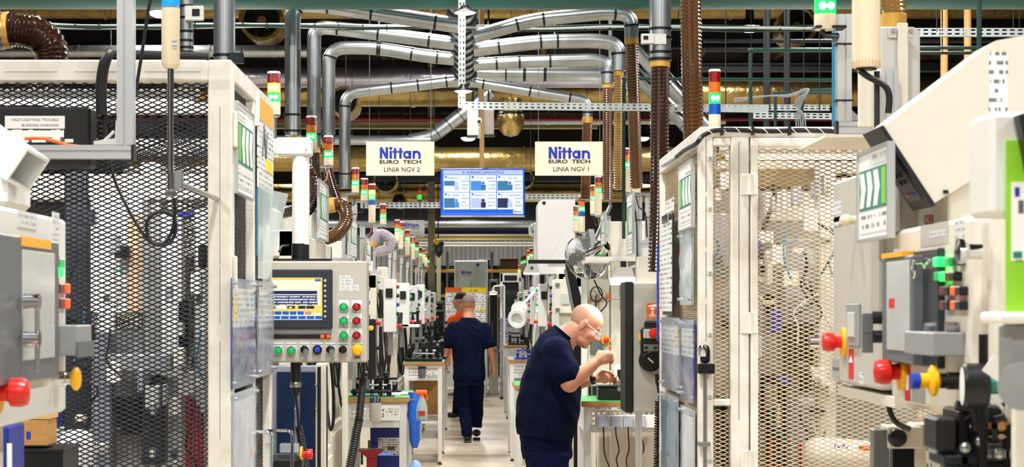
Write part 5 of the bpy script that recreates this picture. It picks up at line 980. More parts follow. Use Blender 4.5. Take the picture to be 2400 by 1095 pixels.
# cables below it
t = T('coiled_cable', 'black plug and coiled cable below the pendant panel, left one', 'cable', P(692, 1095, 7.2)); Y2 = 7.18
MB().lathe(P(693, 915, Y2), (0, 0, 1), [(.012, -.02), (.018, 0), (.018, .03), (.02, .035), (.02, .1), (.02, .115)], 18).build('plug', 'black_rubber', t); MB().lathe(P(693, 908, Y2), (0, 0, 1), [(.0205, 0), (.022, .003), (.022, .018), (.0205, .021)], 18).build('metal_ring', 'steel', t)
MB().tube(smooth_path([P(693, 925, Y2), P(697, 960, Y2), P(700, 1000, Y2)], 6), .005, 8).build('straight_cord', 'cord_black', t); coil(MB(), P(700, 1000, Y2), P(722, 1130, Y2), .012, 26, .0042).build('coil', 'cord_black', t)
t = T('coiled_cable', 'long black coiled cable hanging from the right end of the pendant panel', 'cable', P(848, 850, 7.2))
MB().tube([P(853, 850, Y2), P(852, 890, Y2)], .006, 8).build('straight_cord', 'cord_black', t); coil(MB(), P(851, 885, Y2), P(842, 980, Y2), .012, 20, .004).build('coil', 'cord_black', t); coil(MB(), P(842, 980, Y2), P(815, 1120, Y2), .014, 26, .0045).build('coil', 'cord_black', t)
t = T('stop_box', 'black box with a red stop button at the foot of the black cage', 'stop button', P(690, 1095, 6.95))
MB().box(px(610, 6.95), px(706, 6.95), 6.95, 7.08, .5, pz(1068, 6.95), .02).build('box', 'black_plastic', t); MB().box(px(655, 6.95), px(700, 6.95), 6.945, 7.0, pz(1062, 6.95), pz(1040, 6.95), .004).build('cover', 'glass', t); mushroom(t, P(704, 1065, 7.0), (1, 0, 0)); MB().box(px(600, 6.95), px(690, 6.95), 6.96, 7.08, 0, .5).build('stand', 'dark_steel', t)
# ------------------------------------------------------------ machines along both sides
def machine(sg, y0, y1, xf, label, seed, top=1.95, hood=2.25, mt='cream', depth=1.3):
    """sg=-1 left, +1 right; xf = distance of the aisle side from the middle"""
    rng = random.Random(seed); L = y1-y0; X = lambda d: sg*(xf+d)
    t = T('assembly_machine', label, 'machine', (X(depth/2), (y0+y1)/2, 0), 'assembly machines along the aisle')
    def bx(nm, d0, d1, a, b, z0, z1, m, bv=.008): return MB().box(X(d0), X(d1), a, b, z0, z1, bv).build(nm, m, t)
    bx('base', 0, depth, y0, y1, .08, .86, mt, .012); bx('plinth', .04, depth-.05, y0+.04, y1-.04, 0, .08, 'dark_steel', 0); bx('back_body', .55, depth, y0, y1, .86, top, mt); bx('bed', .02, .56, y0+.02, y1-.02, .86, .93, 'steel', .004)
    bx('near_post', .0, .07, y0, y0+.07, .86, top, mt, .004); bx('far_post', .0, .07, y1-.07, y1, .86, top, mt, .004); bx('canopy', 0, .56, y0, y1, top-.12, top, 'white_paint' if seed % 2 else mt, .006)
    bx('hood', .26, .8, y0+L*.1, y0+L*.55, top, hood, mt, .02); bx('top_box', .3, .52, y0+L*.62, y0+L*.85, top, top+.16, 'white_paint', .01)
    a = y0+.09; w = (L-.18)/2
    for k in range(2):
        d = MB().box(X(-.012), X(0), a+k*w+.01, a+(k+1)*w-.01, .14, .8, .004).build('door', mt, t); MB().box(X(-.03), X(-.012), a+k*w+w*.8, a+k*w+w*.8+.02, .4, .52, .003).build('handle', 'black_plastic', d)
    bx('spindle_column', .25, .5, y0+L*.3, y0+L*.5, .93, top-.12, 'pale_grey'); bx('slide', .12, .25, y0+L*.34, y0+L*.46, 1.15, 1.6, 'mid_grey', .004); bx('motor', .1, .3, y0+L*.66, y0+L*.8, 1.2, 1.5, 'black_metal', .03); bx('fixture', .05, .35, y0+L*.2, y0+L*.28, .93, 1.2, 'dark_steel', .01)
    for k in range(4): yy = y0+L*(.15+.2*k); MB().cyl((X(.03), yy, .93), (X(.03), yy, top-.12), .012, n=8).build('guide_rod', ['chrome', 'cream', 'cord_black', 'steel'][k], t)
    for k in range(4):
        yy = y0+L*(.12+.22*k); z = rng.uniform(1.0, 1.3); q = [(X(.02), yy, top-.15), (X(-.02), yy+.03, z+.35), (X(-.04), yy+.1, z), (X(-.01), yy+.2, z-.12), (X(.04), yy+.26, z+.25)]
        MB().tube(smooth_path(q, 6), .009, 7).build('cable', 'cord_black', t)
    for k in range(3): yy = y0+.12+k*.09; MB().lathe((X(0), yy, top-.06), (-sg, 0, 0), [(.013, 0), (.013, .01), (.009, .02), (.0, .021)], 10).build('pilot_lamp', ['button_green', 'button_red', 'white_plastic'][k], t)
    return t
LM = [(8.1, 10.2), (10.5, 12.7), (13.3, 15.4), (15.9, 18.0), (18.6, 20.8), (21.4, 23.8), (24.4, 26.8), (27.4, 30.0), (30.6, 33.4)]
LXF = [.8, .92, .9, .86, .8, .78, .78, .78, .78]; LTOP = [1.95, 1.9, 1.85, 1.9, 1.85, 1.8, 1.85, 1.8, 1.85]
for k, (a, b) in enumerate(LM): machine(-1, a, b, LXF[k], 'cream assembly machine on the left of the aisle, %s from the black cage' % ORD[k], k, [1.95, 1.9, 1.85, 1.9, 1.85, 1.8, 1.85, 1.8, 1.85][k], [2.25, 2.2, 2.3, 2.2, 2.1, 2.1, 2.1, 2.0, 2.0][k])
RM = [(8.1, 10.6), (12.3, 13.75), (15.0, 17.2), (17.8, 20.2), (21.0, 23.4), (24.0, 26.8), (27.6, 30.4), (33.5, 36.0), (36.4, 39)]
RXF = [1.08, .82, .82, .8, .8, .8, .8, .82, .82]; RTOP = [1.95, 2.05, 1.9, 1.95, 1.9, 1.85, 1.85, 1.8, 1.8]
for k, (a, b) in enumerate(RM): machine(1, a, b, RXF[k], 'cream assembly machine on the right of the aisle, %s from the tan cage' % ORD[k], k+20, [1.95, 2.05, 1.9, 1.95, 1.9, 1.85, 1.85, 1.8, 1.8][k], [2.2, 2.2, 2.3, 2.1, 2.1, 2.1, 2.0, 2.0, 2.0][k])
def under(sg, Y):
    for k, (a, b) in enumerate(LM if sg < 0 else RM):
        if a <= Y <= b-.03: return (LXF if sg < 0 else RXF)[k], (LTOP if sg < 0 else RTOP)[k]
    return None
def sign_post(sg, x, Y, zb, label, copper):
    """aluminium upright that carries a tower light on a small bracket; stands on a machine's canopy or on the floor"""
    m = under(sg, Y); xp = x+sg*.07; zf = m[1] if m else 0.0; t = T('sign_post', label, 'post', (xp, Y, zf), 'aluminium uprights of the tower lights')
    if m: profile(MB(), (xp-sg*.05, Y, zf+.02), (sg*(m[0]+.24), Y, zf+.02), .038).build('cross_bar', 'aluminium', t)
    profile(MB(), (xp, Y, zf+(.039 if m else 0)), (xp, Y, zb-.03), .038).build('upright', 'aluminium', t); MB().box(min(x-sg*.02, xp+sg*.02), max(x-sg*.02, xp+sg*.02), Y-.02, Y+.02, zb-.012, zb-.002).box(xp-.019, xp+.019, Y-.019, Y+.019, zb-.03, zb-.012).build('bracket', 'steel', t)
    MB().tube(smooth_path([(x, Y-.01, zb-.02), (x+sg*.012, Y-.022, zb-.08), (xp-sg*.02, Y-.028, zb-.12), (xp-sg*.01, Y-.026, max(zf+.06, 1.9))], 5), .004, 6).build('cable', 'cord_copper' if copper else 'cord_black', t)
    for zz in (2.12, 2.27):
        if zf+.1 < zz < zb-.05: MB().box(xp-.021, xp+.021, Y-.021, Y+.021, zz, zz+.005).build('cable_tie', 'cord_black', t)
# towers, posts and notice boards
AL = 'lens_amber_lit'
LT = [(7.2, 642, 168, (R_, AL, G_), .05, .8), (8.9, 730, 272, (R_, A_, G_), .045, .8), (9.8, 770, 318, (R_, A_, G_), .04, 0), (12.05, 833, 393, (R_, A_, G_), .045, 0), (13.0, 854, 418, (R_, A_, G_), .04, 0), (13.55, 872, 431, (R_, AL, G_, B_), .13, 0), (16.2, 898, 478, (R_, A_, G_), .05, 0),
      (19.0, 931, 515, (R_, A_, G_), .09, 0), (19.9, 940, 520, (R_, A_, G_), .16, 0), (21.4, 955, 538, (R_, A_, G_), .17, 0), (23.6, 968, 555, (R_, A_, G_), .16, 0), (25.4, 977, 565, (R_, A_, G_), .1, 0), (28.0, 986, 580, (R_, A_, G_), .16, 0), (29.4, 992, 583, (R_, A_, G_), .1, 0), (30.8, 998, 592, (R_, A_, G_), .1, 0), (32.2, 1003, 598, (R_, A_, G_), .1, 0)]
for k, (Y, u, v, le, ba, _) in enumerate(LT):
    zt = pz(v, Y); x = px(u, Y); sk = 1.1 if Y > 15 else 1.0
    tower(x, Y, zt, 'left row tower light, %s from the black cage' % ORD[k]+(', amber also lit' if AL in le else '')+(', with blue lens' if B_ in le else ''), le, .052*sk, .037*sk, ba, None if k else 2.268)
    if k > 0: sign_post(-1, x, Y, zt-.009-.037*sk*len(le)-ba, 'aluminium upright carrying the %s left row tower light' % ORD[k], k % 3 == 2)
for k, (u0, u1, v0, v1) in enumerate(((745, 766, 430, 560), (818, 833, 515, 600), (856, 866, 560, 618))):
    c = -.79; chevron_sign('notice_board', 'green chevron notice board edge-on in the left row, %s from the pendant panel' % ORD[k], c, c*F/(u0-VX), c*F/(u1-VX), pz(v1, c*F/((u0+u1)/2-VX)), pz(v0, c*F/((u0+u1)/2-VX)), -1)
RT = [(8.95, 1551, 272, (R_, A_, G_), .07), (10.45, 1491, 337, (R_, A_, G_), .16), (10.75, 1469, 347, (R_, A_, G_), .14), (13.0, 1402, 413, (R_, A_, G_), .16), (13.9, 1391, 434, (R_, A_, G_), .1), (15.2, 1363, 459, (R_, A_, G_, B_), .13), (16.4, 1350, 482, (R_, A_, G_), .1), (19.6, 1306, 520, (R_, A_, G_), .17), (20.4, 1298, 527, (R_, A_, G_), .17), (22.6, 1283, 544, (R_, A_, G_), .15), (24.6, 1269, 558, (R_, A_, G_), .15), (28.3, 1245, 582, (R_, A_, G_), .1), (29.6, 1239, 587, (R_, A_, G_), .1), (32.4, 1229, 599, (R_, A_, G_), .1), (33.4, 1224, 602, (R_, A_, G_), .1), (37.5, 1217, 622, (R_, A_, G_), .12)]
for k, (Y, u, v, le, ba) in enumerate(RT):
    zt = pz(v, Y); x = px(u, Y); sk = 1.1 if Y > 15 else 1.0
    tower(x, Y, zt, 'tower light in the right row, %s from the tan cage' % ORD[k]+(', with blue lens' if B_ in le else ''), le, .052*sk, .037*sk, ba)
    sign_post(1, x, Y, zt-.009-.037*sk*len(le)-ba, 'aluminium upright carrying the %s right row tower light' % ORD[k], k % 3 == 0)
for k, (u0, u1, v0, v1) in enumerate(((1486, 1473, 455, 595), (1420, 1412, 500, 572))):
    c = .84 if k == 0 else .79; chevron_sign('notice_board', 'green chevron notice board edge-on in the right row, %s from the tan cage' % ORD[k], c, c*F/(u0-VX), c*F/(u1-VX), pz(v1, c*F/((u0+u1)/2-VX)), pz(v0, c*F/((u0+u1)/2-VX)), 1)
# control boxes that stick out to the aisle, buttons on the aisle side
def control_box(sg, xi, xo, y, d, z0, z1, label, seed, mt='white_paint'):
    m = under(sg, y); xo = min(xo, m[0]-.06) if m else xo; xi = min(xi, xo-.1)
    t = T('control_box', label, 'control box', (sg*(xi+xo)/2, y, z0), 'control boxes beside the aisle')
    MB().box(sg*xi, sg*xo, y, y+d, z0, z1, .008).build('box', mt, t); h = z1-z0
    for r in range(4):
        for c in range(2):
            p = (sg*xi, y+d*(.3+.4*c), z1-h*(.14+.17*r)); m = ['button_green', 'button_red', 'white_plastic', 'black_plastic', 'button_green', 'blue_plastic', 'chrome', 'black_plastic'][(r*2+c+seed) % 8]
            MB().lathe(p, (-sg, 0, 0), [(.018, 0), (.018, .012), (.013, .022), (.0, .026)], 12).build('push_button', m, t)
    p = Vector((sg*xi, y+d*.5, z0+h*.12)); MB().lathe(p, (-sg, 0, 0), [(.026, 0), (.026, .004), (.012, .005), (.012, .02), (.021, .026), (.02, .04), (.0, .044)], 14).build('stop_button', 'red_plastic', t)
    MB().box(sg*(xi+xo)/2-.02, sg*(xi+xo)/2+.02, y+d*.3, y+d*.7, z0-.2, z0).build('bracket', 'steel', t); MB().box(sg*(xi+.03), sg*(xi+.09), y-.02, y, z1-.16, z1-.08, .004).build('side_socket', 'black_plastic', t); m = under(sg, y); MB().box(sg*xo, sg*((m[0] if m else xo+.1)), y+d*.3, y+d*.7, z0+.05, z0+.12).build('arm', 'pale_grey', t)
for k, (xi, xo, y, d, z0, z1) in enumerate(((.66, .86, 10.9, .2, 1.38, 1.88), (.69, .88, 15.9, .22, 1.40, 1.86), (.66, .82, 18.2, .22, 1.42, 1.86), (.66, .8, 20.2, .22, 1.42, 1.86), (.62, .78, 22.2, .3, 1.42, 1.9), (.66, .8, 25.2, .3, 1.42, 1.86), (.66, .8, 28.2, .3, 1.42, 1.86))):
    control_box(-1, xi, xo, y, d, z0, z1, 'white control box with a red stop button on the left, %s from the pendant panel' % ORD[k], k)
for k, (xi, xo, y, d, z0, z1) in enumerate(((.72, .85, 15.8, .2, 1.42, 1.85), (.7, .83, 18.8, .22, 1.42, 1.86), (.69, .82, 21.5, .25, 1.42, 1.86), (.7, .84, 24.8, .25, 1.42, 1.86), (.7, .84, 28, .25, 1.42, 1.86))):
    control_box(1, xi, xo, y, d, z0, z1, 'white control box with a red stop button on the right, %s behind the worker' % ORD[k], k+3)
# ------------------------------------------------------------ work tables
def perforated(mb, x0, x1, z0, z1, y, nx, nz, hole=.45, th=.002):
    cw, ch = (x1-x0)/nx, (z1-z0)/nz
    for j in range(nz+1): mb.box(x0, x1, y, y+th, max(z0, z0+ch*(j-.5+hole/2)), min(z1, z0+ch*(j+.5-hole/2)))
    for j in range(nz):
        for i in range(nx+1): mb.box(max(x0, x0+cw*(i-.5+hole/2)), min(x1, x0+cw*(i+.5-hole/2)), y, y+th, z0+ch*(j+.5-hole/2), z0+ch*(j+.5+hole/2))
    return mb
def table(label, x0, x1, y0, y1, zt, top='green_mat', apron=.16, nx=18, leg=.045, shelf=None):
    t = T('work_table', label, 'table', ((x0+x1)/2, (y0+y1)/2, 0), 'white work tables')
    MB().box(x0, x1, y0, y1, zt-.035, zt-.004, .003).build('table_top', 'wood', t); MB().box(x0+.002, x1-.002, y0+.002, y1-.002, zt-.004, zt, .001).build('table_mat', top, t)
    for x in (x0+.015, x1-.015-leg):
        for y in (y0+.02, y1-.02-leg): l = MB().box(x, x+leg, y, y+leg, .03, zt-.035, .003).build('leg', 'white_paint', t); MB().lathe((x+leg/2, y+leg/2, 0), (0, 0, 1), [(.022, 0), (.022, .01), (.008, .014), (.008, .035)], 12).build('foot', 'black_plastic', l)
    perforated(MB(), x0+.06, x1-.06, zt-.035-apron*.75, zt-.06, y0+.025, nx, 3).build('perforated_apron', 'white_paint', t); MB().box(x0+.06, x1-.06, y0+.02, y0+.05, zt-.035-apron, zt-.035-apron*.75, .002).build('lower_rail', 'white_paint', t); MB().box(x0+.06, x1-.06, y0+.02, y0+.05, zt-.06, zt-.035).build('upper_rail', 'white_paint', t)
    for x in (x0+.02, x1-.05): MB().box(x, x+.03, y0+.07, y1-.07, zt-.035-apron, zt-.035, .002).build('side_rail', 'white_paint', t)
    if shelf: MB().box(x0+.03, x1-.03, y0+.08, y1-.08, shelf, shelf+.02).build('lower_shelf', 'white_paint', t)
    return t
def jig(label, x, y, z, w, d, h, seed, mt='black_metal', group='assembly jigs on the tables', cat='jig'):
    rng = random.Random(seed); t = T('assembly_jig', label, cat, (x, y, z), group)
    MB().box(x-w/2, x+w/2, y-d/2, y+d/2, z, z+h*.12, .004).build('base_plate', mt, t)
    for k in range(5):
        a = x-w/2+w*(.12+.19*k); hh = h*rng.uniform(.4, 1.0); b = y+rng.uniform(-.3, .3)*d
        MB().box(a-w*.05, a+w*.05, b-d*.1, b+d*.1, z+h*.12, z+hh, .003).build('post', [mt, 'steel', mt, mt, mt][k], t)
        MB().cyl((a, b-d*.1, z+hh*.85), (a, b-d*.3, z+hh*.85), h*.06, n=10).build('knob', ['chrome', mt, 'black_plastic', mt, 'steel'][k], t)
    MB().box(x-w*.42, x+w*.42, y-d*.05, y+d*.05, z+h*.5, z+h*.6, .003).build('cross_bar', mt, t); MB().cyl((x-w*.3, y-d*.2, z+h*.3), (x+w*.3, y-d*.2, z+h*.3), h*.05, n=10).build('shaft', 'steel', t); return t
ZT1 = 1.03
table('white table with a green top and pen cup, left below the pendant panel', -.87, -.435, 11.85, 12.9, ZT1, nx=15)
jig('black jig with round posts on the first left green table', -.68, 12.6, ZT1, .34, .3, .17, 1); jig('flat black tray jig on the first left green table', -.68, 12.0, ZT1, .3, .16, .05, 2)
for k, (x, h) in enumerate(((-.63, .1), (-.575, .075))): tag(MB().lathe((x, 12.15, ZT1), (0, 0, 1), [(.016, 0), (.016, h*.3), (.013, h*.32), (.013, h)], 14).build('black_pin', 'black_metal'), ['taller', 'shorter'][k]+' black pin standing on the first left green table', 'pin')
t = T('paper_stack', 'white papers lying on the first left green table', 'papers', (-.52, 12.3, ZT1))
for k in range(3): MB().box(-.06, .06, -.15, .15, .002*k, .002*k+.0015, mtx=Matrix.Translation((-.53+.02*k, 12.35, ZT1)) @ Matrix.Rotation(.3*k-.2, 4, 'Z')).build('sheet', 'sign_white', t)
Y = 11.84
t = T('pen_cup', 'grey cup of pens hooked on the first left table apron', 'cup', P(878, 990, Y)); c = P(879, 988, Y-.045)
MB().lathe(c, (0, 0, 1), [(.0, 0), (.036, .001), (.04, .12), (.037, .12), (.034, .01)], 20, caps=False).build('cup', 'grey_panel', t)
for k in range(6): a = k*1.1; MB().cyl(c+Vector((.015*math.cos(a), .012*math.sin(a), .02)), c+Vector((.03*math.cos(a), .025*math.sin(a), .15+.01*(k % 3))), .006, n=7).build('pen', ['black_plastic', 'blue_plastic', 'blue_pipe', 'black_plastic', 'blue_plastic', 'steel'][k], t)
t = T('table_label', 'small printed label with colour marks on the first left table apron', 'label', P(915, 985, Y)); MB().box(px(893, Y), px(938, Y), Y-.002, Y, pz(986, Y), pz(950, Y)).build('card', 'sign_white', t); MB().box(px(902, Y), px(934, Y), Y-.003, Y-.002, pz(976, Y), pz(957, Y)).build('print_lines', 'paper_x', t)
for k, m in enumerate(('ink_black', 'ink_yellow', 'ink_red', 'sign_green')): MB().box(px(896, Y), px(900, Y), Y-.003, Y-.002, pz(963+5*k, Y), pz(959.5+5*k, Y)).build('colour_mark', m, t)
Y = 12.6
t = T('information_board', 'blue board with a printed poster under the first left table', 'board', P(905, 1095, Y)); MB().box(px(868, Y), px(952, Y), Y, Y+.02, 0, pz(1003, Y)).build('board', 'blue_board', t); o = MB().box(px(886, Y), px(938, Y), Y-.003, Y, pz(1068, Y), pz(1026, Y)).build('poster', 'paper_x', t); MB().box(px(908, Y), px(925, Y), Y-.004, Y-.003, pz(1056, Y), pz(1046, Y)).build('poster_picture', 'ink_grey', o); MB().box(px(890, Y), px(920, Y), Y-.004, Y-.003, pz(1066, Y), pz(1061, Y)).build('blue_patch', 'scr_skyblue', o); nittan(o, 'ink_blue', 889, 897, 1029, 1033, Y-.004)
Y = 12.1
t = T('red_stand', 'dark red metal stand under the first left table', 'stand', P(868, 1200, Y)); MB().prism([(px(838, Y), pz(1056, Y)), (px(900, Y), pz(1056, Y)), (px(880, Y), pz(1072, Y)), (px(858, Y), pz(1072, Y))], 'y', Y, Y+.2).build('top', 'red_paint', t); MB().box(px(858, Y), px(880, Y), Y+.05, Y+.15, 0, pz(1070, Y)).build('column', 'red_paint', t); MB().box(px(842, Y), px(900, Y), Y-.02, Y+.22, 0, .02).build('foot', 'red_paint', t)
Y = 12.2; x = px(972, Y)
t = T('waste_bag', 'blue plastic waste bag hanging at the end of the first left table', 'bag', (x, Y, .6)); b = MB()
b.lathe((x, Y, pz(1050, Y)), (0, 0, 1), [(.02, 0), (.035, .05), (.04, .15), (.05, .22), (.045, .26), (.05, .33), (.043, .37)], 14); b.build('bag', 'bag_blue', t); MB().lathe((x, Y, pz(928, Y)), (0, 0, 1), [(.04, 0), (.044, .003), (.044, .012), (.04, .015)], 16).build('ring', 'steel', t); MB().box(-.45, x, Y-.006, Y+.006, pz(928, Y), pz(925, Y)).build('hook', 'steel', t)
t = T('pale_bag', 'pale blue crumpled bag on the floor at the end of the first left table', 'bag', P(974, 1140, 12.3)); MB().sph((px(973, 12.3), 12.3, .5), (.05, .06, .09), 14, 9).lathe((px(973, 12.3), 12.3, 0), (0, 0, 1), [(.06, 0), (.075, .2), (.06, .42), (.03, .5)], 14).build('bag', 'bag_pale', t)
Y = 11.9; c = P(989, 985, Y)
t = T('spray_bottle', 'clear spray bottle with orange trigger and green liquid beside first left table', 'bottle', c); MB().lathe(c, (0, 0, 1), [(.0, 0), (.036, .002), (.038, .01), (.037, .07), (.033, .1), (.02, .135), (.014, .15)], 18).build('bottle', 'bottle_clear', t); MB().lathe(c+Vector((0, 0, .003)), (0, 0, 1), [(.0, 0), (.034, .001), (.035, .06), (.0, .061)], 18).build('liquid', 'green_liquid', t)
MB().box(c.x-.045, c.x+.035, Y-.014, Y+.014, c.z+.165, c.z+.195, .008).box(c.x-.012, c.x+.012, Y-.012, Y+.012, c.z+.148, c.z+.167, .002).tube([(c.x+.025, Y, c.z+.168), (c.x+.035, Y, c.z+.145), (c.x+.03, Y, c.z+.125)], .006, 6).build('trigger_head', 'orange_plastic', t); MB().box(-.46, c.x-.03, Y-.004, Y+.004, c.z+.13, c.z+.137).build('hook', 'steel', t); MB().box(c.x-.02, c.x+.02, Y-.0385, Y-.037, c.z+.03, c.z+.06).build('label_patch', 'ink_red', t)
# glass fronted cabinet under the panel
Y = 8.0
t = T('glass_cabinet', 'narrow cabinet with dark blue glass doors below the pendant panel', 'cabinet', P(710, 1200, Y)); MB().box(px(600, Y), px(764, Y), Y+.02, Y+.09, 0, pz(858, Y), .004).build('frame', 'crate_grey', t)
for u0, u1 in ((648, 690), (703, 738)): d = MB().box(px(u0, Y), px(u1, Y), Y, Y+.02, .3, pz(872, Y), .003).build('glass_door', 'dark_glass', t); MB().tube(elbow([P(u1+2, 900, Y), P(u1+2, 900, Y-.03), P(u1+2, 960, Y-.03), P(u1+2, 960, Y)], .01), .004, 8).build('handle', 'chrome', d)
MB().box(px(740, Y), px(764, Y), Y-.01, Y+.1, 0, pz(852, Y), .004).build('cream_post', 'cream', t); MB().cyl(P(748, 1200, Y-.03), P(748, 860, Y-.03), .008, n=8).build('conduit', 'cord_black', t)
# second left table and things on it
table('white table with a wooden edge holding black jigs, second on the left', -.75, -.33, 18.85, 20.4, 1.06, nx=14, shelf=.42)
jig('large black jig on the second left table', -.54, 19.1, 1.06, .38, .4, .26, 11); jig('black jig behind on the second left table', -.5, 19.9, 1.06, .36, .4, .3, 12)
t = T('glass_jar', 'dark glass jar hooked on the second left table apron', 'jar', P(990, 880, 18.8)); MB().lathe(P(989, 887, 18.8), (0, 0, 1), [(.0, 0), (.034, .002), (.04, .09), (.04, .1), (.036, .105)], 16).build('jar', 'hmi_grey', t); MB().lathe(P(989, 864, 18.8), (0, 0, 1), [(.042, 0), (.042, .02), (.0, .022)], 16).build('lid', 'black_plastic', t)
tag(MB().box(px(1000, 18.83), px(1026, 18.83), 18.83, 18.84, pz(880, 18.83), pz(868, 18.83)).build('label_card', 'paper_x'), 'white label card on the second left table apron', 'label')
t = T('wall_shelf', 'white bracket shelf carrying a black device above the second left table', 'shelf', (-.7, 18.6, 1.42)); MB().box(-.86, -.56, 18.2, 18.6, 1.42, 1.45, .003).build('board', 'white_paint', t); MB().prism([(-.86, 1.25), (-.86, 1.42), (-.7, 1.42)], 'y', 18.3, 18.32).build('bracket', 'white_paint', t)
jig('black device with round gauges on the white bracket shelf', -.68, 18.4, 1.45, .26, .2, .2, 13); t = T('dark_cup', 'dark glass beaker hanging left of the white bracket shelf', 'beaker', (-.79, 17.9, 1.4)); MB().lathe((-.77, 17.9, 1.42), (0, 0, 1), [(.0, 0), (.05, .004), (.06, .14), (.055, .15)], 16).build('beaker', 'hmi_dark', t); MB().box(-.86, -.77, 17.88, 17.92, 1.56, 1.58).build('hook', 'steel', t)
table('white table further back holding black jigs, third on the left', -.73, -.36, 22.4, 24.4, 1.06, nx=12); jig('black jig on the third left table', -.55, 22.8, 1.06, .36, .4, .35, 14); jig('black jig with tall posts on the third left table', -.5, 23.7, 1.06, .3, .4, .42, 15)
tag(MB().box(-.68, -.38, 20.0, 20.02, .45, .98).build('wooden_panel', 'wood'), 'wooden panel closing the back of the second left table', 'panel')
# yellow button station at the pendant side
Y = 8.0
t = T('button_station', 'black button station with red and yellow buttons right of the pendant panel', 'button station', P(870, 780, Y)); MB().box(px(862, Y), px(880, Y), Y, Y+.12, pz(890, Y), pz(748, Y), .004).build('box', 'black_plastic', t); MB().lathe(P(870, 769, Y), (0, -1, 0), [(.008, 0), (.012, .005), (.011, .015), (.0, .018)], 14).build('yellow_button', 'yellow_plastic', t); MB().lathe(P(879, 757, Y+.05), (1, 0, 0), [(.008, 0), (.008, .01), (.013, .014), (.012, .025), (.0, .028)], 14).build('red_button', 'red_plastic', t); MB().cyl(P(878, 815, Y+.05), P(888, 815, Y+.05), .01, n=12).build('socket', 'black_metal', t); MB().box(px(800, Y), px(866, Y), Y+.06, Y+.1, pz(790, Y), pz(775, Y)).build('arm', 'steel', t); MB().box(px(800, Y), px(812, Y), Y+.05, Y+.11, 0, pz(775, Y)).build('post', 'cream', t)
# ------------------------------------------------------------ right tables
table('white table with a green top where the man works, right', .655, 1.3, 11.35, 12.1, ZT1, nx=16)
Y = 11.3
t = T('socket_strip', 'row of four grey power sockets with black plugs on the right table apron', 'socket strip', P(1455, 1000, Y)); MB().box(px(1400, Y), px(1545, Y), Y+.02, Y+.06, pz(1004, Y), pz(974, Y), .004).build('trunking', 'white_plastic', t)
for k in range(4):
    u = 1414+29*k; o = MB().box(px(u-12, Y), px(u+12, Y), Y, Y+.02, pz(1001, Y), pz(975, Y), .004).build('socket', 'mid_grey', t); MB().prism([(Y-.025, pz(1000, Y)), (Y, pz(1002, Y)), (Y, pz(977, Y))], 'x', px(u-11, Y), px(u+11, Y)).build('flap', 'crate_grey', o)
    MB().tube(smooth_path([P(u, 998, Y-.012), P(u+1, 1020, Y-.02), P(u+2+(k % 2)*6, 1055, Y-.02), P(u+8-k*6, 1080, Y), P(u+30-k*14, 1125, Y+.05)], 6), .0045, 7).build('plug_cord', 'cord_black', o)
for k, (u0, u1) in enumerate(((1401, 1430), (1432, 1455))): tag(MB().box(px(u0, 11.345), px(u1, 11.345), 11.345, 11.355, pz(962, 11.345), pz(955, 11.345)).build('label_card', 'paper_x'), 'narrow label strip on the right table edge, '+['left one', 'right one'][k], 'label')
t = T('tool_case', 'black tool case with a steel latch on the right green table', 'case', (.84, 11.6, ZT1)); Y = 11.5
MB().box(px(1402, Y), px(1475, Y), Y, Y+.2, ZT1, ZT1+.075, .006).build('lower_shell', 'black_plastic', t); MB().box(px(1401, Y), px(1475, Y), Y-.002, Y+.2, ZT1+.077, ZT1+.09, .003).build('lid_rim', 'black_metal', t); MB().box(px(1447, Y), px(1459, Y), Y-.006, Y, ZT1+.055, ZT1+.083, .001).build('latch', 'steel', t)
t = T('test_device', 'small white device with a black face standing on the tool case', 'device', (.86, 11.6, ZT1+.09)); MB().prism([(px(1441, Y), ZT1+.1), (px(1472, Y), ZT1+.1), (px(1472, Y), ZT1+.22), (px(1446, Y), ZT1+.22), (px(1441, Y), ZT1+.19)], 'y', Y+.05, Y+.15).build('body', 'white_plastic', t); MB().box(px(1448, Y), px(1470, Y), Y+.046, Y+.05, ZT1+.11, ZT1+.19, .002).build('face', 'black_plastic', t); MB().lathe((px(1450, Y), Y+.02, ZT1+.09), (0, 0, 1), [(.02, 0), (.02, .03), (.015, .035)], 14).build('cup', 'hmi_grey', t)
t = T('work_piece', 'small copper coloured part beside the white device on the tool case', 'part', (.9, 11.52, ZT1+.09)); MB().lathe((px(1462, Y), Y+.03, ZT1+.09), (0, 0, 1), [(.014, 0), (.014, .02), (.008, .022), (.008, .04)], 12).build('body', 'cord_copper', t); MB().lathe((px(1462, Y), Y+.03, ZT1+.13), (0, 0, 1), [(.011, 0), (.011, .008), (.0, .01)], 10).build('head', 'steel', t)
table('white table with a blue jig, second on the right', .345, .75, 19.3, 20.5, 1.07, top='crate_grey', nx=12, shelf=.3); jig('bright blue jig on the second right table', .56, 19.5, 1.07, .3, .3, .17, 21, 'blue_plastic')
table('white table in the background with crates behind, third on the right', .42, .75, 26.8, 28.4, 1.07, nx=10, top='wood', shelf=.45); jig('dark jig on the third right table', .62, 27.2, 1.07, .3, .3, .2, 22)
table('small green topped table just behind the working man', .29, .72, 13.7, 14.6, ZT1, nx=10)
tag(MB().box(.46, .56, 26.95, 27.1, .47, .64, .01).build('red_box', 'red_plastic'), 'small red box on the shelf of the third right table', 'box')
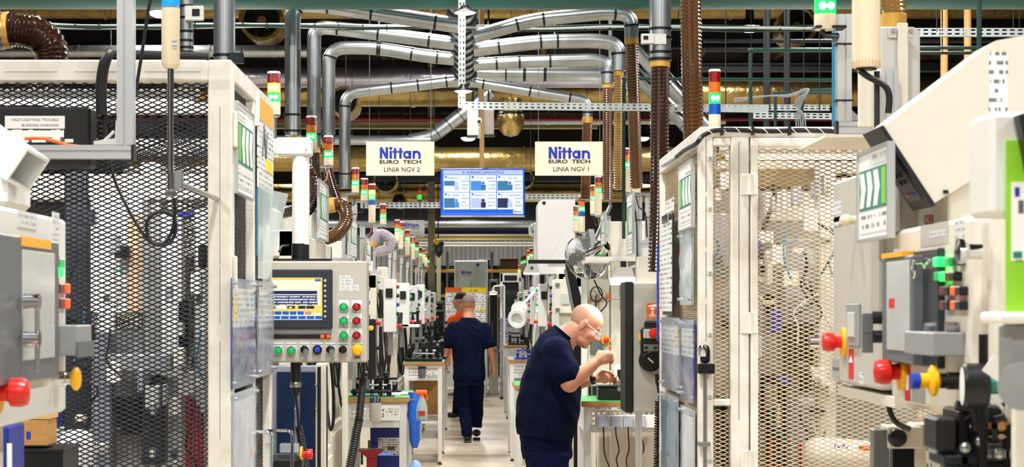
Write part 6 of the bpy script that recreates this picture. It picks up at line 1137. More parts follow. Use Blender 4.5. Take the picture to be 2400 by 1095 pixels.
for k in range(5):
    z = .02+k*.285; x0, x1, y0 = .43+.01*(k % 2), .83+.01*(k % 2), 32.6
    t = T('plastic_crate', 'grey plastic crate in the stack, %s from the floor' % ORD[k], 'crate', ((x0+x1)/2, y0+.2, z), 'grey crates in the stack'); MB().box(x0, x1, y0, y0+.4, z+.02, z+.27, .008).build('body', 'crate_grey', t); MB().box(x0-.012, x1+.012, y0-.012, y0+.412, z+.24, z+.28, .004).build('rim', 'mid_grey', t); MB().box(x0+.13, x1-.13, y0-.014, y0, z+.13, z+.19, .004).build('grip', 'hmi_grey', t)
    for j in range(4): MB().box(x0+.03+.1*j, x0+.045+.1*j, y0-.008, y0, z+.03, z+.24).build('rib', 'mid_grey', t)
t = T('crate_dolly', 'low black dolly with castors under the grey crates', 'dolly', (.63, 32.8, 0)); MB().box(.43, .83, 32.6, 33, .0, .02).build('deck', 'black_plastic', t); MB().sph((.46, 32.62, .0), .02, 8, 6).build('castor', 'black_rubber', t)
# pendant box with handwheel
Y = 9.3
t = T('pendant_cabinet', 'tall grey cabinet with a black edge strip beside the working man', 'cabinet', P(1505, 965, Y)); MB().box(px(1483, Y), px(1600, Y), Y, Y+.3, pz(967, Y), pz(662, Y), .006).build('box', 'grey_panel', t); MB().box(px(1465, Y), px(1484, Y), Y-.012, Y+.3, pz(968, Y), pz(660, Y), .006).build('edge_strip', 'black_rubber', t); MB().box(px(1500, Y), px(1590, Y), Y+.08, Y+.2, pz(662, Y), pz(600, Y)).build('hanger', 'cream', t); MB().box(px(1560, Y), px(1600, Y), Y+.06, Y+.26, 0, pz(967, Y)).build('stand', 'cream', t)
o = MB().box(px(1515, Y), px(1546, Y), Y-.0015, Y, pz(750, Y), pz(711, Y)).build('orange_sticker', 'ink_orange', t); MB().prism([(px(1529.5, Y)+.0125*math.cos(a), pz(726, Y)+.011*math.sin(a)) for a in np.linspace(0, math.pi, 12)], 'y', Y-.003, Y-.002).box(px(1527.5, Y), px(1531.5, Y), Y-.003, Y-.002, pz(738, Y), pz(728, Y)).box(px(1522, Y), px(1537, Y), Y-.003, Y-.002, pz(740, Y), pz(737.5, Y)).box(px(1515, Y), px(1546, Y), Y-.003, Y-.002, pz(741.8, Y), pz(741, Y)).build('button_pictogram', 'ink_white', o); MB().prism([(px(u, Y), pz(v, Y)) for u, v in ((1517, 718), (1529, 714.5), (1546, 711), (1546, 720), (1540, 721), (1533, 719.5), (1518, 719.5))], 'y', Y-.003, Y-.002).build('hand_pictogram', 'ink_white', o); text('Wyłącznik', 'ink_white', o, (px(1522, Y), px(1539, Y), pz(745.6, Y), pz(742.6, Y)), Y=Y-.003); text('bezpieczeństwa', 'ink_white', o, (px(1518, Y), px(1543, Y), pz(749.2, Y), pz(746.2, Y)), Y=Y-.003)
Yh = Y-.05
t = T('handwheel_pendant', 'black handwheel pendant with a red stop button on the grey cabinet', 'pendant', P(1525, 875, Yh))
MB().box(px(1511, Yh), px(1547, Yh), Yh, Yh+.045, pz(785, Yh), pz(752, Yh), .01).build('top_grip', 'black_plastic', t); MB().box(px(1502, Yh), px(1548, Yh), Yh-.012, Yh+.045, pz(860, Yh), pz(768, Yh), .012).build('body', 'black_plastic', t); MB().lathe(P(1525, 845, Yh+.0), (0, 1, 0), [(.055, -.008), (.058, 0), (.058, .04)], 26).build('wheel_housing', 'black_plastic', t)
MB().box(px(1507, Yh), px(1543, Yh), Yh-.016, Yh-.012, pz(793, Yh), pz(772, Yh), .002).build('stop_plate', 'pale_grey', t); MB().lathe(P(1532, 782, Yh-.016), (0, -1, 0), [(.025, 0), (.024, .004), (.012, .005), (.012, .012), (.019, .016), (.018, .028), (.0, .031)], 20).build('red_button', 'red_plastic', t); MB().lathe(P(1533, 782, Yh-.015), (0, -1, 0), [(.026, 0), (.026, .003)], 20).build('yellow_ring', 'yellow_plastic', t)
MB().box(px(1508, Yh), px(1542, Yh), Yh-.016, Yh-.012, pz(824, Yh), pz(807, Yh), .002).build('selector_plate', 'steel', t)
for u in (1514, 1535): MB().lathe(P(u, 815, Yh-.016), (0, -1, 0), [(.0095, 0), (.009, .014), (.0, .016)], 14).build('selector_knob', 'black_plastic', t)
o = MB().lathe(P(1525, 845, Yh-.008), (0, -1, 0), [(.046, 0), (.046, .02), (.042, .024), (.0, .025)], 28).build('handwheel', 'black_metal', t); MB().box(-.018, .018, -.002, .0, -.004, .004, mtx=Matrix.Translation(P(1525, 845, Yh-.0335)) @ Matrix.Rotation(math.radians(42), 4, 'Y')).build('wheel_mark', 'ink_tan', o); MB().box(px(1498, Yh), px(1503, Yh), Yh+.01, Yh+.03, pz(800, Yh), pz(783, Yh), .002).build('side_button', 'yellow_plastic', t)
t = T('coiled_cable', 'black coiled cable falling from the handwheel pendant', 'cable', P(1540, 1095, Yh)); MB().lathe(P(1541, 905, Yh+.01), (0, 0, 1), [(.006, 0), (.011, .02), (.013, .06)], 12).build('strain_relief', 'black_rubber', t); MB().tube(smooth_path([P(1541, 905, Yh), P(1545, 930, Yh), P(1544, 945, Yh)], 6), .005, 8).build('straight_cord', 'cord_black', t); coil(MB(), P(1542, 942, Yh), P(1538, 1130, Yh), .013, 30, .0045).build('coil', 'cord_black', t)
# white beam, lamp, fan
Y = 11.0
t = T('lamp_rail', 'white horizontal lamp rail reaching out over the working man', 'rail', P(1450, 610, Y)); MB().box(px(1372, Y), px(1600, Y), Y, Y+.05, pz(613, Y), pz(602, Y), .003).build('upper_bar', 'white_paint', t); MB().box(px(1364, Y), px(1428, Y), Y-.01, Y+.05, pz(617, Y), pz(611, Y), .002).build('lower_bar', 'cream', t); MB().box(px(1540, Y), px(1600, Y), Y-.02, Y+.06, pz(640, Y), pz(596, Y), .003).build('end_bracket', 'cream', t); MB().box(px(1575, Y), px(1600, Y), Y, Y+.06, 0, pz(600, Y)).build('post', 'cream', t)
t = T('task_lamp', 'lit white task lamp with a metal hood above the working man', 'lamp', P(1460, 668, Y)); x, z = px(1460, Y), pz(650, Y)
MB().prism([(x-.07, z-.005), (x+.07, z-.005), (x+.05, z+.06), (x-.04, z+.06)], 'y', Y-.03, Y+.1).build('hood', 'pale_grey', t); MB().prism([(x-.072, z-.005), (x+.076, z-.005), (x+.066, z-.045), (x-.066, z-.045)], 'y', Y-.035, Y+.105).build('diffuser', 'tube_white', t); MB().tube(smooth_path([(x+.03, Y+.03, z+.05), (x+.08, Y+.03, z+.07), (x+.15, Y+.03, z+.075)], 6), .008, 8).build('neck', 'white_plastic', t); MB().box(px(1455, Y), px(1468, Y), Y, Y+.03, z+.055, pz(613, Y)).build('clamp', 'black_plastic', t)
L = bpy.data.lights.new('task_light', 'AREA'); L.shape = 'RECTANGLE'; L.size = .13; L.size_y = .12; L.energy = 8; L.color = (1, .96, .88); lo = bpy.data.objects.new('task_light', L); COL.objects.link(lo); lo.location = Vector((x, Y+.03, z-.05))-ORI[t.name]; lo.parent = t
Y = 11.9; c = P(1374, 604, Y); Rf = 54/F*Y
t = T('fan', 'chrome caged fan tilted on its side above the working man', 'fan', c); mf = Matrix.Translation(c) @ Matrix.Rotation(math.radians(24), 4, 'Z') @ Matrix.Rotation(math.radians(-14), 4, 'X')
b = MB()
for k in range(16):
    r = Rf*(k+1.5)/17; d = -.055*math.sqrt(max(0, 1-(r/Rf)**2)); b.tube([Vector((r*math.cos(a), d, r*math.sin(a))) for a in np.linspace(0, 2*math.pi, 33)], .0016, 4, False)
for k in range(16): a = 2*math.pi*k/16; b.tube([Vector((r*math.cos(a), -.055*math.sqrt(max(0, 1-(r/Rf)**2))-.002, r*math.sin(a))) for r in np.linspace(.02, Rf, 7)], .0016, 4)
b.xf(mf).build('front_guard', 'chrome', t); b = MB()
for k in range(9): r = Rf*(k+1.5)/10; d = .06*math.sqrt(max(0, 1-(r/Rf)**2)); b.tube([Vector((r*math.cos(a), d, r*math.sin(a))) for a in np.linspace(0, 2*math.pi, 33)], .0016, 4, False)
b.tube([Vector((Rf*math.cos(a), 0, Rf*math.sin(a))) for a in np.linspace(0, 2*math.pi, 41)], .005, 8, False); b.xf(mf).build('rear_guard', 'chrome', t)
for k in range(4):
    b = MB(); vs = []
    for i in range(7):
        r = Rf*(.15+.72*i/6); w = .45*math.sin(math.pi*(.25+.6*i/6))
        for s in (-1, 0, 1): a = w*s+.15*i/6; vs.append((r*math.cos(a), .012*s+.005, r*math.sin(a)))
    b.add(vs, [(i*3+j, i*3+j+1, i*3+j+4, i*3+j+3) for i in range(6) for j in range(2)], True).xf(mf @ Matrix.Rotation(2*math.pi*k/4, 4, 'Y')).build('blade', 'steel', t)
MB().lathe((0, -.05, 0), (.55, -1, .35), [(.0, -.02), (.045, -.015), (.05, .0), (.05, .12), (.042, .14), (.0, .145)], 24).xf(mf).build('motor', 'chrome', t); MB().box(-.02, .02, -.12, -.08, .03, .16, .004).xf(mf).build('mount', 'steel', t); MB().cyl(c+Vector((.06, .0, .12)), c+Vector((.16, .05, .34)), .012, n=8).cyl(c+Vector((.16, .05, .34)), (c.x+.16, c.y+.05, ZC), .012, n=8).build('arm', 'steel', t)
tag(MB().tube(smooth_path([P(1392, 655, 11.95), P(1408, 690, 12), P(1422, 710, 12), P(1410, 728, 12), P(1398, 735, 12.05), P(1390, 760, 12.1)], 6), .005, 7).build('fan_cable', 'cord_black'), 'black cable drooping below the caged fan', 'cable')
Y = 15.0
t = T('work_lamp', 'grey work lamp under a black bar left of the caged fan', 'lamp', P(1245, 645, Y)); MB().box(px(1238, Y), px(1330, Y), Y, Y+.04, pz(618, Y), pz(609, Y), .002).build('bar', 'black_metal', t); x, z = px(1246, Y), pz(640, Y)
MB().prism([(x-.07, z), (x+.065, z), (x+.045, z+.075), (x-.035, z+.075)], 'y', Y-.04, Y+.06).build('casing', 'aluminium', t); MB().box(x-.065, x+.06, Y-.035, Y+.055, z-.012, z, .002).build('lamp_glass', 'tube_white', t); MB().cyl((x, Y-.046, z+.04), (x, Y-.04, z+.04), .013, n=12).build('knob', 'hmi_dark', t); MB().box(px(1326, Y), px(1344, Y), Y, Y+.05, 1.2, pz(609, Y), .003).build('post', 'black_metal', t)
t = T('black_strut', 'black slanting strut below the caged fan behind the working man', 'strut', P(1345, 740, 14.6)); MB().prism([(px(1322, 14.6), pz(632, 14.6)), (px(1345, 14.6), pz(628, 14.6)), (px(1375, 14.6), pz(750, 14.6)), (px(1345, 14.6), pz(750, 14.6))], 'y', 14.6, 14.66).build('plate', 'black_metal', t); MB().tube([P(1325, 632, 14.58), P(1346, 740, 14.58)], .012, 8).build('edge_bar', 'steel', t); MB().box(px(1345, 14.6), px(1375, 14.6), 14.6, 14.66, 0, pz(750, 14.6)).build('leg', 'black_metal', t)
# magnifier lamp
Y = 19.0
t = T('magnifier_lamp', 'white ring magnifier lamp on a jointed arm over the second right table', 'lamp', P(1213, 770, Y)); c = P(1213, 747, Y); ax = Vector((-.35, -1, -.25)).normalized()
MB().lathe(c, ax, [(.06, 0), (.062, .025), (.095, .028), (.102, .01), (.102, -.02), (.09, -.03), (.062, -.03), (.06, 0)], 26, caps=False).build('ring_head', 'white_plastic', t); MB().lathe(c, ax, [(.0, .004), (.061, .0), (.0, -.004)], 22, caps=False).build('magnifying_glass', 'lens_glass', t)
MB().tube([P(1222, 728, Y), P(1228, 712, Y+.1), P(1262, 674, Y+.15), P(1266, 676, Y+.15)], .018, 10).tube([P(1266, 674, Y+.15), P(1258, 740, Y+.15), P(1252, 790, Y+.15), P(1252, 840, Y+.3)], .018, 10).build('arm', 'white_plastic', t); o = MB().lathe(c+Vector((.02, .05, .1)), (-.25, -1, .5), [(.0, 0), (.085, .004), (.085, .012), (.0, .016)], 22).build('lens_cover', 'pale_grey', t)
# large white rounded housing and cabinet further back on the right
Y = 18.2
t = T('machine_housing', 'large white rounded housing with a round hole above the right machines', 'housing', P(1300, 610, Y)); x0, x1, z0, z1 = px(1260, Y), px(1348, Y), 1.95, pz(468, Y); r = .06
poly = [(x1, z0), (x1, z1)]+[(x0+r-r*math.sin(a), z1-r+r*math.cos(a)) for a in np.linspace(0, math.pi/2, 6)]+[(x0, z0)]
MB().prism(poly, 'y', Y, Y+.5).build('shell', 'pale_grey', t); MB().cyl(P(1275, 476, Y-.003), P(1275, 476, Y), .018, n=14).build('hole', 'black_plastic', t); MB().prism([(x0+.1, z0+.1), (x1, z1-.12), (x1, z0+.1)], 'y', Y-.012, Y).build('pressed_panel', 'pale_grey', t)
Y = 15.0
t = T('wall_cabinet', 'cream cabinet with a grey window and hinges behind the man\'s head', 'cabinet', P(1320, 740, Y)); MB().box(px(1299, Y), px(1342, Y), Y-.1, Y, pz(735, Y), pz(655, Y), .006).build('door', 'cream', t); MB().box(px(1315, Y), px(1333, Y), Y-.11, Y-.1, pz(714, Y), pz(688, Y), .003).build('window', 'pale_grey', t); MB().box(px(1310, Y), px(1345, Y), Y-.05, Y, 0, pz(735, Y)).build('stand', 'cream', t); b = MB()
for v in (668, 726): MB().box(px(1300, Y), px(1310, Y), Y-.112, Y-.1, pz(v+4, Y), pz(v-4, Y), .002).build('hinge', 'steel', t)
# cream column machine right behind the worker
Y = 12.24
t = T('door_machine', 'cream machine front with tall doors and conduit right behind the working man', 'machine', P(1420, 1000, Y)); 
for u0, u1, v0, v1, m, nm, d in ((1362, 1376, 650, 1200, 'white_paint', 'upright', .05), (1376, 1428, 655, 905, 'cream', 'door', .035), (1430, 1470, 520, 1200, 'cream', 'column', .05), (1385, 1420, 560, 640, 'cream', 'cover', .04), (1452, 1463, 640, 725, 'aluminium', 'rail', .065), (1376, 1465, 700, 704, 'ink_tan', 'seam', .052), (1455, 1466, 700, 815, 'white_plastic', 'sheet', .058)):
    MB().box(px(u0, Y), px(u1, Y), Y-d, Y+.02, pz(v1, Y), pz(v0, Y), .004).build(nm, m, t)
mushroom(t, P(1420, 798, Y-.06), (0, -1, 0), k=1.0); MB().lathe(P(1425, 695, Y-.04), (0, -1, 0), [(.016, 0), (.014, .02), (.0, .024)], 14).build('amber_lamp', 'orange_plastic', t); MB().box(px(1382, Y), px(1412, Y), Y-.06, Y-.03, pz(830, Y), pz(795, Y), .003).build('valve_block', 'hmi_grey', t)
for k in range(4): MB().tube(smooth_path([P(1385+6*k, 690, Y-.05), P(1380+8*k, 760+5*k, Y-.07), P(1392+5*k, 800, Y-.06)], 6), .004, 6).build('air_tube', ['cord_copper', 'cord_grey', 'cord_black', 'cord_copper'][k], t)
ring = [P(1398+14*math.cos(a), 690+18*math.sin(a), Y-.06) for a in np.linspace(0, 2*math.pi, 19)]; MB().tube(ring, .004, 6, False).build('cable_ring', 'cord_black', t)
# ------------------------------------------------------------ far end of the hall
Y = 35
t = T('steel_column', 'olive steel column beside the aisle near the far wall', 'column', (px(1011, Y), Y, 0)); MB().box(px(1003, Y), px(1019, Y), Y, Y+.02, 0, ZC).build('front_flange', 'olive', t); MB().box(px(1009, Y), px(1013, Y), Y+.02, Y+.16, 0, ZC).build('web', 'olive', t); MB().box(px(1003, Y), px(1019, Y), Y+.16, Y+.18, 0, ZC).build('rear_flange', 'olive', t)
t = T('steel_column', 'slimmer olive post to the right of the olive steel column', 'column', (px(1028, 38), 38, 0)); MB().box(px(1023, 38), px(1033, 38), 38, 38.1, 0, 3.0).build('shaft', 'olive', t); MB().box(px(1020, 38), px(1036, 38), 37.95, 38.15, 0, .03).build('foot_plate', 'dark_steel', t)
Y = 34.5
t = T('hoist', 'dark hoist with a yellow cap hanging beside the olive column', 'hoist', P(1027, 610, Y)); MB().lathe(P(1028, 605, Y), (0, 0, 1), [(.0, 0), (.05, .05), (.09, .12), (.075, .2), (.1, .24), (.1, .3), (.06, .34)], 16).build('hanging_body', 'hmi_dark', t); MB().sph(P(1023, 567, Y-.09), .06, 12, 8).build('yellow_cap', 'yellow_plastic', t); MB().cyl(P(1027, 560, Y), (px(1027, Y), Y, ZC), .012, n=8).build('chain', 'dark_steel', t)
Y = 36
t = T('switch_cabinet', 'tall pale green cabinet with a Nittan label at the end of the aisle', 'cabinet', (px(1104, Y), Y, 0)); MB().box(px(1065, Y), px(1143, Y), Y, Y+.5, 0, pz(611, Y), .015).build('body', 'cabinet_mint', t); MB().box(px(1074, Y), px(1112, Y), Y-.006, Y, pz(650, Y), pz(630, Y)).build('label_plate', 'sign_white', t); nittan(t, 'ink_blue', 1081, 1105, 634, 643, Y-.008); text('EURO TECH', 'ink_black', t, (px(1081, Y), px(1105, Y), pz(647, Y), pz(645, Y)), Y=Y-.008, bold=.02); MB().cyl(P(1120, 621, Y-.02), P(1120, 621, Y), .03, n=14).build('round_lock', 'black_plastic', t); MB().box(px(1103.5, Y), px(1104.5, Y), Y-.002, Y, .1, pz(660, Y)).build('door_gap', 'ink_grey', t)
def board(label, u0, u1, v0, v1, Y, head, m='crate_grey'):
    t = T('notice_board', label, 'notice board', P((u0+u1)/2, 900, Y), 'information boards at the end'); MB().box(px(u0, Y), px(u1, Y), Y, Y+.04, .25, pz(v0, Y), .004).build('panel', 'pale_grey', t); MB().box(px(u0, Y), px(u1, Y), Y-.004, Y, pz(v0+11, Y), pz(v0, Y)).build('heading', head, t)
    for r in range(3):
        for c in range(2): w = (u1-u0)/2; MB().box(px(u0+c*w+2.5, Y), px(u0+(c+1)*w-2.5, Y), Y-.004, Y, pz(v0+14+r*22+19, Y), pz(v0+14+r*22, Y)).build('sheet', 'paper_big', t)
    for u in (u0+2, u1-5): MB().box(px(u, Y), px(u+3, Y), Y+.01, Y+.03, 0, .25).build('leg', 'aluminium', t)
    return t
board('information board with an orange heading behind the walking man', 1043, 1081, 674, 790, 32.4, 'ink_orange'); o = board('information board with a yellow heading behind the walking man', 1083, 1140, 674, 790, 32.4, 'ink_yellow'); MB().box(px(1102, 32.4), px(1120, 32.4), 32.393, 32.396, pz(682.5, 32.4), pz(678, 32.4)).build('print_lines', 'yellow_head', o); MB().box(px(1116, 32.4), px(1138, 32.4), 32.394, 32.398, pz(727, 32.4), pz(723, 32.4)).build('yellow_strip', 'ink_yellow', o)
# pallet racking with yellow beams along the far wall
Y = 43.0
t = T('pallet_rack', 'pallet racking with yellow beams along the far wall', 'rack', (0, Y, 0))
for u in (985, 1045, 1150, 1255): MB().box(px(u, Y), px(u+6, Y), Y, Y+.08, 0, pz(590, Y)).build('upright', 'blue_board' if False else 'hmi_grey', t); MB().box(px(u, Y), px(u+6, Y), Y+.9, Y+.98, 0, pz(590, Y)).build('upright', 'hmi_grey', t)
for v in (632, 690): MB().box(px(960, Y), px(1280, Y), Y-.04, Y, pz(v+7, Y), pz(v, Y), .004).build('beam', 'yellow_paint', t); MB().box(px(960, Y), px(1280, Y), Y, Y+.95, pz(v+3, Y), pz(v+1, Y)).build('deck', 'dark_steel', t)
MB().box(px(960, Y), px(1280, Y), Y+1.0, Y+1.05, 0, pz(620, Y)).build('back_panel', 'dark_steel', t)
for k, (u0, u1, v0, v1, m, w) in enumerate(((1052, 1072, 650, 688, 'black_plastic', 'black box on the rack left of the pale green cabinet'), (1158, 1174, 645, 688, 'hmi_dark', 'dark box on the rack right of the pale green cabinet'), (1172, 1215, 606, 630, 'hose_brown', 'brown carton on the upper rack beam'), (1120, 1148, 608, 630, 'black_plastic', 'black crate on the upper rack beam'), (1010, 1042, 655, 688, 'dark_steel', 'dark steel bin on the rack beside the olive column'), (1220, 1250, 655, 688, 'hmi_grey', 'grey bin on the rack behind the right tower lights'))):
    t = T('storage_box', w, 'box', P((u0+u1)/2, v1+2, 43.3), 'boxes on the rack'); z0 = pz(691 if v1 > 640 else 633, Y); MB().box(px(u0, Y), px(u1, Y), 43.15, 43.7, z0, z0+(v1-v0)/F*Y, .02).build('body', m, t); MB().box(px(u0, Y)-.01, px(u1, Y)+.01, 43.13, 43.72, z0+(v1-v0)/F*Y, z0+(v1-v0)/F*Y+.03, .01).build('lid', m, t)
# small background machines at the end
def far_machine(label, u0, u1, v0, Y, mt, seed):
    rng = random.Random(seed); t = T('background_machine', label, 'machine', (px((u0+u1)/2, Y), Y, 0), 'small machines near the far end'); x0, x1, zt = px(u0, Y), px(u1, Y), pz(v0, Y); w = x1-x0
    MB().box(x0, x1, Y, Y+.6, 0, .9, .01).build('base', mt, t); MB().box(x0, x0+w*.12, Y, Y+.5, .9, zt).build('upright', mt, t); MB().box(x1-w*.12, x1, Y, Y+.5, .9, zt).build('upright', mt, t); MB().box(x0, x1, Y, Y+.5, zt-.2, zt, .01).build('head', mt, t); MB().box(x0+w*.15, x1-w*.15, Y+.2, Y+.5, .9, zt-.2).build('dark_bay', 'hmi_dark', t)
    MB().box(x0+w*.25, x0+w*.5, Y+.05, Y+.2, 1.0, 1.4, .02).build('tool_head', 'steel', t); MB().box(x0+w*.2, x1-w*.2, Y-.006, Y, zt-.17, zt-.05).build('window', 'black_plastic', t)
    for k in range(3): MB().lathe((x0+w*(.3+.2*k), Y, .8), (0, -1, 0), [(.025, 0), (.02, .02), (.0, .025)], 10).build('push_button', ['button_green', 'button_red', 'yellow_plastic'][k], t)
far_machine('white frame machine with dark windows right of the pale green cabinet', 1172, 1222, 640, 39.5, 'white_paint', 1); far_machine('pale machine standing in front of the olive column', 1012, 1044, 705, 34.0, 'pale_grey', 2); far_machine('slim white machine right of the yellow information board', 1146, 1168, 655, 34.5, 'cream', 3)
t = T('task_lamp', 'small lit lamp bar right of the yellow information board', 'lamp', P(1156, 690, 31)); MB().lathe(P(1156, 690, 31), (0, 0, 1), [(.0, 0), (.07, .004), (.08, .03), (.04, .06)], 18).build('shade', 'white_plastic', t); MB().lathe(P(1156, 691, 31), (0, 0, 1), [(.0, 0), (.068, .006)], 18).build('lamp_glass', 'lamp_white', t); MB().tube(elbow([P(1156, 682, 31), P(1156, 672, 31), P(1182, 668, 31), P(1182, 960, 31)], .04), .015, 8).build('arm', 'white_paint', t)
t = T('tower_light', 'small tower light with a lit green lens left of the hanging screen', 'signal tower', P(983, 465, 23.4)); c = P(983, 468, 23.4)
for k, (m, nm) in enumerate(((G_, 'green_lens'), (A_, 'amber_lens'), (R_, 'red_lens'))): MB().lathe(c+Vector((0, 0, .055*k)), (0, 0, 1), [(.026, 0), (.028, .004), (.028, .05), (.026, .055)], 14).build(nm, m, t)
MB().lathe(c+Vector((0, 0, -.02)), (0, 0, 1), [(.02, 0), (.028, .005), (.028, .02)], 14).build('base', 'black_plastic', t); MB().cyl(c+Vector((0, 0, -.08)), c+Vector((0, 0, -.02)), .01, n=8).build('pole', 'steel', t)
t = T('lift_frame', 'yellow lifting frame behind the left machines', 'lift frame', P(1005, 860, 36)); MB().box(px(985, 36), px(1001, 36), 36.3, 36.4, 0, pz(745, 36)).build('mast', 'yellow_paint', t); MB().tube([(px(992, 36), 36.25, pz(745, 36)), (px(1000, 36), 36.25, pz(800, 36)), (px(996, 36), 36.25, .1)], .05, 8).build('brace', 'yellow_paint', t); MB().box(px(940, 36), px(1001, 36), 36.2, 36.5, pz(752, 36), pz(740, 36)).build('cross_beam', 'yellow_paint', t)
t = T('blue_pipe_post', 'grey upright post with cables right of the hanging screen', 'post', P(1260, 700, 21)); MB().cyl((px(1258, 20.8), 20.8, 0), (px(1258, 20.8), 20.8, pz(522, 20.8)), .035, n=12).build('post', 'pale_grey', t)
for k in range(4): MB().tube(smooth_path([P(1258, 524, 20.7), P(1245+2*k, 528+3*k, 20.7), P(1240, 540+3*k, 20.7), P(1252, 548+2*k, 20.7), P(1258, 535, 20.7)], 5), .006, 6).build('cable', 'cord_grey', t)
# added strip lamps, unseen under the top rails, to brighten both cage interiors
def fill_strip(label, x0, x1, y, z, W):
    t = T('fill_strip', label, 'lamp', ((x0+x1)/2, y, z)); MB().box(x0, x1, y-.02, y+.02, z, z+.03, .003).build('housing', 'white_paint', t); MB().cyl((x0+.02, y, z-.008), (x1-.02, y, z-.008), .01, n=10).build('tube', 'tube_white', t)
    L = bpy.data.lights.new('cage_fill', 'AREA'); L.shape = 'RECTANGLE'; L.size = x1-x0-.04; L.size_y = .02; L.energy = W; L.color = (.97, .98, 1); lo = bpy.data.objects.new('cage_fill', L); COL.objects.link(lo); lo.location = (0, 0, -.02); lo.parent = t; lo.rotation_euler = (math.radians(25), 0, 0)
fill_strip('added white strip lamp brightening the inside of the black mesh cage', -1.85, -.86, 5.72, 2.255, 17)
fill_strip('added white strip lamp brightening the inside of the tan mesh cage', .82, 2.1, 6.16, 2.12, 6)
# ------------------------------------------------------------ people
def loft(mb, rings, n=20, e=2.4):
    """closed body of superellipse rings: (centre, lateral half width, fore-aft half depth, lateral dir, fore dir)"""
    vs = []
    for c, w, d, la, fo in rings:
        for k in range(n):
            a = 2*math.pi*k/n; ca, sa = math.cos(a), math.sin(a)
            vs.append(Vector(c)+Vector(la)*(w*math.copysign(abs(ca)**(2/e), ca))+Vector(fo)*(d*math.copysign(abs(sa)**(2/e), sa)))
    m = len(rings); mb.add(vs, [(i*n+k, i*n+(k+1) % n, (i+1)*n+(k+1) % n, (i+1)*n+k) for i in range(m-1) for k in range(n)], True)
    mb.add(vs[:n], [tuple(range(n-1, -1, -1))]); mb.add(vs[-n:], [tuple(range(n))]); return mb
def limb(mb, pts, rs, n=14):
    p = smooth_path(pts, 5); k = len(p); m = len(rs)-1; r = []
    for i in range(k): q = i/(k-1)*m; j = min(int(q), m-1); r.append(rs[j]*(1-(q-j))+rs[j+1]*(q-j))
    mb.tube(p, r, n); mb.sph(p[0], rs[0], n, 8); mb.sph(p[-1], rs[-1], n, 8); return mb
def fuse(mb, name, material, parent, voxel=.007, smooth=4, factor=.5, wrinkle=0.0):
    """one continuous surface out of overlapping closed shapes"""
    me = bpy.data.meshes.new('tmp'); me.from_pydata(mb.v, [], mb.f); ob = bpy.data.objects.new('tmp', me); COL.objects.link(ob)
    r = ob.modifiers.new('r', 'REMESH'); r.mode = 'VOXEL'; r.voxel_size = voxel
    s = ob.modifiers.new('s', 'SMOOTH'); s.iterations = smooth; s.factor = factor
    dg = bpy.context.evaluated_depsgraph_get(); out = bpy.data.meshes.new_from_object(ob.evaluated_get(dg)); bpy.data.objects.remove(ob)
    n = len(out.vertices); co = np.empty(n*3); out.vertices.foreach_get('co', co); co = co.reshape(-1, 3)
    if wrinkle:                                           # cloth folds
        nr = np.empty(n*3); out.vertices.foreach_get('normal', nr); nr = nr.reshape(-1, 3); x, y, z = co.T
        w = np.sin(26*x+22*z+5*np.sin(7*y+5*z))*.5+np.sin(-31*x+17*z+17*y+3*np.sin(11*x))*.5+np.sin(47*x+38*z-21*y+6*np.sin(9*z))*.22
        co = co+nr*(wrinkle*w)[:, None]
    co = co-np.array(ORI[parent.name]); out.vertices.foreach_set('co', co.ravel())
    out.polygons.foreach_set('use_smooth', [True]*len(out.polygons)); out.materials.clear(); out.materials.append(M[material]); out.update()
    o = bpy.data.objects.new(name, out); COL.objects.link(o); o.parent = parent; ORI[o.name] = ORI[parent.name]; return o
def head(mb, c, rot, fat=1.0):
    """head in local axes +x forward, z up; returns the matrix"""
    m = Matrix.Translation(c) @ rot; h = MB()
    h.sph((-.008, 0, .042), (.1, .078, .09), 24, 16); h.sph((.03, 0, -.02), (.066, .064, .09), 20, 12); h.sph((.03, 0, -.075), (.055*fat, .052*fat, .045), 16, 10); h.sph((.072, 0, -.094), (.024, .03, .02), 12, 8)
    h.sph((.078, 0, .03), (.02, .05, .014), 12, 8); h.tube([(.088, 0, .022), (.104, 0, .0), (.118, 0, -.022)], [.009, .011, .0145], 10).sph((.115, 0, -.024), (.014, .015, .011), 10, 7)
    for s in (-1, 1):
        h.sph((.1, s*.014, -.027), (.011, .009, .008), 8, 6); h.sph((.06, s*.04, -.022), (.032, .024, .028), 12, 8); h.sph((-.008, s*.078, .0), (.021, .009, .034), 12, 8, Matrix.Rotation(.25*s, 3, 'Z')); h.sph((-.004, s*.083, .016), (.016, .006, .015), 10, 7); h.sph((-.004, s*.08, -.03), (.009, .007, .01), 8, 6)
    h.sph((.089, 0, -.052), (.012, .024, .007), 10, 6); h.sph((.087, 0, -.066), (.012, .021, .008), 10, 6)
    h.xf(m); mb.v_off = len(mb.v); mb.add(h.v, h.f, True); return m
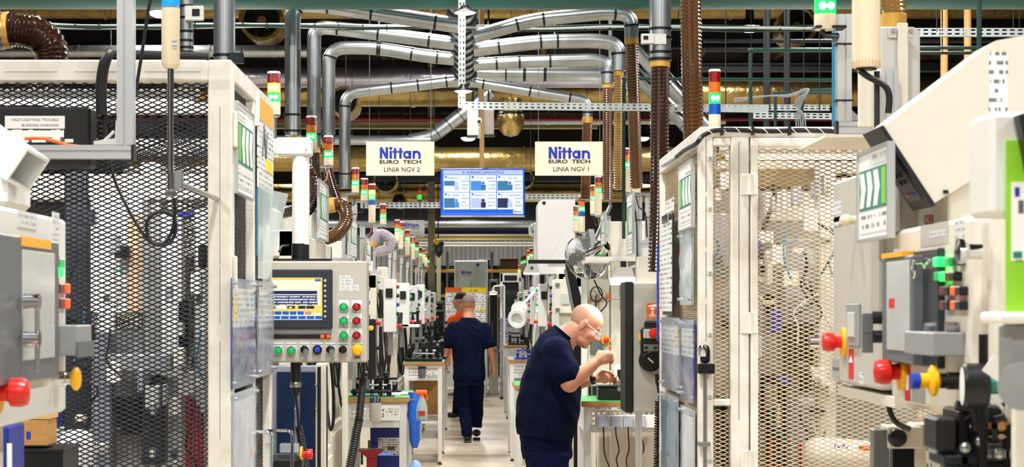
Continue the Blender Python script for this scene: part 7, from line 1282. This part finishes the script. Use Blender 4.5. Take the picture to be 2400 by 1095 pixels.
def hand(mb, wrist, d, up, palm, curl=.5, right=True, spread=.25, thumb_curl=.5, size=1.0):
    """palm with four unequal bent fingers and a thumb from the side; d = direction of the fingers, palm = normal out of the palm"""
    d = Vector(d).normalized(); palm = Vector(palm); palm = (palm-d*palm.dot(d)).normalized(); side = d.cross(palm).normalized()
    if Vector(up).dot(side) < 0: side = -side                 # side points to the thumb
    w = Vector(wrist); k = size
    mb.tube([w-d*.02, w+d*.03*k, w+d*.075*k], [.026*k, .03*k, .032*k], 12); mb.sph(w+d*.045*k+side*.014*k, .027*k, 12, 8); mb.sph(w+d*.05*k-side*.016*k, .026*k, 12, 8); mb.sph(w+d*.078*k, .03*k, 12, 8)
    for i, (off, L) in enumerate(((.03, .075), (.011, .085), (-.009, .08), (-.028, .062))):
        p = w+d*(.082-.006*abs(i-1))*k+side*off*k; dirn = d.copy(); dirn = (dirn+side*(off*spread*4)).normalized(); pts = [p-d*.015*k, p]; ang = 0
        for seg, fr in enumerate((.45, .32, .23)):
            ang += curl*(1.0 if seg == 0 else 1.25); v = dirn*math.cos(ang)+palm*math.sin(ang); p = p+v*L*k*fr; pts.append(p)
        mb.tube(pts, [.0095*k, .0095*k, .009*k, .0085*k, .0075*k], 9); mb.sph(pts[-1], .0078*k, 9, 6); mb.sph(pts[2], .0096*k, 9, 6)
    b = w+d*.03*k+side*.03*k; q = (side*.8+d*.7+palm*.25).normalized(); p1 = b+q*.035*k; q2 = (d*.9+palm*thumb_curl+side*(.2-thumb_curl*.4)).normalized(); p2 = p1+q2*.03*k; p3 = p2+(q2+palm*thumb_curl*.6).normalized()*.024*k
    mb.tube([w+d*.015*k+side*.015*k, b, p1, p2, p3], [.017*k, .016*k, .012*k, .011*k, .009*k], 10); mb.sph(p3, .0092*k, 9, 6); return mb
# ---- the man working at the right table: side view, bent over, facing right
Yw = 11.05
def W(u, v, dy=0.0): return Vector((px(u, Yw), Yw+dy, pz(v, Yw)))
t = T('person', 'bald man in navy T-shirt and safety glasses bent over his work at the table', 'person', (px(1278, Yw), Yw, 0))
LA = Vector((0, 1, 0))
def ring(u, v, w, d, tilt, dy=0): fo = Vector((math.cos(tilt), 0, -math.sin(tilt))); return (W(u, v, dy), w, d, LA, fo)
body = MB(); RotH = Matrix.Rotation(math.radians(36), 4, 'Y') @ Matrix.Rotation(math.radians(-6), 4, 'Z')
hc = W(1369, 764)
mh = head(body, hc, RotH, 1.12)
limb(body, [W(1318, 806), W(1333, 791), W(1350, 776)], [.07, .066, .068], 16)
sh_r, el_r, wr_r = W(1300, 822, -.2), W(1330, 895, -.24), W(1393, 848, -.16); sh_l, el_l, wr_l = W(1312, 822, .2), W(1342, 905, .26), W(1402, 890, .2)
limb(body, [sh_r+Vector((0, .03, 0)), (sh_r+el_r)/2+Vector((-.01, 0, 0)), el_r], [.05, .056, .056]); limb(body, [el_r, el_r.lerp(wr_r, .35), wr_r], [.052, .05, .031])
limb(body, [sh_l-Vector((0, .03, 0)), (sh_l+el_l)/2, el_l], [.05, .054, .05]); limb(body, [el_l, el_l.lerp(wr_l, .35), wr_l], [.05, .046, .03])
hand(body, wr_r, (.8, .15, .45), (-.4, .1, .9), (.3, .85, -.5), curl=.85, thumb_curl=.9, spread=.1, size=1.08)
hand(body, wr_l, (.95, -.1, .12), (0, -.6, .9), (.1, -.75, -.5), curl=.5, thumb_curl=.5, size=1.05)
loft(body, [ring(1280, 1030, .17, .13, .1), ring(1288, 960, .17, .15, .15), ring(1295, 900, .17, .15, .25), ring(1304, 850, .16, .1, .4), ring(1312, 815, .1, .06, .6)])
fuse(body, 'body', 'skin', t, .0055, 3)
shirt = MB()
loft(shirt, [ring(1276, 1026, .195, .165, .12), ring(1277, 1016, .2, .168, .12), ring(1281, 985, .205, .19, .1), ring(1286, 945, .205, .195, .08), ring(1290, 905, .2, .185, .12), ring(1296, 868, .205, .165, .25), ring(1300, 838, .205, .15, .42), ring(1307, 810, .18, .125, .55), ring(1314, 794, .125, .095, .66), ring(1320, 783, .088, .07, .74)], 28, 2.3)
for s, e in ((sh_r+Vector((0, .03, 0)), el_r), (sh_l-Vector((0, .03, 0)), el_l)):
    q = s.lerp(e, .66); limb(shirt, [s+Vector((.0, 0, .0)), s.lerp(e, .35)+Vector((-.008, 0, 0)), q], [.092, .09, .094])
o = fuse(shirt, 'shirt', 'navy_cloth', t, .007, 9, wrinkle=.005)
MB().tube([W(1320+20*math.cos(a), 782+17*math.cos(a), .084*math.sin(a)) for a in np.linspace(0, 2*math.pi, 25)], .009, 8, False).build('collar', 'navy_trousers', o)
tr = MB()
loft(tr, [ring(1283, 1075, .175, .15, 0), ring(1279, 1035, .185, .16, .05), ring(1278, 1000, .18, .15, .08)], 24)
for s, dx in ((-1, 6), (1, -10)):
    loft(tr, [((px(1276+dx, Yw), Yw+s*.095, .06), .062, .075, LA, (1, 0, 0)), ((px(1278+dx, Yw), Yw+s*.098, .3), .07, .08, LA, (1, 0, 0)), ((px(1284+dx, Yw), Yw+s*.1, .5), .08, .088, LA, (1, 0, 0)), (W(1284, 1100, s*.1), .098, .122, LA, (1, 0, 0)), (W(1282, 1060, s*.09), .1, .14, LA, (1, 0, 0))], 18)
o = fuse(tr, 'trousers', 'navy_trousers', t, .009, 4, wrinkle=.006)
for s, dx in ((-1, 6), (1, -10)):
    x = px(1276+dx, Yw); MB().sph((x+.05, Yw+s*.1, .055), (.13, .052, .05), 16, 9).box(x-.08, x+.17, Yw+s*.1-.045, Yw+s*.1+.045, 0, .03, .012).build('shoe', 'shoe_black', t)
# glasses, watch, screwdriver
g = MB()
for s in (-1, 1): g.tube([mh @ Vector((.094, s*.06, .016)), mh @ Vector((.07, s*.074, .018)), mh @ Vector((-.01, s*.083, .016)), mh @ Vector((-.03, s*.084, .004))], .0018, 6)
g.tube([mh @ Vector((.106, y, .021-.15*y*y)) for y in (-.06, -.03, 0, .03, .06)], .0022, 6); gl = g.build('safety_glasses', 'glass', t)
for s in (-1, 1):
    b = MB(); vs = [mh @ Vector((.112-9.5*yy*yy, s*yy, zz)) for zz in (.021, .002, -.018) for yy in (.01, .028, .048, .068)]
    b.add(vs, [(j*4+i, j*4+i+1, j*4+i+5, j*4+i+4) for j in range(2) for i in range(3)], True).build('lens', 'eyewear', gl)
    MB().sph(mh @ Vector((.0715, s*.033, .007)), .011, 10, 7).build('eye', 'ink_white', t); MB().sph(mh @ Vector((.0805, s*.035, .003)), .0045, 8, 6).build('pupil', 'ink_black', t)
    MB().tube([mh @ Vector((.088, s*.016, .034)), mh @ Vector((.09, s*.034, .038)), mh @ Vector((.076, s*.052, .034))], [.0015, .003, .001], 6).build('eyebrow', 'hair_grey', t)
MB().tube([mh @ Vector((.088, y, -.059-.1*abs(y)*.5)) if abs(y) > .015 else mh @ Vector((.1, y, -.059)) for y in (-.026, -.012, 0, .012, .026)], [.002, .0038, .0045, .0038, .002], 6).build('mouth', 'lip', t)
b = MB(); vs = []
for j in range(9):
    th = math.radians(62+j*9)
    for k in range(17): a = math.radians(95+170*k/16); q = Vector((-.008+.1025*math.sin(th)*math.cos(a), .0803*math.sin(th)*math.sin(a), .042+.0925*math.cos(th))); vs.append(mh @ q)
b.add(vs, [(j*17+k, j*17+k+1, (j+1)*17+k+1, (j+1)*17+k) for j in range(8) for k in range(16)], True).build('hair', 'hair_stubble', t)
wd = (wr_l-el_l).normalized(); wp = wr_l-wd*.02; MB().lathe(wp-wd*.011, wd, [(.031, 0), (.035, .002), (.035, .02), (.031, .022)], 18).build('watch_strap', 'black_rubber', t)
MB().box(wp.x-.014, wp.x+.014, wp.y-.044, wp.y-.034, wp.z-.012, wp.z+.016, .003).build('watch_case', 'black_metal', t)
tip = wr_r+Vector((.085, .04, .06)); s_t = T('screwdriver', 'small screwdriver held upright in the working man\'s near hand', 'tool', tip); MB().cyl(tip+Vector((.0, 0, .04)), tip+Vector((.004, .02, -.04)), .007, n=10).build('grip', 'orange_plastic', s_t); MB().cyl(tip+Vector((.004, .02, -.04)), tip+Vector((.012, .05, -.12)), .0025, n=8).build('blade', 'chrome', s_t)
# ---- the man walking away, seen from behind
Yk = 22.2
def K(u, v, dy=0.0): return Vector((px(u, Yk), Yk+dy, pz(v, Yk)))
t = T('person', 'man in navy T-shirt and trousers walking away down the aisle', 'person', (px(1102, Yk), Yk, 0)); SX = Vector((1, 0, 0)); FY = Vector((0, 1, 0))
def kr(u, v, w, d, dy=0): return (K(u, v, dy), w, d, SX, FY)
body = MB(); mh = head(body, K(1098, 716, .02), Matrix.Rotation(math.radians(86), 4, 'Z') @ Matrix.Rotation(math.radians(4), 4, 'Y'))
limb(body, [K(1098, 752), K(1098, 736, .01), K(1098, 722, .02)], [.075, .064, .062], 14)
aR = [K(1135, 770), K(1148, 812, -.03), K(1157, 856, .06)]; aL = [K(1061, 770), K(1047, 812, -.02), K(1041, 850, .1)]
for a in (aR, aL): limb(body, a[:2], [.05, .046]); limb(body, [a[1], a[1].lerp(a[2], .35), a[2]], [.046, .045, .03])
hand(body, aR[2], (.05, .1, -1), (-.3, .9, 0), (-1, -.1, 0), curl=.45, thumb_curl=.4, size=1.05); hand(body, aL[2], (.05, .2, -1), (.3, .9, 0), (1, -.1, 0), curl=.45, thumb_curl=.4, size=1.05)
loft(body, [kr(1100, 880, .16, .11), kr(1100, 830, .16, .11), kr(1099, 780, .19, .1), kr(1098, 757, .13, .07)]); fuse(body, 'body', 'skin', t, .008, 3)
sh = MB(); loft(sh, [kr(1101, 893, .195, .135, .0), kr(1100, 882, .198, .14), kr(1100, 850, .19, .14, .01), kr(1099, 815, .2, .14), kr(1099, 785, .215, .135), kr(1098, 768, .21, .115), kr(1098, 754, .15, .09), kr(1098, 745, .085, .07)], 26, 2.5)
for a in (aR, aL): limb(sh, [a[0], a[0].lerp(a[1], .5), a[0].lerp(a[1], .8)], [.08, .078, .08])
fuse(sh, 'shirt', 'navy_cloth', t, .009, 10, wrinkle=.007)
tr = MB(); loft(tr, [kr(1101, 905, .175, .13, 0), kr(1101, 880, .18, .135), kr(1101, 868, .175, .13)], 22)
fl, fr_ = (K(1096, 1020, -.18), K(1117, 1005, .22))
for hp, kn, an in ((K(1083, 900), K(1087, 955, .02), fl), (K(1117, 900), K(1118, 950, .12), fr_)): loft(tr, [(an, .065, .07, SX, FY), (an.lerp(kn, .5), .072, .08, SX, FY), (kn, .078, .085, SX, FY), (kn.lerp(hp, .6), .09, .1, SX, FY), (hp, .1, .12, SX, FY)], 18)
fuse(tr, 'trousers', 'navy_trousers', t, .009, 4, wrinkle=.007)
for q, up in ((fl, 0), (fr_, .035)): z0 = .0 if not up else .0; MB().sph((q.x, q.y+.06, .05+up), (.052, .13, .045), 14, 9).box(q.x-.045, q.x+.045, q.y-.07, q.y+.18, z0+up*.0, .025+up*.0, .01).build('shoe', 'shoe_black', t)
b = MB(); vs = []
for j in range(12):
    th = math.radians(8+j*8.5)
    for k in range(25): a = math.radians(50+260*k/24); vs.append(mh @ Vector((-.008+.1025*math.sin(th)*math.cos(a), .0803*math.sin(th)*math.sin(a), .042+.0925*math.cos(th))))
b.add(vs, [(j*25+k, j*25+k+1, (j+1)*25+k+1, (j+1)*25+k) for j in range(11) for k in range(24)], True).build('hair', 'hair_grey', t)
# ---- the man in orange beyond, seen over the walker's shoulder
Yo = 27.0
def O(u, v, dy=0.0): return Vector((px(u, Yo), Yo+dy, pz(v, Yo)))
t = T('person', 'dark haired man in an orange and navy shirt beyond the walking man', 'person', (px(1078, Yo), Yo, 0))
body = MB(); mh = head(body, O(1079, 706), Matrix.Rotation(math.radians(172), 4, 'Z')); limb(body, [O(1080, 735), O(1080, 712)], [.07, .06]); aL = [O(1062, 752, -.1), O(1055, 795, -.12), O(1052, 835, -.16)]
limb(body, aL[:2], [.055, .045]); limb(body, aL[1:], [.045, .03]); hand(body, aL[2], (-.1, -.1, -1), (-.9, -.3, 0), (.2, 1, 0), curl=.4)
def orr(u, v, w, d): return (O(u, v), w, d, FY, SX)
loft(body, [orr(1082, 850, .15, .1), orr(1081, 760, .18, .1), orr(1081, 738, .1, .07)]); fuse(body, 'body', 'skin', t, .01, 3)
sh = MB(); loft(sh, [orr(1083, 855, .19, .14), orr(1082, 820, .19, .15), orr(1081, 770, .22, .14), orr(1081, 742, .15, .1), orr(1080, 732, .08, .07)], 24); limb(sh, [aL[0], aL[0].lerp(aL[1], .7)], [.085, .075]); o = fuse(sh, 'shirt', 'orange_cloth', t, .01, 4)
loft(MB(), [orr(1087, 840, .195, .12), orr(1088, 790, .215, .13), orr(1086, 762, .215, .11)], 20).build('navy_panel', 'navy_cloth', o)
tr = MB(); loft(tr, [orr(1084, 880, .18, .13), orr(1083, 850, .19, .14)], 20)
for s in (-1, 1): loft(tr, [((px(1084, Yo)+s*.08, Yo+s*.09, .06), .07, .075, FY, SX), ((px(1084, Yo)+s*.04, Yo+s*.09, .5), .08, .085, FY, SX), (O(1084, 870, s*.09), .1, .13, FY, SX)], 16); MB().sph((px(1084, Yo)+s*.08-.06, Yo+s*.09, .05), (.13, .05, .045), 14, 8).build('shoe', 'shoe_black', t)
fuse(tr, 'trousers', 'navy_trousers', t, .011, 4); b = MB(); vs = []
for j in range(12):
    th = math.radians(4+j*8.5)
    for k in range(25): a = math.radians(38+284*k/24); vs.append(mh @ Vector((-.008+.106*math.sin(th)*math.cos(a), .084*math.sin(th)*math.sin(a), .044+.098*math.cos(th))))
b.add(vs, [(j*25+k, j*25+k+1, (j+1)*25+k+1, (j+1)*25+k) for j in range(11) for k in range(24)], True).build('hair', 'hair_dark', t)
for s in (-1, 1): MB().sph(mh @ Vector((.086, s*.03, .008)), .008, 8, 6).build('eye', 'ink_black', t)
flush_texts()
